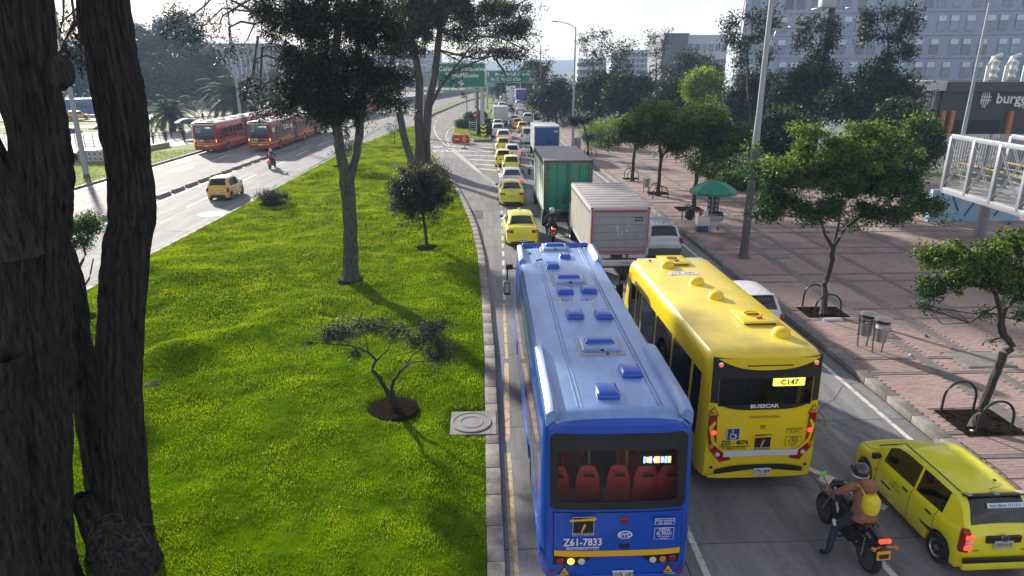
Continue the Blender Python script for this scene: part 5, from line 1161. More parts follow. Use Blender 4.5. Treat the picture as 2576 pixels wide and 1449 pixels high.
def leaf_mesh(name, P, D, Wv, mi, mats, parent, bend=.25):
    n = len(P); V = np.empty((n, 4, 3)); N = np.cross(D, Wv); N /= (np.linalg.norm(N, axis=1)[:, None] + 1e-9); ln = np.linalg.norm(D, axis=1)[:, None]
    V[:, 0] = P; V[:, 1] = P + D * .5 + Wv + N * ln * bend * .3; V[:, 2] = P + D; V[:, 3] = P + D * .5 - Wv + N * ln * bend * .3
    me = bpy.data.meshes.new(name); me.vertices.add(n * 4); me.vertices.foreach_set('co', V.reshape(-1).astype(np.float32))
    me.loops.add(n * 4); me.loops.foreach_set('vertex_index', np.arange(n * 4, dtype=np.int32)); me.polygons.add(n)
    me.polygons.foreach_set('loop_start', np.arange(0, n * 4, 4, dtype=np.int32)); me.polygons.foreach_set('loop_total', np.full(n, 4, dtype=np.int32))
    for m in mats: me.materials.append(m)
    me.polygons.foreach_set('material_index', mi.astype(np.int32)); me.update(calc_edges=True)
    o = bpy.data.objects.new(name, me); COL.objects.link(o); o.parent = parent; return o
def rdir(n, r_=None):
    v = (r_ or rng).normal(size=(n, 3)); return v / np.linalg.norm(v, axis=1)[:, None]
def tree(label, base, trunk, blobs, leafn, ls, mats, bark=bark_dark, name='tree', cat='tree', group=None, twig=.03, hang=0.0, flat=0.0, clump=.35, nbr=None, lw=.38, top_light=.3, seed=0, extra=None, density=None, twign=2, tubes=8):
    """trunk: list of paths [(points, radii)], in place; blobs: [(centre, radii, weight)]; leaves sit in clumps at the ends of real branches"""
    g = np.random.default_rng(seed + 11); base = Vector(base)
    t = thing(name, label, cat, base, 0, group); loc = lambda p: Vector(p) - base
    nodes = []; mb = MB()
    for pts, rad in trunk:
        P = [loc(p) for p in pts]; fine = []; fr = []
        for i in range(len(P) - 1):
            for k in range(4):
                u = k / 4; fine.append(P[i].lerp(P[i + 1], u) + Vector(g.normal(size=3)) * min(rad[i] * .12, .014) * (1 if (i or k) else 0)); fr.append(rad[i] + (rad[i + 1] - rad[i]) * u)
        fine.append(P[-1]); fr.append(rad[-1]); fr[0] *= 1.25; mb.tube(fine, fr, tubes); nodes += list(zip(fine, fr))
    mb.build('trunk', bark, t, smooth=True, recalc=False)
    br = MB(); C = []; tot = sum(b[2] for b in blobs)
    for c, r_, w in blobs:
        c = loc(c); r_ = Vector(r_); k = nbr or max(5, int(26 * w / tot * len(blobs) ** .5)); local = []
        # one limb to the blob centre
        nd = min(nodes[len(nodes) // 3:] or nodes, key=lambda q: (q[0] - c).length + .6 * max(0, q[0].z - c.z)); p0, r0 = nd
        rl_ = max(twig, min(r0 * .5, .02 + .014 * (c - p0).length)); m1 = p0.lerp(c, .5) + Vector(g.normal(size=3)) * (c - p0).length * .08 + Vector((0, 0, -.05 * (c - p0).length))
        path = [p0, p0.lerp(m1, .5) + Vector(g.normal(size=3)) * .03, m1, m1.lerp(c, .5), c]; rr = [rl_, rl_ * .85, rl_ * .7, rl_ * .55, rl_ * .4]; br.tube(path, rr, 6); local = list(zip(path, rr))[1:]
        for _ in range(k):
            d = g.normal(size=3); d /= np.linalg.norm(d); d[2] *= (.8 - flat * .5); rad = g.uniform(.55, 1.0); e = c + Vector((d[0] * r_[0], d[1] * r_[1], d[2] * r_[2])) * rad
            s0, sr = local[g.integers(len(local))]; m_ = s0.lerp(e, .5) + Vector(g.normal(size=3)) * (e - s0).length * .10
            sr = max(twig * .5, sr * .55); br.tube([s0, m_, e], [sr, sr * .7, twig * .3], 4); local.append((m_, sr * .8)); C.append((e, w)); C.append((m_.lerp(e, .5), w * .7))
            for q in range(twign):
                e2 = e + Vector(g.normal(size=3)) * min(r_) * .35 - Vector((0, 0, hang * .3)); br.tube([m_.lerp(e, .6), e2], [sr * .4, twig * .2], 3); C.append((e2, w * .8))
    if extra: extra(br, C, loc)
    br.build('branches', bark, t, smooth=True, recalc=False)
    if leafn:
        W = np.array([c[1] for c in C]); W = W / W.sum(); idx = g.choice(len(C), leafn, p=W); cc = np.array([tuple(c[0]) for c in C])[idx]
        off = rdir(leafn, g) * (g.random(leafn) ** .5)[:, None] * clump * g.uniform(.5, 1.3, len(C))[idx][:, None]; off[:, 2] *= (1 - flat * .6)
        P = cc + off; P[:, 2] -= hang * g.random(leafn) * clump; zmin = .1; P[:, 2] = np.maximum(P[:, 2], zmin)
        D = rdir(leafn, g) + off / clump * .5; D[:, 2] = D[:, 2] * (1 - flat * .6) - hang; D /= np.linalg.norm(D, axis=1)[:, None]; D *= (ls * g.uniform(.6, 1.35, leafn))[:, None]
        Wv = np.cross(D, rdir(leafn, g)); Wv /= (np.linalg.norm(Wv, axis=1)[:, None] + 1e-9); Wv *= (ls * lw * g.uniform(.6, 1.2, leafn))[:, None] * .5
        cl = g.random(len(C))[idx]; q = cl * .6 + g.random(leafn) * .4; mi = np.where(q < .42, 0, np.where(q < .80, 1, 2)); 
        top = (cc[:, 2] - cc[:, 2].min()) / (np.ptp(cc[:, 2]) + .01); mi = np.where((g.random(leafn) < top_light * (top > .62)), 2, mi)  # palest leaves favoured high up: light on the crown top painted in
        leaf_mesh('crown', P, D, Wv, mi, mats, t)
    return t
def PXB(px, py, rx, ry, Y, w=1, dz=.8):
    c = AT(px, py, Y); s = Y * 1.03 / FPX; return (c, (rx * s, rx * s * dz, ry * s), w * rx * ry / 5000)
def pth(Y, *p, r):
    return ([AT(x, y, Y) if len((x, y)) else None for x, y in p], r)

# big dark conifer with forked trunk in the middle of the lawn
Y1 = 27.3; b1 = G(883, 716); b1.z = .2
def droop(br, C, loc):
    g = np.random.default_rng(5)
    for (x0, y0, x1, y1, x2, y2) in ((700, 60, 560, 20, 470, 92), (640, 30, 520, -10, 500, 60), (760, 40, 640, 60, 600, 130), (700, 150, 640, 150, 620, 230), (660, 120, 655, 230, 672, 275), (690, 200, 650, 240, 646, 290), (650, 90, 640, 180, 628, 205), (560, -20, 520, 10, 440, 60), (620, -30, 470, -60, 430, 20), (700, -20, 560, 40, 540, 70), (930, 250, 985, 215, 1015, 255), (640, 60, 575, 70, 575, 125), (720, 100, 690, 210, 700, 270)):
        a, b, c = [loc(AT(x, y, Y1 - .8)) for x, y in ((x0, y0), (x1, y1), (x2, y2))]; br.tube([a, a.lerp(b, .5) + Vector((0, 0, .15)), b, b.lerp(c, .5) + Vector((0, .1, -.05)), c], [.05, .04, .03, .018, .008], 5)
        for q in range(12):
            s = b.lerp(c, g.uniform(-.3, 1)); e = s + Vector(g.normal(size=3)) * .35 + Vector((0, 0, -.3)); br.tube([s, e], [.008, .004], 3)
            if q % 3 == 0: C.append((e, .05))
        for _ in range(6): C.append((c + Vector(g.normal(size=3)) * .18, .22))
tree('tall dark conifer with lichen covered forked trunk, standing in the middle of the lawn', b1,
     [([b1, AT(882, 600, Y1), AT(878, 500, Y1), AT(872, 455, Y1)], [.34, .29, .29, .30]),
      ([AT(872, 460, Y1), AT(855, 380, Y1), AT(845, 310, Y1), AT(838, 220, Y1), AT(850, 60, Y1), AT(860, -120, Y1)], [.25, .19, .19, .18, .14, .1]),
      ([AT(874, 462, Y1 + .1), AT(893, 400, Y1 + .2), AT(904, 330, Y1 + .2), AT(912, 240, Y1 + .3), AT(900, 100, Y1), AT(930, -100, Y1)], [.24, .17, .17, .15, .13, .1])],
     [PXB(720, 40, 90, 60, Y1, 1.1), PXB(830, 50, 100, 70, Y1, 1.3), PXB(930, 50, 90, 70, Y1, 1.2), PXB(745, 150, 60, 60, Y1, 1.1), PXB(820, 160, 80, 60, Y1, 1.4), PXB(905, 165, 80, 60, Y1, 1.4), PXB(790, 240, 75, 45, Y1, 1.3),
      PXB(870, 245, 70, 40, Y1, 1.2), PXB(730, 225, 40, 45, Y1, .8), PXB(965, 200, 45, 50, Y1, .9), PXB(830, 285, 50, 25, Y1, .8), PXB(985, 250, 35, 22, Y1, .6), PXB(712, 270, 25, 25, Y1, .5), PXB(850, -60, 150, 60, Y1, 1.2), PXB(660, 20, 40, 30, Y1, .4)],
     84000, .14, L_cyp, bark_grey, name='conifer_tree', twig=.035, hang=.45, clump=.36, lw=.34, top_light=.15, seed=1, extra=droop, nbr=17)
# second, triple-trunked conifer further up the lawn
Y2 = 60; b2 = G(1040, 432); b2.z = .2
def right_bough(br, C, loc):
    g = np.random.default_rng(6)
    for P_ in (((1085, 262), (1110, 215), (1140, 180), (1185, 160), (1240, 140), (1325, 150)), ((1120, 200), (1160, 150), (1190, 110), (1215, 60), (1240, 20)), ((1240, 140), (1265, 175), (1275, 195)), ((1200, 90), (1260, 95), (1330, 130)), ((1215, 60), (1270, 30), (1340, -10))):
        p = [loc(AT(x, y, Y2 - .5)) for x, y in P_]; br.tube(p, [max(.05, .16 - .03 * i) if P_[0] == (1085, 262) else max(.03, .1 - .02 * i) for i in range(len(p))], 6)
        for a in p[2:]:
            for _ in range(7): C.append((a + Vector(g.normal(size=3)) * .8, .10))
tree('tall conifer with three bare trunks near the lawn tip, beside the large green road sign', b2,
     [([b2, AT(1018, 350, Y2), AT(1003, 280, Y2), AT(990, 210, Y2), AT(985, 120, Y2)], [.34, .30, .30, .26, .2]),
      ([G(1055, 428), AT(1055, 350, Y2), AT(1053, 300, Y2), AT(1056, 200, Y2), AT(1038, 110, Y2), AT(1030, -20, Y2)], [.42, .42, .36, .32, .26, .15]),
      ([G(1075, 418), AT(1072, 350, Y2), AT(1078, 260, Y2), AT(1096, 170, Y2), AT(1105, 80, Y2), AT(1108, -40, Y2)], [.36, .38, .36, .32, .27, .16])],
     [PXB(975, 60, 70, 60, Y2, 1.1), PXB(1040, 40, 60, 55, Y2, 1), PXB(1020, 110, 50, 40, Y2, .8), PXB(1110, 20, 60, 40, Y2, .8), PXB(1190, 30, 50, 35, Y2, .6), PXB(1265, 15, 55, 25, Y2, .8), PXB(1285, 60, 45, 30, Y2, .8), PXB(1250, 85, 30, 18, Y2, .3),
      PXB(1160, 90, 40, 30, Y2, .35), PXB(1290, 130, 40, 18, Y2, .5), PXB(1215, 125, 35, 12, Y2, .3), PXB(1000, 190, 40, 40, Y2, .5), PXB(1050, -40, 130, 40, Y2, 1)],
     72000, .26, leafmats('sunlit_cypress', (.008, .012, .008), (.018, .026, .012), (.15, .14, .02), .2), bark_dark, name='conifer_tree', twig=.04, hang=.2, clump=.62, lw=.36, top_light=.25, seed=2, extra=right_bough, nbr=14)  # lit copy of the cypress colours: sunlight put into the palest leaf tone
# round clipped tree
b3 = G(1075, 628); b3.z = .2
tree('small tree with a round clipped purplish crown on the lawn beside the bus lane', b3, [([b3, AT(1070, 580, 32.9), AT(1064, 530, 32.9), AT(1060, 490, 32.9)], [.09, .08, .075, .06])],
     [(AT(1057, 480, 32.9), (1.22, 1.2, 1.2), 1)], 60000, .095, L_bsh, bark_thin, name='round_tree', twig=.015, clump=.30, nbr=190, lw=.5, top_light=.5, seed=3, flat=0, group=None)
# low spreading tree in the foreground
Y4 = 15.9; b4 = Vector((-2.35, 15.9, .16))
sp_tr = [([b4, AT(975, 990, Y4), AT(955, 950, Y4), AT(935, 930, Y4)], [.075, .06, .05, .045]), ([b4 + Vector((.1, 0, 0)), AT(990, 1005, Y4), AT(985, 975, Y4), AT(990, 955, Y4)], [.07, .055, .05, .045]),
         ([AT(935, 930, Y4), AT(945, 905, Y4), AT(925, 885, Y4), AT(880, 870, Y4), AT(800, 862, Y4)], [.04, .032, .026, .018, .01]), ([AT(945, 908, Y4), AT(975, 880, Y4 + .3), AT(990, 850, Y4 + .3)], [.03, .02, .012]),
         ([AT(990, 958, Y4), AT(1010, 930, Y4), AT(1035, 912, Y4), AT(1100, 905, Y4)], [.035, .03, .02, .012]), ([AT(1015, 925, Y4), AT(1040, 890, Y4 + .4), AT(1090, 860, Y4 + .4)], [.025, .018, .01]), ([AT(925, 885, Y4), AT(920, 850, Y4 + .4), AT(900, 820, Y4 + .5)], [.02, .014, .008])]
L_spr = leafmats('plum_foliage', (.018, .016, .018), (.035, .034, .034), (.06, .07, .035), .15)
tree('low spreading dark tree with twisted twin stems in a round soil pit on the lawn', b4, sp_tr,
     [PXB(860, 838, 60, 34, Y4, 1), PXB(930, 818, 55, 34, Y4 + .4, .8), PXB(990, 835, 45, 30, Y4 + .5, .5), PXB(1085, 832, 55, 36, Y4 + .3, .9), PXB(1105, 885, 50, 42, Y4, 1.0), PXB(1040, 855, 40, 30, Y4, .6), PXB(775, 862, 12, 10, Y4, .5), PXB(900, 890, 30, 14, Y4 - .3, .8), PXB(825, 845, 30, 15, Y4, .5)],
     15000, .055, L_spr, bark_thin, name='spreading_tree', twig=.012, clump=.20, nbr=24, lw=.36, seed=4, flat=.4, top_light=.1, twign=3)
# small bushes and saplings on the lawn
for i, (px, py, cx, cy, rx, ry, Y, lab, nl, ls) in enumerate(((690, 522, 686, 492, 42, 18, 44.2, 'low wide bush in a ring of bare soil on the left edge of the lawn', 4200, .11), (645 + 225, 431, 868, 375, 36, 28, 60.5, 'leafy sapling on the lawn behind the forked trunk', 1700, .16),
    (994, 371, 992, 325, 22, 28, 78.5, 'thin sapling near the far tip of the lawn', 350, .2))):
    b = G(px, py); b.z = .15
    tree(lab, b, [([b, AT((px + cx) / 2, (py + cy) / 2 + 6, Y), AT(cx, cy + 5, Y)], [.07, .05, .03])], [PXB(cx, cy, rx, ry, Y, 1), PXB(cx - rx * .4, cy + 4, rx * .5, ry * .6, Y, .4), PXB(cx + rx * .4, cy, rx * .5, ry * .6, Y, .4)], nl, ls, L_bsh, bark_thin, name='sapling' if i else 'bush', cat='bush' if not i else 'tree', twig=.014, clump=.28, nbr=14, seed=20 + i, flat=.3)
# slender tree between the big trunks
b5 = G(205, 815); b5.z = .2; Y5 = b5.y
tree('slender tree with dark leaves glimpsed between the two big trunks', b5, [([b5, AT(218, 770, Y5), AT(200, 740, Y5), AT(192, 690, Y5), AT(215, 640, Y5), AT(205, 600, Y5)], [.09, .07, .06, .05, .04, .03]), ([AT(200, 740, Y5), AT(225, 700, Y5), AT(235, 650, Y5)], [.04, .03, .02])],
     [PXB(215, 560, 40, 35, Y5, 1), PXB(210, 610, 35, 25, Y5, .5)], 3800, .10, L_plz, bark_thin, twig=.014, clump=.2, nbr=20, seed=31)
# plaza trees
Y6 = 22.9; b6 = G(2072, 792, .17)
tree('broad leafy plaza tree by twin bike hoops, its crown wide and flat with sunlit top', b6, [([b6, AT(2075, 720, Y6), AT(2090, 660, Y6), AT(2095, 620, Y6)], [.13, .10, .10, .10]), ([AT(2095, 622, Y6), AT(2075, 590, Y6), AT(2060, 540, Y6)], [.07, .05, .04]), ([AT(2095, 622, Y6), AT(2130, 570, Y6), AT(2190, 530, Y6)], [.07, .055, .04]), ([AT(2095, 622, Y6), AT(2110, 560, Y6 + .4), AT(2120, 480, Y6 + .6)], [.07, .05, .035])],
     [PXB(1960, 430, 75, 60, Y6, 1.1), PXB(1930, 540, 40, 25, Y6 - .6, .5), PXB(2080, 380, 90, 60, Y6, 1.2), PXB(2190, 370, 85, 55, Y6, 1.1), PXB(2130, 450, 110, 70, Y6, 1.5), PXB(2250, 450, 80, 60, Y6, 1.2), PXB(1960, 500, 55, 40, Y6 - .5, .8), PXB(2330, 510, 60, 30, Y6, .9), PXB(2230, 530, 80, 30, Y6 - .6, .9), PXB(2060, 520, 70, 40, Y6 - .8, .8), PXB(2040, 330, 50, 25, Y6 + .5, .5), PXB(2180, 320, 60, 22, Y6 + .5, .5), PXB(2150, 560, 40, 20, Y6 + 1, .3)],
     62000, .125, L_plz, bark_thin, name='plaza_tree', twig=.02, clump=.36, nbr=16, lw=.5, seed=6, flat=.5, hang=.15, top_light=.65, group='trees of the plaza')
Y7 = 14.45; b7 = G(2450, 1078, .17)
tree('leaning crooked plaza tree by the lower bike hoops, at the right edge', b7, [([b7, AT(2470, 1030, Y7), AT(2500, 950, Y7), AT(2525, 890, Y7), AT(2548, 870, Y7), AT(2520, 835, Y7), AT(2518, 790, Y7)], [.13, .10, .095, .1, .07, .09, .085]), ([AT(2518, 795, Y7), AT(2505, 740, Y7), AT(2470, 690, Y7)], [.06, .05, .03]), ([AT(2518, 795, Y7), AT(2560, 740, Y7), AT(2600, 680, Y7)], [.06, .05, .03])],
     [PXB(2350, 650, 45, 30, Y7, .9), PXB(2410, 640, 55, 30, Y7, 1), PXB(2340, 720, 35, 40, Y7, .8), PXB(2420, 700, 50, 35, Y7, .8), PXB(2490, 660, 60, 40, Y7, 1.1), PXB(2560, 620, 60, 40, Y7, 1.1), PXB(2520, 700, 70, 45, Y7, 1.2), PXB(2600, 720, 60, 60, Y7, 1), PXB(2475, 790, 28, 14, Y7, .3), PXB(2490, 858, 12, 9, Y7, .2), PXB(2320, 770, 20, 16, Y7, .3), PXB(2570, 790, 30, 20, Y7, .3)],
     24000, .082, L_plz, bark_thin, name='plaza_tree', twig=.014, clump=.17, nbr=16, lw=.6, seed=7, flat=.3, top_light=.5, group='trees of the plaza')
for i, (px, py, cx, cy, rx, ry, lab, nl) in enumerate(((1745, 530, 1775, 335, 112, 80, 'dense green plaza tree behind the green parasol', 30000), (1655, 492, 1655, 315, 85, 65, 'green plaza tree with forked trunk beside the single litter bin', 22000), (1590, 455, 1590, 330, 70, 48, 'smaller green plaza tree by the third pair of bike hoops', 14000))):
    b = G(px, py, .17); Y = b.y
    tree(lab, b, [([b, AT(px + 3, py - 50, Y), AT(px + 8, py - 90, Y), AT((px + cx) / 2 + 5, py - 120, Y), AT(cx, cy + 10, Y)], [.15, .12, .12, .09, .06]), ([AT(px + 8, py - 90, Y), AT(px + 30, py - 130, Y), AT(px + 50, cy, Y)], [.08, .06, .04])],
         [PXB(cx, cy, rx * .7, ry * .6, Y, 1.2), PXB(cx - rx * .6, cy + 20, rx * .45, ry * .5, Y, .8), PXB(cx + rx * .6, cy + 10, rx * .45, ry * .55, Y, .8), PXB(cx, cy - ry * .6, rx * .5, ry * .4, Y, .8), PXB(cx + rx * .3, cy + ry * .5, rx * .5, ry * .4, Y - .5, .7), PXB(cx - rx * .3, cy - ry * .4, rx * .4, ry * .35, Y, .6)],
         nl, .17, L_plz, bark_thin, name='plaza_tree', twig=.025, clump=.45, nbr=18, lw=.5, seed=40 + i, flat=.4, top_light=.6, group='trees of the plaza')
b = G(1480, 394, .17); Y = b.y
tree('small bluish green plaza tree beside the street cabinet', b, [([b, AT(1478, 360, Y), AT(1470, 320, Y), AT(1462, 300, Y)], [.12, .1, .08, .06])], [PXB(1460, 300, 32, 18, Y, 1), PXB(1482, 345, 16, 18, Y, .5), PXB(1440, 312, 18, 10, Y, .4)], 5000, .17, leafmats('bluish_foliage', (.01, .03, .035), (.02, .05, .05), (.03, .07, .07), .2), bark_thin, name='plaza_tree', twig=.025, clump=.45, nbr=16, seed=50, flat=.4, group='trees of the plaza')
# grove beyond the plaza: each tree its own
grove = [
 (1400, 325, 1400, 245, 62, 52, 112, L_far, 9000, 'dark tree right behind the round speed sign', .3), (1372, 318, 1360, 190, 26, 32, 118, L_far, 1800, 'thin dark tree just right of the small green sign', .3),
 (1500, 318, 1510, 230, 70, 55, 98, L_far, 12000, 'dark grove tree behind the second street lamp', .28), (1490, 318, 1492, 130, 34, 48, 100, L_far, 1500, 'sparse upright tree rising above the grove near the street lamp', .28),
 (1590, 320, 1590, 235, 70, 52, 92, L_far, 12000, 'dark grove tree behind the smallest plaza tree', .28), (1560, 318, 1560, 150, 34, 42, 96, L_far, 1300, 'thin sparse tree with bare twigs above the grove', .28), (1655, 318, 1650, 140, 30, 60, 88, L_far, 900, 'nearly bare tree with thin upright twigs against the sky', .26),
 (1735, 320, 1740, 185, 75, 55, 118, L_far, 11000, 'rounded olive grey tree in front of the grey block', .3), (1700, 318, 1690, 240, 60, 45, 84, L_far, 8000, 'dark tree behind the lime green one', .26),
 (1768, 318, 1768, 215, 42, 34, 70, L_yel, 6000, 'lime green sunlit tree shining among the dark grove', .22), (1900, 330, 1900, 250, 80, 70, 62, L_far, 12000, 'dark grove tree beside the near street lamp', .22),
 (1895, 330, 1880, 110, 60, 75, 60, L_far, 3800, 'tall sparse tree with open branches left of the near lamp top', .22), (2040, 340, 2050, 225, 100, 65, 55, L_far, 16000, 'wide dark tree in front of the patterned facade', .2), (2040, 340, 2060, 115, 55, 70, 55, L_far, 3600, 'sparse upright boughs against the patterned facade, left of the dark mast', .2),
 (2190, 340, 2200, 230, 100, 70, 50, L_far, 16000, 'wide dark tree right of the dark mast', .19), (2240, 340, 2235, 100, 62, 78, 50, L_far, 4800, 'tall open tree standing against the patterned facade', .19),
 (1960, 340, 1960, 330, 70, 50, 44, L_far, 9000, 'dark undergrowth tree behind the near lamp post', .18), (2310, 400, 2310, 350, 55, 60, 38, L_plz, 7000, 'shaded green tree beside the end of the footbridge', .16), (2250, 420, 2260, 300, 60, 40, 42, L_far, 7000, 'dark tree over the plaza edge near the low market building', .18)]
for i, (px, py, cx, cy, rx, ry, Y, lm, nl, lab, ls) in enumerate(grove):
    c = AT(cx, cy, Y); b = AT(px, py, Y); b.z = 0; top = c
    sparse = nl < 5000; s_ = Y * 1.03 / FPX
    if sparse:
        blobs = [(c + Vector((dx * rx * s_, random.uniform(-1, 1), dz * ry * s_)), (rx * s_ * .35, rx * s_ * .3, ry * s_ * .33), 1) for dx, dz in ((-.6, .1), (.5, .3), (0, .7), (-.25, -.5), (.55, -.4), (.15, .0), (-.7, .65), (.75, .75))]
    else:
        blobs = [PXB(cx, cy, rx * .7, ry * .7, Y, 1), PXB(cx - rx * .6, cy + ry * .25, rx * .5, ry * .6, Y, .7), PXB(cx + rx * .6, cy + ry * .2, rx * .5, ry * .6, Y, .7), PXB(cx + rx * .2, cy - ry * .6, rx * .4, ry * .35, Y, .4), PXB(cx - rx * .3, cy - ry * .5, rx * .35, ry * .4, Y, .4), PXB(cx, cy + ry * .8, rx * .7, ry * .4, Y, .6)]
    tree(lab + '', b, [([b, b.lerp(top, .35) + Vector((random.uniform(-.3, .3), 0, 0)), b.lerp(top, .7), top], [.22, .17, .12, .05])], blobs, int(nl * (.85 if sparse else 1.35)), ls * (1.15 if sparse else 1.4), lm, bark_thin, name='grove_tree', twig=.03 if sparse else .05, clump=(.7 if sparse else .9) * (Y / 70) ** .5, nbr=9 if sparse else 13, lw=.55, seed=60 + i, top_light=.25 if not sparse else .1, group='trees of the grove beyond the plaza', tubes=6)
# hedge and greenery at the plaza edge
def shrub(label, c, r, n, ls, m, group=None, name='shrub'):
    t = thing(name, label, 'shrub', (c[0], c[1], 0), 0, group); g = np.random.default_rng(int(abs(c[0] * 31 + c[1] * 7)) + 3)
    st = MB()
    for _ in range(8): e = Vector((g.normal() * r[0] * .4, g.normal() * r[1] * .4, r[2] * 1.2)); st.tube([(0, 0, 0), e * .5 + Vector((0, 0, .1)), e], [.03, .02, .01], 4)
    st.build('stems', bark_thin, t, recalc=False)
    d = rdir(n, g) * (g.random(n) ** .4)[:, None]; P = np.stack([d[:, 0] * r[0], d[:, 1] * r[1], r[2] + d[:, 2] * r[2]], -1) * (1 + .15 * np.sin(d[:, :1] * 5 + d[:, 1:2] * 7)); P[:, 2] = np.maximum(P[:, 2], .03)
    D = rdir(n, g) * ls; W = np.cross(D, rdir(n, g)); W /= np.linalg.norm(W, axis=1)[:, None] + 1e-9; W *= ls * .28
    leaf_mesh('foliage', P, D, W, g.choice(3, n, p=(.4, .4, .2)), m, t); return t
for i, (px, py, rx, rz, lab, m) in enumerate(((1510, 330, 3, 1.5, 'bright sunlit hedge where the plaza meets the grove', L_yel), (1545, 352, 2.5, 1.2, 'small bright green bush behind the smallest plaza tree', L_plz), (1820, 455, 3, .9, 'low green bushes behind the parasol at the plaza edge', L_plz), (1870, 480, 2.6, .8, 'leafy green bush right of the parasol at the plaza edge', L_plz), (1790, 440, 3, 1.1, 'green undergrowth behind the dense plaza tree', L_plz),
    (2430, 330, 3.0, 2.2, 'rounded yellow green shrub in front of the fence', L_yel), (2400, 305, 2.2, 3.0, 'pale yellow shrub in front of the market windows', L_yel), (2330, 360, 3, 1.6, 'lime green bush beside the footbridge end', L_yel))):
    c = G(px, py if py > 330 else 372); shrub(lab, (c.x, c.y if py > 330 else c.y), (rx * .8, rx * .6, rz), 5200, .2, m)
for i, (x, y, lab, m) in enumerate(((-1.8, 118, 'dark rounded shrub left of the sign posts on the island', L_far), (-.2, 122, 'dark rounded shrub behind the tall sign posts', L_far), (-2.7, 103, 'dark shrub at the left rim of the traffic island', L_far), (.3, 105, 'dark shrub beside the white box truck on the island', L_far), (-.6, 99, 'ragged dark shrub behind the steel steps on the island', L_far), (.6, 92.5, 'small dark bush right of the yellow chevron post', L_far))):
    shrub(lab, (x, y), (1.25, 1.2, .75), 2600, .22, m, 'shrubs on the traffic island')
shrub('leafy sprout growing between the two big foreground trunks', (-6.95, 11.2), (.28, .25, .3), 260, .12, L_plz, name='sprout')
# hazy park trees left
park = [(440, 262, 440, 75, 62, 45, 205, 'tallest umbrella topped tree of the hazy park'), (395, 262, 370, 140, 75, 60, 200, 'wide hazy park tree left of the tallest one'), (480, 260, 495, 165, 60, 62, 190, 'dark hazy park tree at the right end of the wood'), (300, 262, 262, 120, 70, 60, 190, 'hazy park tree between the two big trunks'), (200, 262, 190, 170, 60, 70, 185, 'hazy park tree behind the tall lamp post'), (545, 256, 540, 205, 45, 40, 200, 'low hazy tree in front of the pale hall'), (60, 262, 50, 170, 60, 70, 180, 'hazy park tree seen at the left edge'), (400, 262, 420, 205, 90, 45, 180, 'broad dark hedge like tree behind the first palm'), (330, 262, 325, 210, 60, 45, 175, 'bushy hazy tree beside the leaning trunk'), (350, 262, 345, 95, 40, 20, 215, 'thin crowned distant tree between trunk and tallest tree'), (720, 252, 715, 200, 60, 34, 215, 'distant roadside tree behind the tall palm'), (1010, 235, 985, 190, 60, 25, 300, 'distant tree clump behind the conifer trunks'), (1300, 245, 1290, 215, 40, 25, 240, 'dark tree behind the palm between the roads'), (1330, 255, 1335, 195, 30, 40, 215, 'dark tree left of the grove, behind the small green sign')]
for i, (px, py, cx, cy, rx, ry, Y, lab) in enumerate(park):
    b = AT(px, py, Y); b.z = -.1; c = AT(cx, cy, Y)
    tree(lab, b, [([b, b.lerp(c, .4), b.lerp(c, .75), c], [.5, .4, .3, .15])], [PXB(cx, cy, rx * .75, ry * .65, Y, 1), PXB(cx - rx * .6, cy + ry * .3, rx * .5, ry * .6, Y, .7), PXB(cx + rx * .6, cy + ry * .3, rx * .5, ry * .6, Y, .7), PXB(cx + rx * .2, cy - ry * .6, rx * .5, ry * .35, Y, .5), PXB(cx, cy + ry * .8, rx * .7, ry * .5, Y, .6)],
         9000, .75, L_haz, bark_thin, name='park_tree', twig=.1, clump=2.3, nbr=12, lw=.6, seed=90 + i, group='hazy trees left of the busway', tubes=6)
# palms with individual fronds
palm_leaf = [mat('palm_frond_green', (.03, .06, .015), .8, var=.2, vscale=2, trans=.3, spec=.15), mat('palm_frond_dry', (.16, .10, .04), .7)]
def palm(label, x, y, z0, s, nf, seed):
    g = np.random.default_rng(seed); t = thing('palm', label, 'palm', (x, y, 0), 0, 'palms beside the roads')
    pr = [(.42, 0), (.5, z0 * .3), (.42, z0 * .8), (.55, z0), (.2, z0 + .5)]; MB().lathe(pr, n=12).build('trunk', bark_dark, t, smooth=True)
    for i in range(nf):
        az = i * 2.399; up = 1.35 - 1.75 * (i / nf) ** .9; L = s * g.uniform(.85, 1.05); mb = MB(); pts = []
        p = Vector((0, 0, z0 + .3)); a = up; n = 14
        for k in range(n + 1):
            pts.append(p.copy()); p = p + Vector((math.cos(az) * math.cos(a), math.sin(az) * math.cos(a), math.sin(a))) * (L / n); a -= (1.25 + .5 * (up > .4)) / n
        mb.tube(pts, [.045 * (1 - k / (n + 3)) for k in range(n + 1)], 4)
        side = Vector((-math.sin(az), math.cos(az), 0))
        for k in range(2, n + 1):
            for q in (0, .5):
                pp = pts[k - 1].lerp(pts[k], q); d = (pts[k] - pts[k - 1]).normalized(); ll = s * .20 * math.sin(PI * min(1, (k + q) / (n + 1.5)) ** .7) + .06
                for sg in (-1, 1):
                    e = pp + (side * sg * .85 + d * .55 + Vector((0, 0, -.18))) .normalized() * ll; w = d * .05 * s / 3
                    mb.add([pp - w, pp + w, e], [(0, 1, 2)])
        mb.build('frond', palm_leaf[1] if (i > nf - 6 and g.random() < .6) else palm_leaf[0], t, recalc=False)
palm('short thick date palm standing over the people near the railing', -44.6, 102, 2.3, 5.2, 44, 1)
palm('large date palm beside the busway lamp post, behind the red buses', -43.5, 126, 3.6, 8.2, 54, 2)
palm('date palm right of the lamp post, half hidden by conifer boughs', -37.0, 131, 3.0, 7.6, 50, 3)
palm('date palm between the roads behind the small green sign', 5.0, 214, 3.0, 7.0, 44, 4)
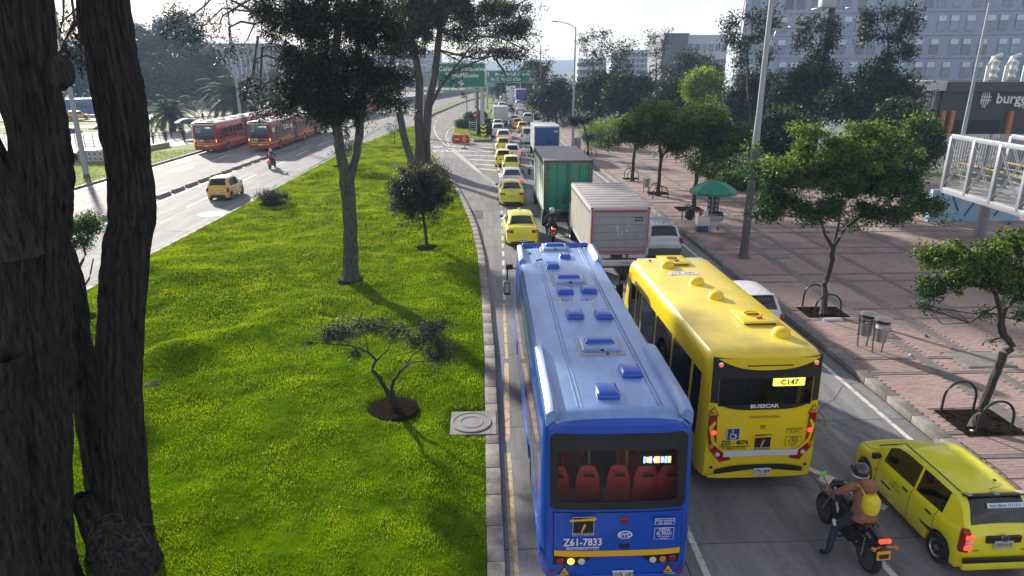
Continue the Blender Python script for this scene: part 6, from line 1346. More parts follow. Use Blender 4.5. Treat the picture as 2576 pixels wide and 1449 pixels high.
for i, (px, py) in enumerate(((530, 292), (492, 292), (428 + 122, 290))):
    b = G(px + 0, py + 6); s_ = b.y * 1.03 / FPX
    tree(['little sapling in the verge, rightmost of three behind the people', 'little sapling in the verge right of the first palm', 'little sapling in the verge, farthest from the first palm'][i], b, [([b, b + Vector((0, 0, 1.6))], [.05, .03])], [(b + Vector((0, 0, 1.9)), (.7, .7, .6), 1)], 220, .3, L_plz, bark_thin, name='sapling', twig=.02, nbr=8, clump=.4, seed=130 + i, group='saplings in the far verge')
# ---------------------------------------------------------------- the big foreground trunks
def big_trunk(name, paths, parent, m=bark_dark, seed=0, nseg=104):
    for pts, rad in paths:
        P = [Vector(p) for p in pts]; n = len(P); fine = []; fr = []
        K = 16
        for i in range(n - 1):
            p0, p1, p2, p3 = P[max(0, i - 1)], P[i], P[i + 1], P[min(n - 1, i + 2)]
            for k in range(K):
                u = k / K; fine.append(.5 * ((2 * p1) + (p2 - p0) * u + (2 * p0 - 5 * p1 + 4 * p2 - p3) * u * u + (3 * p1 - p0 - 3 * p2 + p3) * u ** 3)); fr.append(rad[i] * (1 - u) + rad[i + 1] * u)
        fine.append(P[-1]); fr.append(rad[-1]); V = []
        for i, p in enumerate(fine):
            for k in range(nseg):
                a = 2 * PI * k / nseg; z = p.z; h = float(0)
                v1 = vnoise(np.array([a * 2.6 + 10 + .18 * z]), np.array([z * .55 + seed * 3]), 1.0, seed)[0] + vnoise(np.array([(2 * PI - a) * 2.6 + 40]), np.array([z * .5]), 1.0, seed + 1)[0]
                v2 = vnoise(np.array([math.cos(a) * 5 + 20 + .3 * z]), np.array([math.sin(a) * 5 + z * 1.1 + 9]), 1.6, seed + 2)[0]; v3 = vnoise(np.array([math.cos(a) * 14 + 50]), np.array([math.sin(a) * 14 + z * 3.1]), 1.4, seed + 5)[0]
                fu = abs(math.sin(a * 9 + 2.5 * v2 + .5 * z)) ** .6; r_ = fr[i] * (1 + .15 * (v1 - 1)) + .06 * (v2 - .5) + .05 * (v3 - .5) + (fu - .7) * .085 * min(1, fr[i] / .25); V.append((p.x + math.cos(a) * r_, p.y + math.sin(a) * r_, z))
        V = np.array(V).reshape(len(fine), nseg, 3); V = np.concatenate([V, V[:, :1]], 1); o = grid_mesh(name, V, m, parent)
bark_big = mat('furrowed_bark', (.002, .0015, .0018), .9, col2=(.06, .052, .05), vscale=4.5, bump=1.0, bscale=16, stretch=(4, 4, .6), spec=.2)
FT = thing('big_tree', 'huge dark furrowed trunk group filling the left foreground, forked into several stems', 'tree', (0, 0, 0))
YT = 10.3
def TP(Y, lst): return [AT(x, y, Y) for x, y, w in lst], [w / 2 * Y * 1.04 / FPX for x, y, w in lst]
def TPg(Y, lst):
    pts, rad = TP(Y, lst); b = pts[0].copy(); b.z = -.1; return [b] + pts, [rad[0] * 1.15] + rad
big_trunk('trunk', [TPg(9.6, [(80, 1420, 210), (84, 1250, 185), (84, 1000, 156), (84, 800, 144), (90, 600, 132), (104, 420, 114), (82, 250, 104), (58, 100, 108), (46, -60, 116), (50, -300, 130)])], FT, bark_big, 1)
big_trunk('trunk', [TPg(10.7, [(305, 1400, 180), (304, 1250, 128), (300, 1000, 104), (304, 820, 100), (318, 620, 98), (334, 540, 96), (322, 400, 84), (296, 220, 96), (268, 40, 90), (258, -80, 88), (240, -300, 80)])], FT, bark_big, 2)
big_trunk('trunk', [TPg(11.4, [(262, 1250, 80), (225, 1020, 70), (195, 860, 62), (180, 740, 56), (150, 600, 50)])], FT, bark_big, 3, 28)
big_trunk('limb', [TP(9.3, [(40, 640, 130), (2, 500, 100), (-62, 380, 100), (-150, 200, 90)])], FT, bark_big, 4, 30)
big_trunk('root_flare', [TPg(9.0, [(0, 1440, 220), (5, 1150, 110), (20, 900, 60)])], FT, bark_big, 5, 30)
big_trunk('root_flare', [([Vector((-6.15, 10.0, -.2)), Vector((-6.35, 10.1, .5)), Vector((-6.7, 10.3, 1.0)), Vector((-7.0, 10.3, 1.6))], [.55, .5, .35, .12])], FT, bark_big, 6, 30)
for (px, py, Y, s_) in ((152, 178, 9.1, .14), (142, 195, 9.15, .12)):
    c = AT(px, py, Y); MB().lathe([(s_ * 1.1, s_ * .9), (s_, .0), (s_ * .8, -s_ * .35), (s_ * .3, -s_ * .4), (.01, -s_ * .3)] if py < 300 else [(s_ * .7, .3), (s_ * .75, 0), (s_ * .6, -.03), (.01, -.02)], c, 14, axis='Y', M=Matrix.Diagonal((.7, 1, 1.3, 1))).build('burl', bark_big if px > 120 and py < 500 else mat('cut_wood_scar', (.07, .06, .058), .8, var=.3, vscale=8), FT, smooth=True)
# dry twigs at the foot and thin boughs hanging at the top left
tw = MB(); g_ = np.random.default_rng(3)
for _ in range(20):
    a = Vector((-6.3 + g_.normal() * .35, 9.9 + g_.normal() * .2, 1.1 + g_.random() * .3)); b = a + Vector((g_.normal() * .35, -.1, g_.normal() * .18)); tw.tube([a, a.lerp(b, .5) + Vector(g_.normal(size=3)) * .05, b], [.008, .006, .003], 4)
tw.build('twigs', mat('dry_twig', (.10, .07, .055), .9), FT, recalc=False)
hb = MB(); HC = []
for (x0, y0, x1, y1, x2, y2) in ((230, -60, 200, 60, 205, 175), (175, -40, 190, 60, 165, 110), (250, -40, 185, 30, 150, 60), (215, -60, 215, 40, 222, 110), (160, -60, 160, 40, 148, 100), (190, 50, 160, 110, 150, 135)):
    a, b, c = [AT(x, y, 12.2) for x, y in ((x0, y0), (x1, y1), (x2, y2))]; hb.tube([a, b, c], [.03, .016, .006], 5)
    for q in range(16):
        s = b.lerp(c, g_.uniform(-.6, 1)); e = s + Vector((g_.normal() * .18, g_.normal() * .18, -.05 - g_.random() * .25)); hb.tube([s, e], [.006, .003], 3); HC.append(e)
hb.build('hanging_twigs', bark_dark, FT, recalc=False)
HC = np.array([tuple(h) for h in HC]); ii = g_.integers(len(HC), size=1100); P = HC[ii] + g_.normal(size=(1100, 3)) * .06; D = rdir(1100, g_) * .05; D[:, 2] -= .04; W = np.cross(D, rdir(1100, g_)) * .22
leaf_mesh('needles', P, D, W, g_.integers(0, 2, 1100), L_cyp, FT)
# ---------------------------------------------------------------- street furniture
post_g = mat('painted_grey_post', (.30, .33, .37), .4, .3, var=.12, vscale=3); post_d = mat('dark_grey_post', (.10, .105, .11), .5, .3, var=.2, vscale=3)
def lamp_post(label, x, y, h, arm=-1, al=2.4, r=.13, collar=None, two=False, low=None, z0=0, group='street lamps along the avenue'):
    t = thing('street_lamp', label, 'street lamp', (x, y, z0), 0, group)
    lowh = low or 0
    if low: MB().tube([(0, 0, 0), (0, 0, low)], [r * 1.25, r * 1.1], 14).build('lower_pole', post_d, t, smooth=True)
    MB().tube([(0, 0, lowh), (0, 0, h * .5), (0, 0, h)], [r * 1.1 if low else r * 1.25, r * .85, r * .55], 14).build('pole', post_g, t, smooth=True)
    MB().lathe([(r * 2.2, 0), (r * 2.1, .05), (r * 1.5, .09), (r * 1.25, .45)], n=10).build('base_plate', post_d, t)
    if collar: MB().lathe([(r * .9, collar - .18), (r * 1.9, collar - .05), (r * 1.9, collar + .1), (r * .9, collar + .3)], n=12).build('collar', post_d, t)
    for s in ((arm,) if not two else (arm, -arm)):
        if s:
            a = MB().tube([(0, 0, h - .1), (s * al * .35, 0, h + .28), (s * al * .8, 0, h + .5), (s * al, 0, h + .55)], [.05, .045, .04, .035], 8).build('arm', post_g, t, smooth=True)
            MB().box((s * (al + .3), 0, h + .56), (.75, .26, .1), ry=-s * .1, top=(.8, .7)).build('lamp_head', post_d, a, bevel=.03)
    return t
c = G(1870, 648, .17); L1 = lamp_post('tall street lamp with dark lower pole on the plaza, behind the parasol', c.x, c.y, 13.2, 0, r=.15, low=5.2, z0=.17)
MB().tube([(.12, 0, 9.2), (.35, 0, 9.9), (.9, 0, 10.1)], [.04, .04, .035], 8).build('arm', post_g, L1, smooth=True); MB().box((1.2, 0, 10.08), (.7, .24, .09)).build('lamp_head', post_g, L1, bevel=.03)
lamp_post('street lamp with long arm over the road beside the street cabinet', 10.12, 76.5, 12.6, -1, 1.9, .12, z0=.17)
lamp_post('street lamp further up, its arm seen above the small green sign', 9.9, 118, 12.2, -1, 1.9, .14, z0=.1)
lamp_post('far twin arm street lamp above the end of the queue', 10.6, 190, 12.0, -1, 1.6, .16, two=True)
lamp_post('tall collared lamp post on the verge between the two big trunks', -32.2, 56.6, 18, 0, r=.18, collar=8.2)
lamp_post('tall collared lamp post rising behind the red buses', -33.4, 98, 20, 0, r=.17, collar=11.2)
lamp_post('slender street lamp in front of the hazy park wood', -72, 190, 13, 1, 2, .2); lamp_post('street lamp left of the palms, before the pale hall', -52, 175, 14, -1, 2, .2)
lamp_post('thin dark post on the left side of the traffic island', -2.75, 132, 10.5, 0, r=.1); lamp_post('thin dark post at the rear of the traffic island', -1.4, 160, 11, 0, r=.12)
lamp_post('lamp post far left seen beside the leftmost trunk', -66, 110, 13, 0, r=.16); lamp_post('post beyond the market building fence', 44.5, 62, 14, 0, r=.17)
# dark mast with box platform
MT = thing('mast', 'dark blue steel mast with a grey equipment box near its top, before the patterned facade', 'mast', (28.5, 58, 0))
MB().tube([(0, 0, 0), (0, 0, 16.5)], [.34, .30], 16).build('pole', mat('navy_mast', (.02, .03, .06), .4, .3), MT, smooth=True)
MB().box((-.5, -.2, 13.9), (1.2, .7, 1.2)).build('equipment_box', mat('pale_box', (.4, .43, .48), .5), MT, bevel=.03)
MB().tube([(-1.4, -.5, 13.2), (1.4, -.5, 13.3), (1.4, .5, 13.3), (-1.4, .5, 13.2), (-1.4, -.5, 13.2)], .035, 6).build('platform_ring', steel, MT)
for z in (3, 6, 9, 11.5): MB().lathe([(.36, z), (.36, z + .12)], n=16).build('band', steel, MT)
# motorway signs on gantries
sgreen = mat('sign_green', (.005, .19, .125), .45, var=.06, vscale=1); sred = mat('sign_red', (.5, .02, .02), .45)
def sign_panel(name, label, x0, x1, z0, z1, Y, mtl=sgreen):
    t = thing(name, label, 'road sign', ((x0 + x1) / 2, Y, 0)); w = x1 - x0
    MB().box((0, 0, (z0 + z1) / 2), (w, .06, z1 - z0)).build('sign_panel', mtl, t, bevel=.01)
    fr = MB(); e = .09
    for a, b, c_, d in ((0, z1 - .09, w - .12, .05), (0, z0 + .09, w - .12, .05)): fr.box((a, -.04, b), (c_, .01, d))
    for s in (-1, 1): fr.box((s * (w / 2 - .08), -.04, (z0 + z1) / 2), (.05, .01, z1 - z0 - .2))
    fr.build('sign_border', white_ink, t); return t
a = AT(1098, 158, 90); b = AT(1222, 221, 90)
S1 = sign_panel('road_sign', 'large green overhead sign with a downward arrow, on the gantry over the bus lane', a.x, b.x, b.z, a.z, 90); w1 = b.x - a.x; h1 = a.z - b.z
for s_, q, z in (('Calzada Exclusiva', .92, .76), ('TransMilenio', .92, .50)): text('lettering', s_, .78, white_ink, S1, (.1, -.06, b.z + h1 * z), bold=.02, sx=.98 if s_[0] == 'C' else .95, spacing=1.08)
M = Matrix.Translation((.0, -.04, b.z + h1 * .2)) @ Matrix.Rotation(PI / 2, 4, 'X'); MB().prism([(-.09, .35), (-.09, .02), (-.42, .16), (-.42, .02), (0, -.35), (.42, .02), (.42, .16), (.09, .02), (.09, .35)], 0, .02, M=M).build('arrow', white_ink, S1)
GA = thing('gantry', 'grey steel gantry carrying the large green overhead sign', 'gantry', (0, 90.4, 0))
MB().tube([(-7.65, 0, 0), (-7.5, 0, 8.9)], .26, 14).build('post', steel, GA, smooth=True); MB().tube([(.1, 0, 0), (.15, 0, 8.8)], .27, 14).build('post', steel, GA, smooth=True); MB().tube([(-.55, 2, 0), (-.5, 2, 8.6)], .16, 12).build('post', post_d, GA, smooth=True)
for z in (8.2, 5.9): MB().tube([(-7.5, 0, z), (.2, 0, z)], .12, 10).build('beam', steel, GA, smooth=True)
for x in (-6.3, -4, -1.8): MB().tube([(x, 0, 5.9), (x, 0, 8.2)], .08, 8).build('brace', steel, GA)
for z in (8.2, 5.9): MB().lathe([(.2, -7.0), (.2, -6.7)], (0, 0, z), 12, axis='X').build('flange', steel, GA)
a = AT(1223, 177, 150); b = AT(1341, 208, 150)
S2 = sign_panel('road_sign', 'wide green overhead direction sign with two lines of writing and two arrows', a.x, b.x, b.z, a.z, 150); h2_ = a.z - b.z
text('lettering', 'Av. C. de Cali al Norte', .9, white_ink, S2, (.6, -.06, b.z + h2_ * .70), bold=.02, sx=.88); text('lettering', 'Av. C. de Cali al Sur', .9, white_ink, S2, (-.8, -.06, b.z + h2_ * .28), bold=.02, sx=.88)
for x, z, rot in ((-4.5, .70, 0), (4.4, .28, -PI / 4)):
    M = Matrix.Translation((x, -.04, b.z + h2_ * z)) @ Matrix.Rotation(PI / 2, 4, 'X') @ Matrix.Rotation(rot, 4, 'Z'); MB().prism([(-.07, -.4), (-.07, .12), (-.3, -.05), (-.3, .1), (0, .42), (.3, .1), (.3, -.05), (.07, .12), (.07, -.4)], 0, .02, M=M).build('arrow', white_ink, S2)
GB = thing('gantry', 'thin gantry behind, carrying the wide green direction sign', 'gantry', (0, 150.5, 0)); MB().tube([(a.x + .2, 0, 0), (a.x + .2, 0, 8.2)], .2, 10).build('post', steel, GB); MB().tube([(b.x + .2, 0, 0), (b.x + .2, 0, 8.3)], .22, 10).build('post', steel, GB); MB().tube([(a.x, 0, 7), (b.x + .2, 0, 7)], .14, 8).build('beam', steel, GB)
a = AT(1223, 209, 149); b = AT(1246, 217, 149); S3 = sign_panel('road_sign', 'small blue hanging sign plate below the two green signs', a.x, b.x, b.z, a.z, 149, mat('sign_blue_plate', (.01, .1, .45), .45)); text('lettering', 'Granada', .45, white_ink, S3, (0, -.06, (a.z + b.z) / 2))
def small_sign(name, label, x, y, zc, shape, face, size, pole=True, txt=None, rim=None):
    t = thing(name, label, 'road sign', (x, y, 0))
    if pole: MB().tube([(0, .04, 0), (0, .04, zc)], .035, 8).build('post', steel, t)
    if shape == 'disc':
        MB().lathe([(size, 0), (size, -.02)], (0, 0, zc), 24, axis='Y').build('sign_face', rim or face, t); 
        if rim: MB().lathe([(size * .76, -.022), (size * .76, -.03)], (0, 0, zc), 24, axis='Y').build('inner_face', face, t)
    elif shape == 'diamond': MB().box((0, 0, zc), (size, .02, size), ry=PI / 4).build('sign_face', face, t)
    if txt: text('lettering', txt, size * .95, black_ink, t, (0, -.045, zc), bold=.02)
    return t
small_sign('speed_sign', 'round white 30 speed limit sign with red rim at the edge of the plaza', 10.95, 115, 2.75, 'disc', white_ink, .42, txt='30', rim=sred)
small_sign('warning_sign', 'yellow diamond warning sign above the round 30 sign', 11.3, 118, 4.2, 'diamond', mat('sign_yellow', (.7, .62, .02), .4), .75)
n1 = small_sign('no_entry_sign', 'red no entry disc on the traffic island, above the steps', -.75, 93, 2.7, 'disc', sred, .42); MB().box((0, -.03, 2.7), (.55, .02, .12)).build('bar', white_ink, n1)
n2 = small_sign('no_entry_sign', 'red no entry disc by the gantry post, left of the dark trunk', -7.95, 86, 2.7, 'disc', sred, .42); MB().box((0, -.03, 2.7), (.55, .02, .12)).build('bar', white_ink, n2); MB().box((0, 0, 1.9), (.4, .02, .35)).build('plate', plate_w, n2)
def chevrons(label, x, y, w, h, z0):
    t = thing('chevron_sign', label, 'road sign', (x, y, 0)); MB().box((0, 0, z0 + h / 2), (w, .04, h)).build('board', black, t); k = 3
    MB().tube([(0, .06, 0), (0, .06, z0 + .2)], .04, 6).build('post', steel, t)
    for i in range(k):
        zc = z0 + h * (i + .5) / k; a = h / k * .30; M = Matrix.Translation((0, -.025, zc)) @ Matrix.Rotation(PI / 2, 4, 'X'); MB().prism([(-w / 2, a * 1.6), (0, a * .1), (w / 2, a * 1.6), (w / 2, a * .1), (0, -a * 1.5), (-w / 2, a * .1)], 0, .012, M=M).build('chevron', mat('fluo_yellow', (.65, .85, .02), .5), t)
chevrons('black and yellow chevron board at the tip of the traffic island', .2, 86.6, .68, 1.5, .45); chevrons('distant chevron board on the far splitter island', 10.1, 141, .9, 1.2, .3)
# steel steps, barrier, bollard
ST = thing('steel_steps', 'small grey steel steps standing on the traffic island', 'steps', (-1.15, 91.5, .2))
for k in range(6): MB().box((0, .28 * k, .25 + .26 * k), (.95, .26, .05)).build('step', steel, ST)
for s in (-1, 1): MB().box((s * .5, .8, .9), (.05, 1.9, 1.6)).build('side_plate', mat('steps_grey', (.3, .33, .34), .5), ST)
BR = thing('water_barrier', 'orange red plastic road barrier closing the hatched wedge', 'barrier', (-2.55, 83.4, 0))
bp = mat('barrier_red_plastic', (.45, .05, .02), .45, var=.15, vscale=3)
MB().box((0, 0, .5), (2.1, .5, .95), top=(.96, .45)).build('body', bp, BR, bevel=.05)
for s in (-1, 1): MB().box((s * 1.1, 0, .35), (.18, .3, .12)).box((s * 1.1, 0, .65), (.18, .22, .1)).build('lug', bp, BR, bevel=.02); MB().lathe([(.13, -.2), (.13, .2)], (s * .6, 0, .72), 12, axis='Y').build('fill_cap', mat('darker_red', (.25, .03, .01), .5), BR); MB().box((s * .45, -.235, .5), (.45, .03, .12)).build('reflector_strip', white_ink, BR)
FP = thing('delineator_post', 'orange flexible post with cover, standing in front of the plastic barrier', 'bollard', (-1.95, 77.3, 0)); MB().box((0, 0, .04), (.7, .5, .08)).build('base', black, FP, bevel=.02); MB().lathe([(.05, .05), (.05, .7), (.16, .75), (.09, 1.5), (.03, 1.7)], n=12).build('post', mat('safety_orange', (.75, .16, .02), .5), FP, smooth=True)
# bike hoops, bins, cabinet
hoop_m = mat('bronze_green_tube', (.03, .032, .028), .4, .4)
def hoop(label, x0, x1, y, h=.78, group='bike hoops around the plaza trees'):
    w = (x1 - x0); pts = [(-w / 2, 0, 0), (-w / 2, 0, h * .45)] + [(-w / 2 * math.cos(q), 0, h * .45 + h * .55 * math.sin(q)) for q in np.linspace(.15, PI - .15, 12)] + [(w / 2, 0, h * .45), (w / 2, 0, 0)]
    return one('bike_hoop', MB().tube(pts, .032, 8), hoop_m, label, 'bike hoop', group, smooth=True, loc=((x0 + x1) / 2, y, .17))
hoop('upper bike hoop at the right edge, beside the leaning crooked tree', 11.75, 12.6, 15.12, .85); hoop('lower bike hoop at the right edge, in front of the leaning crooked tree', 11.9, 12.75, 14.02, .85)
hoop('bike hoop left of the wide flat crowned tree', 11.85, 12.6, 23.25, .85); hoop('bike hoop in front of the wide flat crowned tree', 11.75, 12.67, 22.1, .85)
for px0, px1, py, lab in ((1715, 1745, 552, 'bike hoop between the chair and the dense plaza tree'), (1632, 1665, 492, 'rear bike hoop at the forked plaza tree'), (1642, 1680, 500, 'front bike hoop at the forked plaza tree'), (1570, 1592, 450, 'rear bike hoop at the smallest plaza tree'), (1578, 1606, 455, 'front bike hoop at the smallest plaza tree'), (1470, 1488, 390, 'rear bike hoop beside the street cabinet'), (1476, 1500, 396, 'front bike hoop beside the street cabinet')):
    a = G(px0, py, .17); b = G(px1, py, .17); hoop(lab, a.x, b.x, a.y, .85)
binm = mat('brushed_steel', (.36, .37, .38), .32, .7, var=.2, vscale=5, stretch=(1, 1, 4))
def bin_(label, x, y, lid=True, tilt=.0, tx='NO RECICLABLE'):
    t = thing('litter_bin', label, 'litter bin', (x, y, .17), 0, 'steel litter bins on the plaza')
    MB().lathe([(.17, .42), (.215, 1.02), (.205, 1.02), (.16, .46)], n=22).build('drum', binm, t, smooth=True)
    for s in (-1, 1): MB().tube([(s * .14, .08, 0), (s * .24, .08, 1.1)], .022, 6).build('leg', post_d, t)
    MB().tube([(-.24, .08, .42), (.24, .08, .42)], .018, 6).build('crossbar', post_d, t)
    if lid:
        MB().lathe([(.25, 1.12), (.245, 1.15), (.15, 1.19), (.01, 1.2)], n=22).build('lid', binm, t, smooth=True); MB().lathe([(.18, 1.02), (.18, 1.12)], n=14).build('lid_neck', black, t)
        MB().lathe([(.213, .86), (.217, .96)], n=22).build('label_band', mat('band_grey', (.05, .055, .06), .5) if 'rear' in label else plate_w, t, smooth=True)
        text('lettering', tx, .07, white_ink if 'rear' in label else black_ink, t, (0, -.222, .91), sx=.8)
    return t
bin_('rear one of two lidded steel litter bins beside the kerb', 12.02, 19.35); bin_('front one of two lidded steel litter bins beside the kerb', 12.22, 18.85, tx='RECICLABLE')
c = G(1625, 486, .17); bin_('single open steel litter bin between two plaza trees', c.x, c.y, False)
c = G(1450, 384, .17); CB = thing('street_cabinet', 'pale grey street cabinet beside the second street lamp', 'cabinet', c, R(10)); MB().box((0, 0, .75), (.8, .5, 1.5)).build('housing', mat('cabinet_grey', (.5, .52, .52), .5), CB, bevel=.02); MB().box((0, 0, 1.54), (.9, .6, .08)).build('top', mat('cabinet_grey', (.5, .52, .52), .5), CB); MB().box((0, -.255, .8), (.6, .02, 1.2)).build('door', mat('cabinet_door', (.3, .32, .33), .5), CB)
# vendor
def parasol(label, x, y, h, r, m, m2, tilt=.0, panels=12, z0=0, group=None):
    t = thing('parasol', label, 'parasol', (x, y, z0), 0, group)
    MB().tube([(0, 0, 0), (0, 0, h + .02)], .022, 8).build('pole', steel, t)
    for k in range(panels):
        a0, a1 = 2 * PI * k / panels, 2 * PI * (k + 1) / panels; prof = [(0, h), (.3 * r, h - .05), (.65 * r, h - .22), (r, h - .52)]; mb = MB(); vs = []
        for rr, z in prof:
            for q in range(4):
                a = a0 + (a1 - a0) * q / 3; sag = .03 * math.sin(PI * q / 3) * rr / r; vs.append((rr * math.cos(a), rr * math.sin(a), z - sag))
        for q in range(4):
            a = a0 + (a1 - a0) * q / 3; vs.append((r * 1.0 * math.cos(a), r * 1.0 * math.sin(a), h - .66 - .02 * (q % 2)))
        mb.add(vs, [(i * 4 + q, i * 4 + q + 1, (i + 1) * 4 + q + 1, (i + 1) * 4 + q) for i in range(4) for q in range(3)]); mb.build('panel', m if k % 4 != 2 else m2, t, smooth=True)
        MB().tube([(0, 0, h - .01), (.65 * r * math.cos(a0), .65 * r * math.sin(a0), h - .25), (r * math.cos(a0), r * math.sin(a0), h - .55)], .008, 4).build('rib', steel, t)
    return t
pg = mat('green_parasol_cloth', (.01, .26, .16), .6, var=.12, vscale=3, trans=.3); pg2 = mat('faded_green_cloth', (.10, .36, .24), .6, trans=.3)
c = G(1782, 592, .17); cx_, cy_ = c.x, c.y
parasol('large green segmented parasol over the street vendor cart', 12.35, 35.5, 2.75, 1.25, pg, pg2, z0=.17)
CT = thing('vendor_cart', 'street vendor cart with dark goods rack and small wheels under the parasol', 'cart', (12.5, 35.6, .17))
cart_d = mat('dark_goods', (.03, .04, .045), .5, var=.4, vscale=20)
MB().box((0, 0, .7), (.85, .55, .3)).build('tray', mat('cart_tray', (.3, .32, .34), .5), CT, bevel=.015); MB().box((.0, .2, 1.35), (.6, .08, .95), rx=-.1).build('display_rack', cart_d, CT, bevel=.01)
for z in (1.1, 1.35, 1.6):
    MB().box((0, .12, z), (.6, .12, .02)).build('shelf', steel, CT)
    for k in range(6): MB().box((-.25 + .1 * k, .1, z + .07), (.05, .04, .12)).build('packet', [plate_w, cart_d, mat('packet_blue', (.05, .15, .3), .5), cart_d, plate_w, cart_d][k], CT)
MB().box((.38, 0, .8), (.2, .5, .5)).build('side_bag', black, CT, bevel=.06)
for x in (-.3, .3):
    MB().tube([(x, 0, .15), (x, 0, .6)], .02, 6).build('leg', steel, CT); MB().lathe([(.1, -.02), (.1, .02)], (x, 0, .1), 14, axis='X').build('wheel', rubber, CT)
MB().box((0, 0, .3), (.7, .4, .03)).build('lower_shelf', steel, CT)
CL = one('cooler_box', MB().box((11.88, 35.45, .76), (.62, .46, .5), top=(1.05, 1.05)), mat('cooler_white', (.62, .62, .6), .5), 'white cooler box standing on the blue crate beside the cart', 'cooler', bevel=.02)
one('crate', MB().box((11.85, 35.45, .34), (.62, .5, .33)), mat('crate_blue', (.01, .05, .15), .5), 'dark blue plastic crate under the white cooler', 'crate', bevel=.015)
one('thermos', MB().lathe([(.08, 1.02), (.085, 1.3), (.05, 1.38), (.03, 1.42)], (11.75, 35.5, 0), 12), sred, 'red flask on the white cooler', 'flask', smooth=True); one('paper_box', MB().box((12.02, 35.42, 1.16), (.2, .16, .27)), plate_w, 'pale carton beside the red flask on the cooler', 'carton')
CHR = thing('chair', 'white plastic armchair with dark bags piled on it, left of the vendor cart', 'chair', (11.45, 36.4, .17), R(150)); cw = mat('chair_white', (.6, .6, .6), .4)
MB().box((0, 0, .43), (.45, .45, .04)).build('seat', cw, CHR, bevel=.01); MB().box((0, -.22, .68), (.44, .04, .45), rx=.15).build('backrest', cw, CHR, bevel=.015)
for x in (-.2, .2):
    for y in (-.2, .2): MB().tube([(x * 1.15, y * 1.15, 0), (x, y, .43)], .022, 6).build('leg', cw, CHR)
    MB().tube([(x * 1.15, -.2, .68), (x * 1.15, .15, .66), (x * 1.1, .2, .43)], .02, 6).build('arm', cw, CHR)
one('bag', MB().lathe([(.14, 0), (.28, .12), (.27, .4), (.12, .58), (.03, .6)], (11.45, 36.4, .63), 12), mat('bag_cloth', (.02, .02, .025), .9, bump=.6, bscale=8), 'dark bulging bag piled on the white chair', 'bag', smooth=True)
for px, py, w_, h_, lab, m_ in ((2445, 1190, .16, .07, 'crumpled white wrapper on the paving below the leaning tree', plate_w), (2445, 1083, .1, .08, 'small white scrap near the lower bike hoop', plate_w), (2095, 803, .8, .12, 'white post lying in the soil between the bike hoops', plate_w), (2290, 892, .1, .07, 'pale scrap on the grey cover slab', plate_w), (2330, 845, .12, .1, 'dark leaf litter scrap on the pink paving', black)):
    c = G(px, py, .2); one('litter', MB().box((0, 0, 0), (w_, h_, .035 if w_ < .5 else .09), rz=.3 if w_ < .5 else 0, top=(.7, .8)), m_, lab, 'litter', bevel=.008, loc=(c.x, c.y, .2))
# ---------------------------------------------------------------- footbridge ramp at the right
fb = mat('white_bridge_steel', (.26, .28, .31), .45, .2, var=.12, vscale=2); fb_d = mat('bridge_shadow_steel', (.12, .12, .12), .6)  # second steel is a darker copy, underside shade put into its colour
FB = thing('footbridge', 'white steel truss footbridge ramp entering from the right edge on a round column', 'footbridge', (23.75, 33.8, 0))
dirb = Vector((-.09, -1, 0)).normalized(); zt_, zb_ = 5.35, 2.65; sid = Vector((1, -.09, 0)); Wd = 2.9; LB = 24; segl = 1.95
for sgn, off in ((0, Vector((0, 0, 0))), (1, sid * Wd)):
    for z, th in ((zt_, .26), (zb_, .34)):
        a = off + Vector((0, 0, z)); b = a + dirb * LB; cc = (a + b) / 2; MB().box(cc, (.16, LB, th * .85), rz=math.atan2(-dirb.x, dirb.y)).build('chord', fb, FB, bevel=.01)
    for k in range(int(LB / segl) + 1):
        p = off + dirb * segl * k; MB().box(p + Vector((0, 0, (zt_ + zb_) / 2)), (.18, .2, zt_ - zb_), rz=math.atan2(-dirb.x, dirb.y)).build('upright', fb, FB, bevel=.008)
        if k < int(LB / segl):
            q = p + dirb * segl
            for u, v in ((p, q), (q, p)):
                for d in (-.05, .05): MB().tube([u + Vector((d, 0, zb_ + .15)), v + Vector((d, 0, zt_ - .15))], .022, 5).build('diagonal', fb, FB)
    for z in (3.2, 3.5, 3.8, 4.1): MB().tube([off + sid * (.25 if not sgn else -.25) + Vector((0, 0, z)), off + sid * (.25 if not sgn else -.25) + dirb * LB + Vector((0, 0, z))], .03, 5).build('handrail', mat('yellow_rail', (.55, .36, .03), .5) if z > 4 else fb, FB)
MB().box(dirb * LB / 2 + sid * Wd / 2 + Vector((0, 0, 2.78)), (Wd, LB, .1), rz=math.atan2(-dirb.x, dirb.y)).build('deck', mat('deck_plate', (.25, .25, .25), .6, var=.2, vscale=3), FB)
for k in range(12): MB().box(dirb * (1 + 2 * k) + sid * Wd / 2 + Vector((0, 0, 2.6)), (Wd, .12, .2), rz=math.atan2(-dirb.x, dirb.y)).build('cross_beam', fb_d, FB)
for t_, z1 in (((.9, -.6), 2.5),):
    for off in (Vector((2.6, 0, 0)),): MB().tube([(off.x, .1, 0), (off.x - .45, -.4, 2.6)], [.27, .27], 18).build('column', mat('round_column', (.35, .37, .4), .4, .3, var=.15, vscale=2), FB, smooth=True)
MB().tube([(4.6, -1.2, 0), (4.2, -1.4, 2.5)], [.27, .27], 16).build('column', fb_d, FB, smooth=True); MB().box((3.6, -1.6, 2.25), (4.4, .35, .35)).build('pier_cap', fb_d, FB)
gw = thing('mural_wall', 'low wall painted in light blue under the footbridge', 'wall', (28.5, 37.5, 0)); MB().box((0, 0, 1.0), (5.5, .25, 2.0)).build('panel', mat('mural_blue', (.08, .36, .55), .7, col2=(.4, .5, .55), vscale=1.2), gw)
for k in range(5): MB().box((-2.2 + k * .9, -.14, .9 + .3 * (k % 2)), (.1, .02, 1.0), ry=.5 * (-1) ** k).build('mural_stroke', mat('mural_dark', (.03, .1, .16), .7), gw)
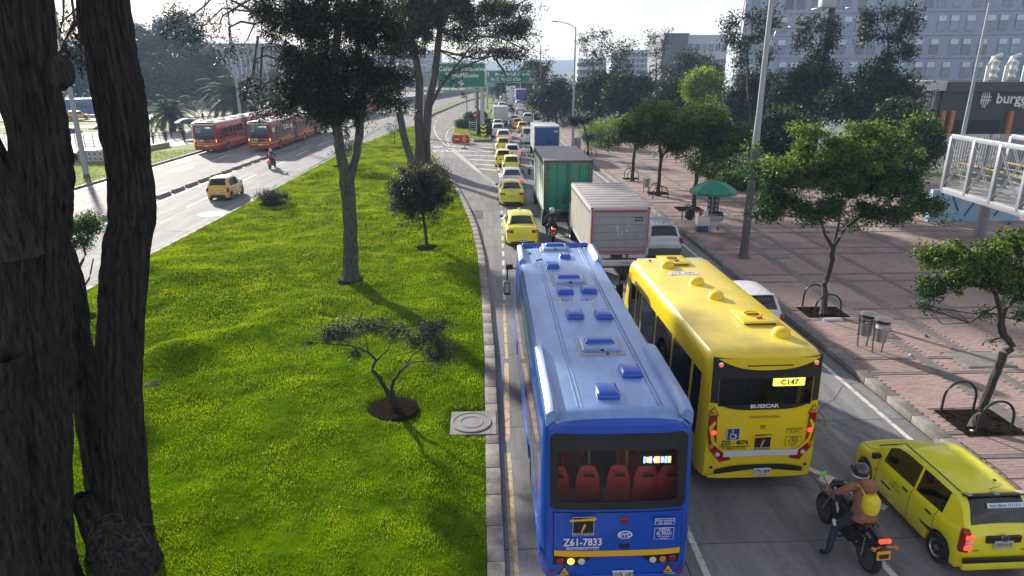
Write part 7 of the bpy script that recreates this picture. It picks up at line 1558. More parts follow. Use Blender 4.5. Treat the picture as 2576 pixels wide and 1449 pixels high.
# ---------------------------------------------------------------- buildings on the right
fac = mat('lilac_grey_cladding', (.31, .39, .53), .5, var=.06, vscale=.3); glz = mat('pale_blue_glazing', (.50, .66, .76), .2, coat=.6, var=.3, vscale=.25); gld = mat('dark_glazing', (.10, .16, .23), .1, coat=.6, var=.5, vscale=.2, rnd=.6); fac_l = mat('facade_joint', (.16, .17, .22), .6)
A = AT(1860, 173, 112); ang = R(-13); HB = thing('office_block', 'tall grey lilac office block with rows of staggered pale windows', 'building', (A.x, 112, 0), ang)
MB().box((45, 10.15, 13.2), (90, 20, 26.4)).build('wall', fac, HB); 
win = MB().box((0, 0, 0), (1.15, .16, 2.2)).build('window', gld); wme = win.data; bpy.data.objects.remove(win); pn = MB().box((0, -.085, .65), (1.1, .02, .75)).build('pane', glz); pme = pn.data; bpy.data.objects.remove(pn)
rl_ = random.Random(4)
n_w = 0
for fl_ in range(6):
    z = 5.2 + fl_ * 3.3
    MB().box((30, .1, z + 1.55), (60, .06, .06)).build('floor_line', fac_l, HB)
    for k in range(27):
        x = 1.6 + k * 2.2 + (fl_ % 2) * .0
        if x > 58: continue
        w = piece('window', wme, HB, (x + (.5 if (fl_ + k) % 3 == 0 else 0), .08, z)); n_w += 1
        pane = bpy.data.objects.new('pane', pme); COL.objects.link(pane); pane.parent = w; pane.location = (0, 0, 0)
RC = thing('tower_crane_mast', 'slim red and white lattice mast leaning up the left edge of the office block', 'mast', (A.x - 1.8, 110, 0))
for k in range(15):
    z = 2 + k * 1.6
    m_ = sred if k % 2 else white_p
    for s in (-1, 1): MB().tube([(s * .25 + z * .06, 0, z), (s * .25 + (z + 1.6) * .06, 0, z + 1.6)], .07, 5).build('mast_rail', m_, RC)
    MB().tube([(-.25 + z * .06, 0, z), (.25 + (z + 1.6) * .06, 0, z + 1.6)], .04, 4).build('mast_brace', m_, RC)
def slab_building(label, px0, px1, ptop, Y, m, depth=14, wins=None, wm=None, name='building', parts=()):
    a = AT(px0, ptop, Y); b = AT(px1, ptop, Y); t = thing(name, label, 'building', (a.x, Y, 0)); w = b.x - a.x
    MB().box((w / 2, depth / 2, a.z / 2), (w, depth, a.z)).build('wall', m, t); MB().box((w / 2, depth / 2, a.z + .2), (w + .4, depth + .4, .4)).build('parapet', m, t)
    if wins:
        cols, rows, ww, wh = wins
        for i in range(cols):
            for j in range(rows): 
                f = MB().box(((i + .5) * w / cols, -.03, a.z * (1 - (j + .7) / (rows + .6))), (ww, .1, wh)).build('window', wm or gld, t)
    return t, w, a.z
slab_building('dark grey block with stepped top behind the grove', 1672, 1732, 88, 165, mat('slate_wall', (.12, .13, .17), .7, var=.1, vscale=.2)); slab_building('pale block with small square windows right of the dark grey one', 1732, 1850, 92, 170, mat('pale_wall', (.5, .52, .55), .7), wins=(7, 4, 1.2, 1.6))
slab_building('low grey wing left of the dark block', 1667, 1700, 105, 163, mat('slate_wall', (.12, .13, .17), .7)); slab_building('faint pale slab building far behind the grove', 1540, 1672, 128, 330, mat('far_pale_wall', (.42, .46, .5), .7), wins=(12, 6, 3, 1.6), wm=mat('far_window', (.2, .25, .3), .3))
slab_building('long pale low building far behind the grove, left part', 1455, 1530, 150, 380, mat('far_pale_wall', (.42, .46, .5), .7), wins=(10, 3, 3, 2))
hl, hw_, hz_ = slab_building('large pale hall with vertical fins behind the hazy trees', 525, 690, 112, 260, mat('hall_wall', (.30, .32, .35), .7), 30); finm = mat('pale_fin', (.55, .56, .57), .6)
for k in range(14): MB().box((hw_ * (k + .5) / 14, -.3, hz_ * .52), (.5, .7, hz_ * .42)).build('fin', finm, hl)
for k in range(9): MB().box((hw_ * (k + .5) / 9, -.1, hz_ * .88), (.25, .2, hz_ * .2)).build('wall_joint', gld, hl)
slab_building('white apartment block in the haze behind the conifer trunks', 1075, 1108, 128, 420, mat('far_pale_wall', (.42, .46, .5), .7), wins=(5, 8, 1.6, 1.6), wm=mat('far_window', (.2, .25, .3), .3)); slab_building('pale hazy buildings left of the conifer trunks', 940, 1075, 135, 450, mat('far_pale_wall', (.42, .46, .5), .7), wins=(14, 5, 3, 2), wm=mat('far_window', (.2, .25, .3), .3)); slab_building('row of low sheds in the haze over the far road', 880, 1090, 178, 380, mat('shed_wall', (.2, .2, .2), .7), wins=(20, 1, 3, 2), wm=mat('far_window', (.2, .25, .3), .3))
# market building with sign and fence
MK = thing('market_building', 'low dark market building with white lettering and a pale roof edge behind the fence', 'building', (0, 70, 0)); a = AT(2216, 207, 70); b = AT(2385, 207, 70); zt2 = a.z
roofl = mat('pale_fascia', (.5, .5, .51), .5); darkw = mat('black_fascia', (.03, .032, .038), .5); orange = mat('orange_pillar', (.5, .16, .04), .6)
MB().box(((a.x + b.x) / 2, 6, zt2 - .35), (b.x - a.x, 12, .95)).build('roof_edge', roofl, MK); MB().box((b.x + 9, 6, zt2 - .45), (18, 12.4, .95)).build('dark_roof_edge', darkw, MK)
MB().box((b.x + 9, 6, (zt2 - .9) / 2), (18, 11, zt2 - .9)).build('dark_wall', darkw, MK); MB().box(((a.x + b.x) / 2, 6.5, (zt2 - .8) / 2), (b.x - a.x, 11, zt2 - .8)).build('glass_front', mat('shop_glass', (.14, .18, .19), .1, coat=.6, var=.6, vscale=.6), MK)
for k in range(11): MB().box((a.x + (b.x - a.x) * k / 10, .9, (zt2 - .8) / 2), (.1, .15, zt2 - .8)).build('mullion', steel, MK)
for z in (1.8, 3.3, 4.6): MB().box(((a.x + b.x) / 2, .88, z), (b.x - a.x, .1, .08)).build('transom', steel, MK)
for x in (b.x - 1.4, b.x + .3, b.x + 1.3, b.x + 7.6): MB().box((x, .3, 2.2), (.4, .4, 4.4)).build('pillar', orange, MK)
MB().box((b.x + 4.2, .45, 1.8), (5, .1, 3.4)).build('doorway', black_m, MK)
lt_ = AT(2520, 248, 69.6); text('lettering', 'burger', 1.45, white_ink, MK, (b.x + 7.6, .25, lt_.z - .05), bold=.02); text('lettering', 'MARKET', .72, white_ink, MK, (b.x + 9.6, .2, lt_.z - .75), bold=.03, spacing=1.1)
for k in range(4): MB().box((b.x + 4.1 + .24 * k, .25, lt_.z), (.09, .06, [1.2, 1.9, 1.9, 1.2][k])).build('logo_bar', white_ink, MK)
for k in range(2): MB().box((b.x + 4.5, .2, lt_.z - .2 + .35 * k), (1.1, .06, .1)).build('logo_bar', white_ink, MK)
ACU = thing('roof_ducts', 'cluster of white curved ventilation ducts on the market roof', 'ducts', (b.x + 9, 72, zt2))
for k in range(4):
    x = -3.6 + 2.0 * k; MB().tube([(x, 0, 0), (x, 0, 1.6), (x + .3, 0, 2.4), (x + 1.2, 0, 2.7)], [.2, .22, .22, .18], 12).build('duct', white_p, ACU, smooth=True); MB().lathe([(.3, .2), (.5, .5), (.3, .8), (.55, 1.2), (.3, 1.6), (.5, 2.0), (.1, 2.3)], (x + .9, .4, 0), 14).build('turbine', white_p, ACU, smooth=True)
FN = thing('fence', 'pale slatted fence in front of the market building', 'fence', (0, 60, 0)); slat = MB().box((0, 0, 1.6), (.14, .05, 3.0)).build('slat', mat('fence_slat', (.42, .43, .42), .6)); sme = slat.data; bpy.data.objects.remove(slat)
x0 = AT(2290, 320, 60).x
for k in range(78): piece('slat', sme, FN, (x0 + k * .24, 0, -.1))
for z in (.6, 2.6): MB().box((x0 + 9.3, .06, z), (18.6, .05, .1)).build('rail', steel, FN)
# mesh fence posts of the plaza edge
for k, (px, py) in enumerate(((1905, 470), (1960, 500), (1560, 340))):
    pass
PF = thing('fence', 'dark mesh fence with slim posts along the grove edge of the plaza', 'fence', (0, 0, .1)); pts = [G(1515, 338), G(1580, 372), G(1700, 415), G(1800, 450), G(1905, 492), G(1990, 520)]
for a, b in zip(pts, pts[1:]):
    for k in range(4): p = a.lerp(b, k / 4); MB().tube([(p.x, p.y, 0), (p.x, p.y, 2.0)], .03, 6).build('post', post_d, PF)
    for z in (.3, .9, 1.5, 1.95): MB().tube([(a.x, a.y, z), (b.x, b.y, z)], .012, 4).build('wire', post_d, PF)
# ---------------------------------------------------------------- left: ramp, railings, kiosks
RW = thing('ramp_wall', 'low grey ramp wall with pale coping beside the people on the left', 'wall', (0, 0, 0)); a, b = G(360, 385), G(425, 372); d = b - a
MB().box(((a + b) / 2 + Vector((0, 0, .3))), (d.length, .3, .7), rz=math.atan2(d.y, d.x)).build('wall', pavegrey, RW)
def railing(label, p0, p1, h=1.1, n=8, bars=3, z=.0):
    t = thing('railing', label, 'railing', (0, 0, z)); p0 = Vector(p0); p1 = Vector(p1)
    for k in range(n + 1): p = p0.lerp(p1, k / n); MB().tube([p, p + Vector((0, 0, h))], .035, 6).build('post', steel, t)
    for k in range(bars): MB().tube([p0 + Vector((0, 0, h * (k + 1) / bars)), p1 + Vector((0, 0, h * (k + 1) / bars))], .028, 6).build('rail', steel, t)
    return t
railing('pale steel railing on the ramp in front of the walking people', G(355, 370) + Vector((0, 0, .3)), G(424, 362) + Vector((0, 0, .3)), 1.2, 7, 4); railing('steel railing of the ramp between the big trunks', Vector((-47, 70, 1.2)), Vector((-36, 68.5, 1.2)), 1.3, 12, 9)
railing('steel railing left of the biggest trunk', Vector((-60, 68, 1.2)), Vector((-49, 69, 1.2)), 1.3, 12, 7)
UB = thing('underpass_entrance', 'grey underpass entrance with steel trusses and dark openings between the big trunks', 'entrance', (0, 0, 0)); gwall = mat('graffiti_wall_grey', (.26, .26, .26), .8, var=.15, vscale=1)
MB().box((-36.6, 66.5, .55), (3.2, .3, 1.3)).build('wall', gwall, UB); MB().box((-41, 67.4, .2), (5.5, .3, 1.2)).build('dark_opening', black_m, UB); MB().box((-42, 66.8, 1.0), (8, .5, .18)).build('ledge', steel, UB)
MB().box((-54, 67.2, .4), (10, .3, 1.4)).build('wall', gwall, UB)
for k in range(7):
    MB().tube([(-45.5 + k * 1.1, 66.6, 1.0), (-45.2 + k * 1.1, 66.6, 0.0)], .06, 5).build('strut', steel, UB); MB().tube([(-45.2 + k * 1.1, 66.6, .0), (-44.5 + k * 1.1, 66.6, 1.0)], .05, 5).build('strut', steel, UB)
gr = MB()
for k in range(6): c = Vector((-36.9 + .5 * (k % 3) - .2, 66.33, .45 + .45 * (k // 3))); gr.tube([c + Vector((.2 * math.cos(q), 0, .24 * math.sin(q))) for q in np.linspace(0, 2 * PI, 12)], .035, 5)
gr.build('graffiti', white_ink, UB)
pp = mat('navy_parasol_cloth', (.05, .055, .11), .6, trans=.2); pp2 = mat('violet_parasol_cloth', (.10, .09, .2), .6, trans=.2)
parasol('dark blue vendor parasol between the two big trunks', -43.8, 83, 2.6, 1.9, pp, pp2, panels=10, group='dark blue parasols at the left'); parasol('dark blue parasol touching the left red bus, right one', -35.4, 90, 2.5, 1.5, pp, pp2, panels=10, group='dark blue parasols at the left'); parasol('dark blue parasol behind the walking people, left one', -38.2, 92, 2.5, 1.6, pp, pp2, panels=10, group='dark blue parasols at the left'); parasol('dark blue parasol further left, close behind the other two', -46.8, 80.5, 2.3, 1.4, pp, pp2, panels=10, group='dark blue parasols at the left')
for x, y, lab in ((-33.9, 86.5, 'dark vendor stall beside the rear of the left red bus'), (-43.6, 83.3, 'small vendor stall under the parasol between the trunks')):
    t = thing('vendor_stall', lab, 'stall', (x, y, 0)); MB().box((0, 0, .6), (1.2, .7, 1.1)).build('counter', mat('stall_dark', (.03, .03, .035), .6, var=.4, vscale=6), t, bevel=.02); MB().box((0, 0, 1.2), (1.3, .8, .06)).build('top', steel, t)
for x, y, kl in ((-58, 74, 'nearest the biggest trunk'), (-63, 76, 'middle one of three'), (-68, 73, 'outermost of three')):
    t = thing('kiosk', 'white roofed kiosk at the left edge, ' + kl, 'kiosk', (x, y, 0), 0, 'kiosks at the left edge'); MB().box((0, 0, 1.1), (2.6, 2, 2.2)).build('body', gwall, t); MB().box((0, 0, 2.3), (3.0, 2.4, .15)).build('roof', white_p, t, bevel=.03)
BB = thing('billboard', 'small pale billboard beside the leaning dark trunk', 'billboard', (0, 0, 0)); a, b = AT(332, 170, 130), AT(353, 196, 130)
MB().box(((a.x + b.x) / 2, 130, (a.z + b.z) / 2), (b.x - a.x, .3, a.z - b.z)).build('board', mat('pale_board', (.4, .5, .58), .5), BB, bevel=.02); MB().tube([((a.x + b.x) / 2, 130.2, 0), ((a.x + b.x) / 2, 130.2, b.z)], .15, 8).build('post', post_g, BB)
# litter on the lawn: fallen leaves
fl2 = MB(); g5 = np.random.default_rng(8)
for _ in range(170):
    y = 9 + 40 * g5.random() ** 1.6; x = g5.uniform(-15, -.3)
    if abs(x) > .95 * y: continue
    z = float(lawn_h(np.array([x]), np.array([y]))[0]) + .05; s = g5.uniform(.015, .03) * (1 + y / 40); a = g5.uniform(0, 6)
    fl2.add([(x + s * math.cos(a), y + s * math.sin(a), z), (x - s * .5 * math.sin(a), y + s * .5 * math.cos(a), z + .01), (x - s * math.cos(a), y - s * math.sin(a), z), (x + s * .5 * math.sin(a), y - s * .5 * math.cos(a), z + .005)], [(0, 1, 2, 3)])
o = fl2.build('fallen_leaves', mat('dry_leaf', (.45, .40, .26), .7), recalc=False); o['kind'] = 'stuff'; o['label'] = 'pale fallen leaves scattered over the lawn'
# ---------------------------------------------------------------- people (one continuous skinned body each) and motorcycles
def figure(name, label, loc, rz, J, E_, mats, cat='person', group=None, region=None, fingers=()):
    """J: joint -> (x, y, z, radius); E_: edges; region(edge) -> material index"""
    t = thing(name, label, cat, loc, rz, group); names = list(J); idx = {n: i for i, n in enumerate(names)}
    V = [J[n][:3] for n in names]; ED = [(idx[a], idx[b]) for a, b in E_]; RA = [J[n][3] for n in names]
    for chain in fingers:
        prev = idx[chain[0]]
        for p in chain[1]: V.append(p[:3]); RA.append(p[3]); ED.append((prev, len(V) - 1)); prev = len(V) - 1
    me = bpy.data.meshes.new('body'); me.from_pydata(V, ED, []); o = bpy.data.objects.new('body', me); COL.objects.link(o)
    sk = o.modifiers.new('s', 'SKIN'); 
    if not me.skin_vertices: raise RuntimeError('no skin layer')
    for i, r_ in enumerate(RA): me.skin_vertices[0].data[i].radius = (r_, r_)
    me.skin_vertices[0].data[idx['pelvis']].use_root = True
    ss = o.modifiers.new('u', 'SUBSURF'); ss.levels = 2; ss.render_levels = 2
    dg = bpy.context.evaluated_depsgraph_get(); m2 = bpy.data.meshes.new_from_object(o.evaluated_get(dg)); bpy.data.objects.remove(o)
    m2.name = 'body'; m2.materials.clear()
    for q in mats: m2.materials.append(q)
    segs = [(Vector(J[a][:3]), Vector(J[b][:3]), region(a, b)) for a, b in E_]
    for f in m2.polygons:
        c = f.center; best = 1e9; k = 0
        for a, b, r_ in segs:
            d = b - a; u = max(0, min(1, (c - a).dot(d) / max(1e-9, d.length_squared))); dd = (a + d * u - c).length
            if dd < best: best = dd; k = r_
        f.material_index = k; f.use_smooth = True
    o = bpy.data.objects.new('body', m2); COL.objects.link(o); o.parent = t; return t
EDG = [('pelvis', 'waist'), ('waist', 'chest'), ('chest', 'neckb'), ('neckb', 'neck'), ('neck', 'head'), ('head', 'crown'), ('neckb', 'sL'), ('sL', 'eL'), ('eL', 'wL'), ('wL', 'hL'), ('neckb', 'sR'), ('sR', 'eR'), ('eR', 'wR'), ('wR', 'hR'), ('pelvis', 'tL'), ('tL', 'kL'), ('kL', 'aL'), ('aL', 'fL'), ('pelvis', 'tR'), ('tR', 'kR'), ('kR', 'aR'), ('aR', 'fR')]
def region(a, b):
    if b in ('neck', 'head', 'crown'): return 2
    if b in ('hL', 'hR'): return 3
    if b in ('fL', 'fR'): return 4
    if b in ('tL', 'tR', 'kL', 'kR', 'aL', 'aR'): return 1
    return 0
hair_m = mat('dark_hair', (.012, .009, .008), .6); shoe_m = mat('dark_shoe', (.015, .015, .016), .6)
def walker(label, x, y, rz, top, legs, ph=.2, arms=.3, bag=None, hat=None, group='people on foot', z=0, s=1.0):
    J = dict(pelvis=(0, 0, .95, .13), waist=(0, 0, 1.1, .125), chest=(0, .01, 1.28, .15), neckb=(0, .0, 1.43, .075), neck=(0, .01, 1.51, .05), head=(0, .03, 1.60, .085), crown=(0, .02, 1.70, .075),
             sL=(-.18, 0, 1.40, .065), eL=(-.24, -arms * .3, 1.14, .045), wL=(-.23, arms * .5, .93, .032), hL=(-.22, arms * .6, .86, .035), sR=(.18, 0, 1.40, .065), eR=(.24, arms * .2, 1.14, .045), wR=(.23, -arms * .3, .92, .032), hR=(.22, -arms * .3, .85, .035),
             tL=(-.09, 0, .88, .10), kL=(-.10, ph * .9, .50, .065), aL=(-.10, ph * 1.0, .09, .045), fL=(-.10, ph + .15, .04, .04), tR=(.09, 0, .88, .10), kR=(.10, -ph * .4, .50, .065), aR=(.10, -ph * 1.5, .12, .045), fR=(.10, -ph * 1.3 + .1, .04, .04))
    t = figure('person', label, (x, y, z), rz, J, EDG, [top, legs, skin_m, skin_m, shoe_m], 'person', group, region); t.scale = (s, s, s)
    MB().lathe([(.02, 1.765), (.06, 1.755), (.095, 1.70), (.10, 1.62), (.085, 1.56)], (0, .0, 0), 14).build('hair' if not hat else 'cap', hat or hair_m, t, smooth=True)
    MB().box((0, .125, 1.60), (.03, .03, .04)).build('nose', skin_m, t, bevel=.01)
    if bag: MB().box((0, -.2, 1.22), (.3, .16, .42)).build('backpack', bag, t, bevel=.05)
    return t
C_ = lambda n, c: mat(n, c, .85, var=.15, vscale=8)
cl_b, cl_n, cl_g, cl_r, cl_w, cl_c = C_('black_cloth', (.015, .015, .018)), C_('navy_cloth', (.02, .025, .05)), C_('grey_cloth', (.12, .12, .13)), C_('maroon_cloth', (.18, .02, .03)), C_('white_cloth', (.5, .5, .5)), C_('cyan_cloth', (.08, .32, .42))
cl_br = mat('brown_jacket', (.27, .115, .06), .8, var=.25, vscale=7, bump=.8, bscale=9)
for px, py, rz, top, legs, lab, kw in ((387, 363, 10, cl_n, cl_b, 'person in dark navy jacket walking at the left end of the railing', {}), (419, 364, 0, cl_b, cl_n, 'person with brown hat stepping beside the end of the railing', dict(hat=mat('brown_hat', (.2, .08, .04), .7))), (433, 348, 160, cl_b, cl_b, 'person in black walking under the first palm', {}), (464, 357, 190, cl_b, cl_b, 'person in black with white shoes nearest the left red bus', {}), (455, 336, 20, cl_r, cl_n, 'person in maroon jacket beside the dark blue parasol', {}), (385, 324, 30, cl_g, cl_n, 'person in grey with a pale cap left of the first palm', dict(hat=cl_c)),
    (512, 308, 60, cl_b, cl_b, 'person in black standing behind the left red bus roof', {}), (545, 304, 200, cl_r, cl_g, 'person in dark red sitting upright beyond the left red bus', {}), (460, 340, 200, cl_g, cl_b, 'person in grey close to the left parasol', {}), (172, 330, 90, cl_r, cl_b, 'person at the railing beside the biggest trunk', {}), (241, 288, 30, cl_b, cl_b, 'person in black crossing the far road behind the blue bus', dict(ph=.35)),
    (1080 + 1, 232, 90, cl_b, cl_b, 'far person beyond the busway wall', {}), (1241, 262, 90, cl_b, cl_n, 'person in black running across the grass island', dict(ph=.4)), (1255, 258, 0, cl_b, cl_g, 'person in black standing left of the far box truck', {}), (1347, 281, 10, cl_c, cl_n, 'person in cyan shirt standing on the far splitter island', {}), (1527, 378, 15, cl_w, cl_b, 'person walking on the plaza under the smallest tree', {}), (2555, 262, 0, cl_b, cl_b, 'person near the market entrance', {}), (1905, 470, 40, cl_r, cl_b, 'person in dark red seated behind the near street lamp', {})):
    if px in (1081, 2555): continue
    c = G(px, py); walker(lab, c.x, c.y, R(rz), top, legs, z=.1 if 10.5 < c.x else 0, **kw)
# motorcycles
def helmet(t, c, r, m, vm=None, rot=0, stripe=None):
    n = 20; prof = [(r * math.cos(a), r * math.sin(a)) for a in np.linspace(-1.05, PI / 2 - .02, 12)]
    h = MB().lathe([(p[0], p[1] * 1.08) for p in prof], c, n).build('helmet', m, t, smooth=True)
    MB().box((c[0], c[1] + r * .72, c[2] + r * .05), (r * 1.5, r * .7, r * .62)).build('visor', vm or black, h, bevel=r * .2)
    if stripe: MB().lathe([(r * .95, -r * .58), (r * .98, -r * .55), (r * 1.01, -r * .38), (r * 1.0, -r * .34)], c, n).build('stripe', stripe, h, smooth=True)
    return h
def motorcycle(label, x, y, rz, tank_m, group=None, plate=None, ptxt=None, lean=0, detail=1, lit=True):
    t = thing('motorcycle', label, 'motorcycle', (x, y, 0), rz, group); wb = 1.32
    for yy_, w in ((0, .12), (wb, .10)): 
        r = .30; T = MB(); T.lathe([(r - .09, -w / 2 * .6), (r - .03, -w / 2), (r, -w * .2), (r, w * .2), (r - .03, w / 2), (r - .09, w / 2 * .6)], n=28, axis='X', caps=False)
        o = T.build('tyre', rubber, smooth=True); me = o.data; bpy.data.objects.remove(o)
        wh = piece('wheel', me, t, (0, yy_, r)); H = MB(); H.lathe([(.04, -w * .6), (.04, w * .6)], n=10, axis='X'); H.lathe([(r - .085, -w * .56), (r - .085, w * .56)], n=24, axis='X')
        for k in range(5): a = 2 * PI * k / 5; H.box((0, math.cos(a) * r * .4, math.sin(a) * r * .4), (w * 1.2, .04, r * .7), rx=-a + 0)
        H.build('rim', mat('dark_alloy', (.12, .12, .13), .4, .6), wh)
    b = MB(); b.box((0, .62, .42), (.24, .42, .30)); b.box((0, .68, .62), (.2, .3, .2)); b.tube([(0, .3, .78), (0, .62, .66), (0, 1.0, .85)], .05, 8); b.tube([(0, 1.02, .9), (0, .85, .35), (0, .55, .3), (0, .35, .6)], .035, 6); b.tube([(-.09, 0, .3), (-.1, .42, .36)], .03, 6); b.tube([(.09, 0, .3), (.1, .42, .36)], .03, 6); b.build('engine_frame', black, t, smooth=True)
    MB().box((0, .80, .86), (.27, .46, .22), top=(.7, .7), rx=.12).build('fuel_tank', tank_m, t, bevel=.05)
    MB().box((0, .33, .83), (.26, .62, .09), rx=-.06).build('saddle', mat('vinyl_black', (.02, .02, .02), .35), t, bevel=.035)
    MB().box((0, -.10, .80), (.20, .42, .14), rx=.25, top=(.6, .9)).build('tail_cowl', tank_m if detail else black, t, bevel=.035)
    tl = MB().box((0, -.30, .82), (.20, .05, .07)).build('tail_light', lamp_red_on if lit else lamp_red, t, bevel=.015)
    MB().box((0, -.22, .62), (.16, .16, .32), rx=-.5).build('rear_mudguard', black, t, bevel=.02)
    pl_ = MB().box((0, -.33, .56), (.24, .012, .15), rx=-.2).build('number_plate', plate or plate_y, t)
    if ptxt: text('lettering', ptxt, .085, black_ink, pl_, (0, -.345, .56), (PI / 2 - .2, 0, 0), sx=.75)
    for s in (-1, 1):
        MB().tube([(s * .08, wb, .3), (s * .08, wb - .22, .78), (s * .09, wb - .28, .95)], .024, 8).build('fork_leg', chrome, t, smooth=True)
        MB().tube([(s * .05, -.28, .70), (s * .2, -.33, .70)], .012, 5).box((s * .2, -.33, .70), (.05, .06, .04)).build('turn_signal', lamp_amber, t)
        MB().tube([(s * .12, .02, .3), (s * .12, -.0, .7)], .03, 6).build('shock', chrome, t)
        MB().tube([(s * .18, .5, .33), (s * .26, .5, .33)], .02, 6).build('footpeg', rubber, t)
        m_ = MB().tube([(s * .28, .98, 1.06), (s * .36, 1.05, 1.22)], .008, 5).build('mirror_stem', black, t); MB().box((s * .37, 1.05, 1.26), (.13, .03, .09)).build('mirror', mat('lime_mirror', (.25, .75, .05), .4) if detail == 2 and s < 0 else black, m_, bevel=.02)
    MB().tube([(-.36, .88, 1.02), (-.18, 1.0, 1.05), (.18, 1.0, 1.05), (.36, .88, 1.02)], .016, 6).build('handlebar', black, t, smooth=True)
    MB().box((0, 1.12, .98), (.24, .16, .2), rx=.2, top=(.8, .6)).build('headlight_fairing', tank_m, t, bevel=.04)
    MB().tube([(.12, .6, .3), (.15, .2, .3), (.17, -.18, .42)], [.025, .035, .05], 8).build('exhaust', chrome, t, smooth=True)
    MB().box((0, wb + .05, .62), (.12, .42, .03)).build('front_mudguard', tank_m, t, bevel=.012)
    return t
def rider(label, x, y, rz, top, legs, gloves, feet_down=False, hands=(.36, .88, 1.02), lean=.22, group='motorcycle riders', shoe=shoe_m, helm=None, bag=None, fingers=False, s=1.0, stripe=None, vest=None):
    hx, hy, hz = hands
    J = dict(pelvis=(0, .30, .92, .15), waist=(0, .33, 1.06, .17), chest=(0, .33 + lean * .4, 1.27, .185), neckb=(0, .33 + lean * .7, 1.42, .085), neck=(0, .34 + lean * .8, 1.49, .055), head=(0, .37 + lean * .85, 1.57, .085), crown=(0, .37 + lean * .85, 1.66, .075),
             sL=(-.20, .33 + lean * .65, 1.385, .078), eL=(-.34, .62, 1.17, .058), wL=(-hx - .0, hy - .06, hz + .02, .038), hL=(-hx, hy + .01, hz + .025, .036), sR=(.20, .33 + lean * .65, 1.385, .078), eR=(.34, .62, 1.17, .058), wR=(hx, hy - .06, hz + .02, .038), hR=(hx, hy + .01, hz + .025, .036),
             tL=(-.13, .33, .90, .115), kL=(-.26, .72, .74, .078), aL=(-.24, .48, .40, .05), fL=(-.24, .63, .34, .045), tR=(.13, .33, .90, .115), kR=(.26, .72, .74, .078), aR=(.24, .48, .40, .05), fR=(.24, .63, .34, .045))
    if feet_down: J.update(kL=(-.34, .52, .52, .08), aL=(-.52, .36, .12, .05), fL=(-.58, .50, .045, .046))
    fg = []
    if fingers:
        for sd, h in ((-1, 'hL'), (1, 'hR')):
            for k in range(4):
                dx = sd * (.028 - .018 * k); bx_, by_, bz_ = J[h][0] + dx, J[h][1] + .02, J[h][2]
                ln = (.9, 1, .95, .8)[k]; fg.append((h, [(bx_, by_ + .028 * ln, bz_ + .006, .011), (bx_, by_ + .04 * ln, bz_ - .02, .010), (bx_, by_ + .02, bz_ - .045 * ln, .009)]))
            fg.append((h, [(J[h][0] - sd * .045, J[h][1] - .0, J[h][2] - .015, .012), (J[h][0] - sd * .05, J[h][1] + .03, J[h][2] - .035, .010)]))
    t = figure('person', label, (x, y, 0), rz, J, EDG, [top, legs, skin_m, gloves, shoe], 'person', group, region, fg); t.scale = (s, s, s)
    hc = (0, .385 + lean * .85, 1.62); helmet(t, hc, .145, helm or black, stripe=stripe)
    if bag: 
        MB().lathe([(.02, 0), (.12, .03), (.15, .12), (.145, .28), (.09, .36), (.03, .38)], (0, .33 + lean * .4 - .235, 1.03), 14).build('backpack', bag, t, smooth=True)
        for sd in (-1, 1): MB().tube([(sd * .09, .12 + lean * .4, 1.33), (sd * .13, .22 + lean * .5, 1.47), (sd * .13, .38 + lean * .6, 1.42)], .014, 5).build('strap', bag, t)
    if vest: MB().box((0, .2 + lean * .3, 1.23), (.30, .03, .05)).box((0, .2 + lean * .3, 1.12), (.32, .03, .05)).build('reflective_band', vest, t, bevel=.01)
    return t
hm = mat('helmet_dark_grey', (.022, .024, .027), .25, coat=.6)
NX_, NY_, NA = 6.82, 9.74, R(4)
MC = motorcycle('black motorcycle with orange plate standing between the yellow bus and the near taxi', NX_, NY_, NA, mat('gloss_black_paint', (.015, .015, .018), .25, coat=.6), None, plate_y, 'RJF-08E', detail=2)
rider('motorcyclist in brown jacket and grey helmet with a small yellow backpack, left foot down', NX_, NY_, NA, cl_br, cl_n, skin_m, True, bag=mat('yellow_bag', (.75, .62, .02), .6, var=.1, vscale=6), helm=hm, fingers=True, group=None, stripe=plate_w, s=1.03); MC.scale = (1.04,) * 3
RB = [o for o in bpy.data.objects if o.get('label', '').startswith('motorcyclist in brown')][0]
MB().lathe([(.03, .16), (.13, .12), (.15, .04), (.10, -.04), (.03, -.06)], (0, .30, 1.44), 14).build('hood', cl_br, RB, smooth=True)
hm_ = MB(); hm_.lathe([(.165, 1.16), (.20, 1.02), (.225, .90), (.235, .86), (.22, .86), (.18, 1.0)], (0, .31, 0), 22, caps=False); hm_.build('jacket_hem', cl_br, RB, smooth=True)
MB().box((-.335, .52, .60), (.15, .13, .05), ry=.5, rx=.5).build('knee_band', plate_w, RB, bevel=.02)
c = G(1390, 612); motorcycle('dark motorcycle with red tail light behind the tall green truck', c.x, c.y, 0, black, None, plate_y, 'OMM-57D'); rider('motorcyclist in black with silver helmet and red scarf behind the green truck', c.x, c.y, 0, cl_b, cl_b, skin_d, helm=mat('helmet_silver', (.45, .46, .48), .25, coat=.5), group=None, vest=mat('reflect_band', (.35, .36, .38), .4))
c = G(680, 426); motorcycle('red tailed motorcycle on the left carriageway', c.x, c.y, R(-2), mat('red_bike_paint', (.4, .03, .02), .3), None, plate_w); rider('motorcyclist with a pink backpack on the left carriageway', c.x, c.y, R(-2), cl_b, cl_n, skin_m, bag=mat('pink_bag', (.55, .06, .12), .6), helm=mat('helmet_silver', (.45, .46, .48), .25, coat=.5), group=None)
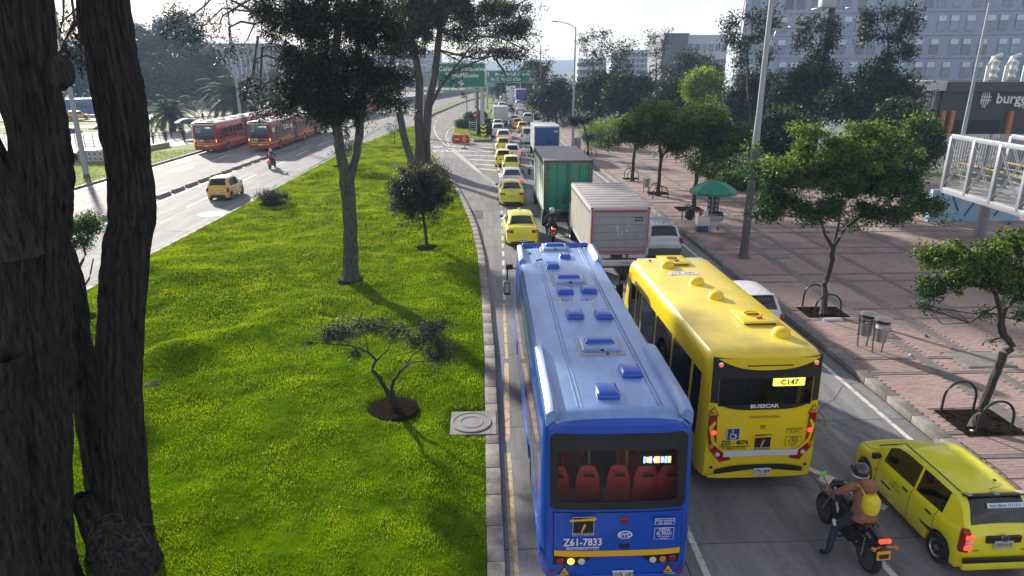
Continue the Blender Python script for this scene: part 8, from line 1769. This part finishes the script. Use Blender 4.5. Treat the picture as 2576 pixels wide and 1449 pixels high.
for px, py, lab in ((872, 355, 'half hidden behind the forked trunk'), (1046, 283, 'left of the three bare trunks'), (1020, 290, 'further left of the bare trunks'), (1165, 245, 'far along the curving bus lane')):
    c = G(px, py); motorcycle('distant motorcycle ' + lab, c.x, c.y, 0, black if px != 872 else mat('red_bike_paint', (.4, .03, .02), .3), 'distant motorcycles', plate_w, detail=0, lit=False); rider('distant motorcyclist in dark clothes ' + lab, c.x, c.y, 0, cl_b, cl_b, skin_d, helm=black)
for x, y, lab in ((5.9, 131.5, 'between the white box truck and the pickup'), (6.0, 143, 'left of the pickup, second in line'), (5.2, 147, 'by the rear of the far box truck')):
    motorcycle('distant motorcycle in the queue ' + lab, x, y, 0, black, 'distant motorcycles', plate_y, detail=0, lit=False); rider('distant motorcyclist in black ' + lab, x, y, 0, cl_b, cl_b, skin_d, helm=black if y < 145 else sred)
# cyclist on the plaza
c = G(1418, 328); CY = thing('bicycle', 'dark bicycle ridden on the plaza beside the second street lamp', 'bicycle', (c.x, c.y, .15))
for yy_ in (0, 1.02):
    MB().tube([(0, yy_ + .33 * math.cos(q), .34 + .33 * math.sin(q)) for q in np.linspace(0, 2 * PI, 24)], .018, 5).build('wheel', rubber, CY)
MB().tube([(0, 0, .34), (0, .42, .34), (0, .32, .85), (0, 0, .34)], .02, 5).tube([(0, .42, .34), (0, .85, .85), (0, .33, .8)], .02, 5).tube([(0, 1.02, .34), (0, .86, .95)], .02, 5).build('frame', black, CY); MB().tube([(-.28, .8, 1.0), (.28, .8, 1.0)], .015, 5).build('handlebar', black, CY); MB().box((0, .3, .9), (.14, .24, .05)).build('saddle', black, CY, bevel=.01)
rider('cyclist in grey top riding on the plaza', c.x, c.y, 0, cl_g, cl_n, skin_m, helm=hair_m, group=None, hands=(.26, .8, 1.02)).location.z = .15
# ---------------------------------------------------------------- the air
HZ = MB(); HZ.box((0, 1000, 13.3), (2700, 2060, 29.5)); hz_m = bpy.data.materials.new('haze_air'); hz_m.use_nodes = True
_n = hz_m.node_tree.nodes; _n.clear(); _o = _n.new('ShaderNodeOutputMaterial'); _v = _n.new('ShaderNodeVolumePrincipled')
_v.inputs['Color'].default_value = (.50, .68, .95, 1); _v.inputs['Density'].default_value = .0006; _v.inputs['Anisotropy'].default_value = .0
hz_m.node_tree.links.new(_v.outputs[0], _o.inputs['Volume'])
haze = HZ.build('haze', hz_m); tag(haze, 'thin blue morning haze over the whole avenue', None, kind='stuff')
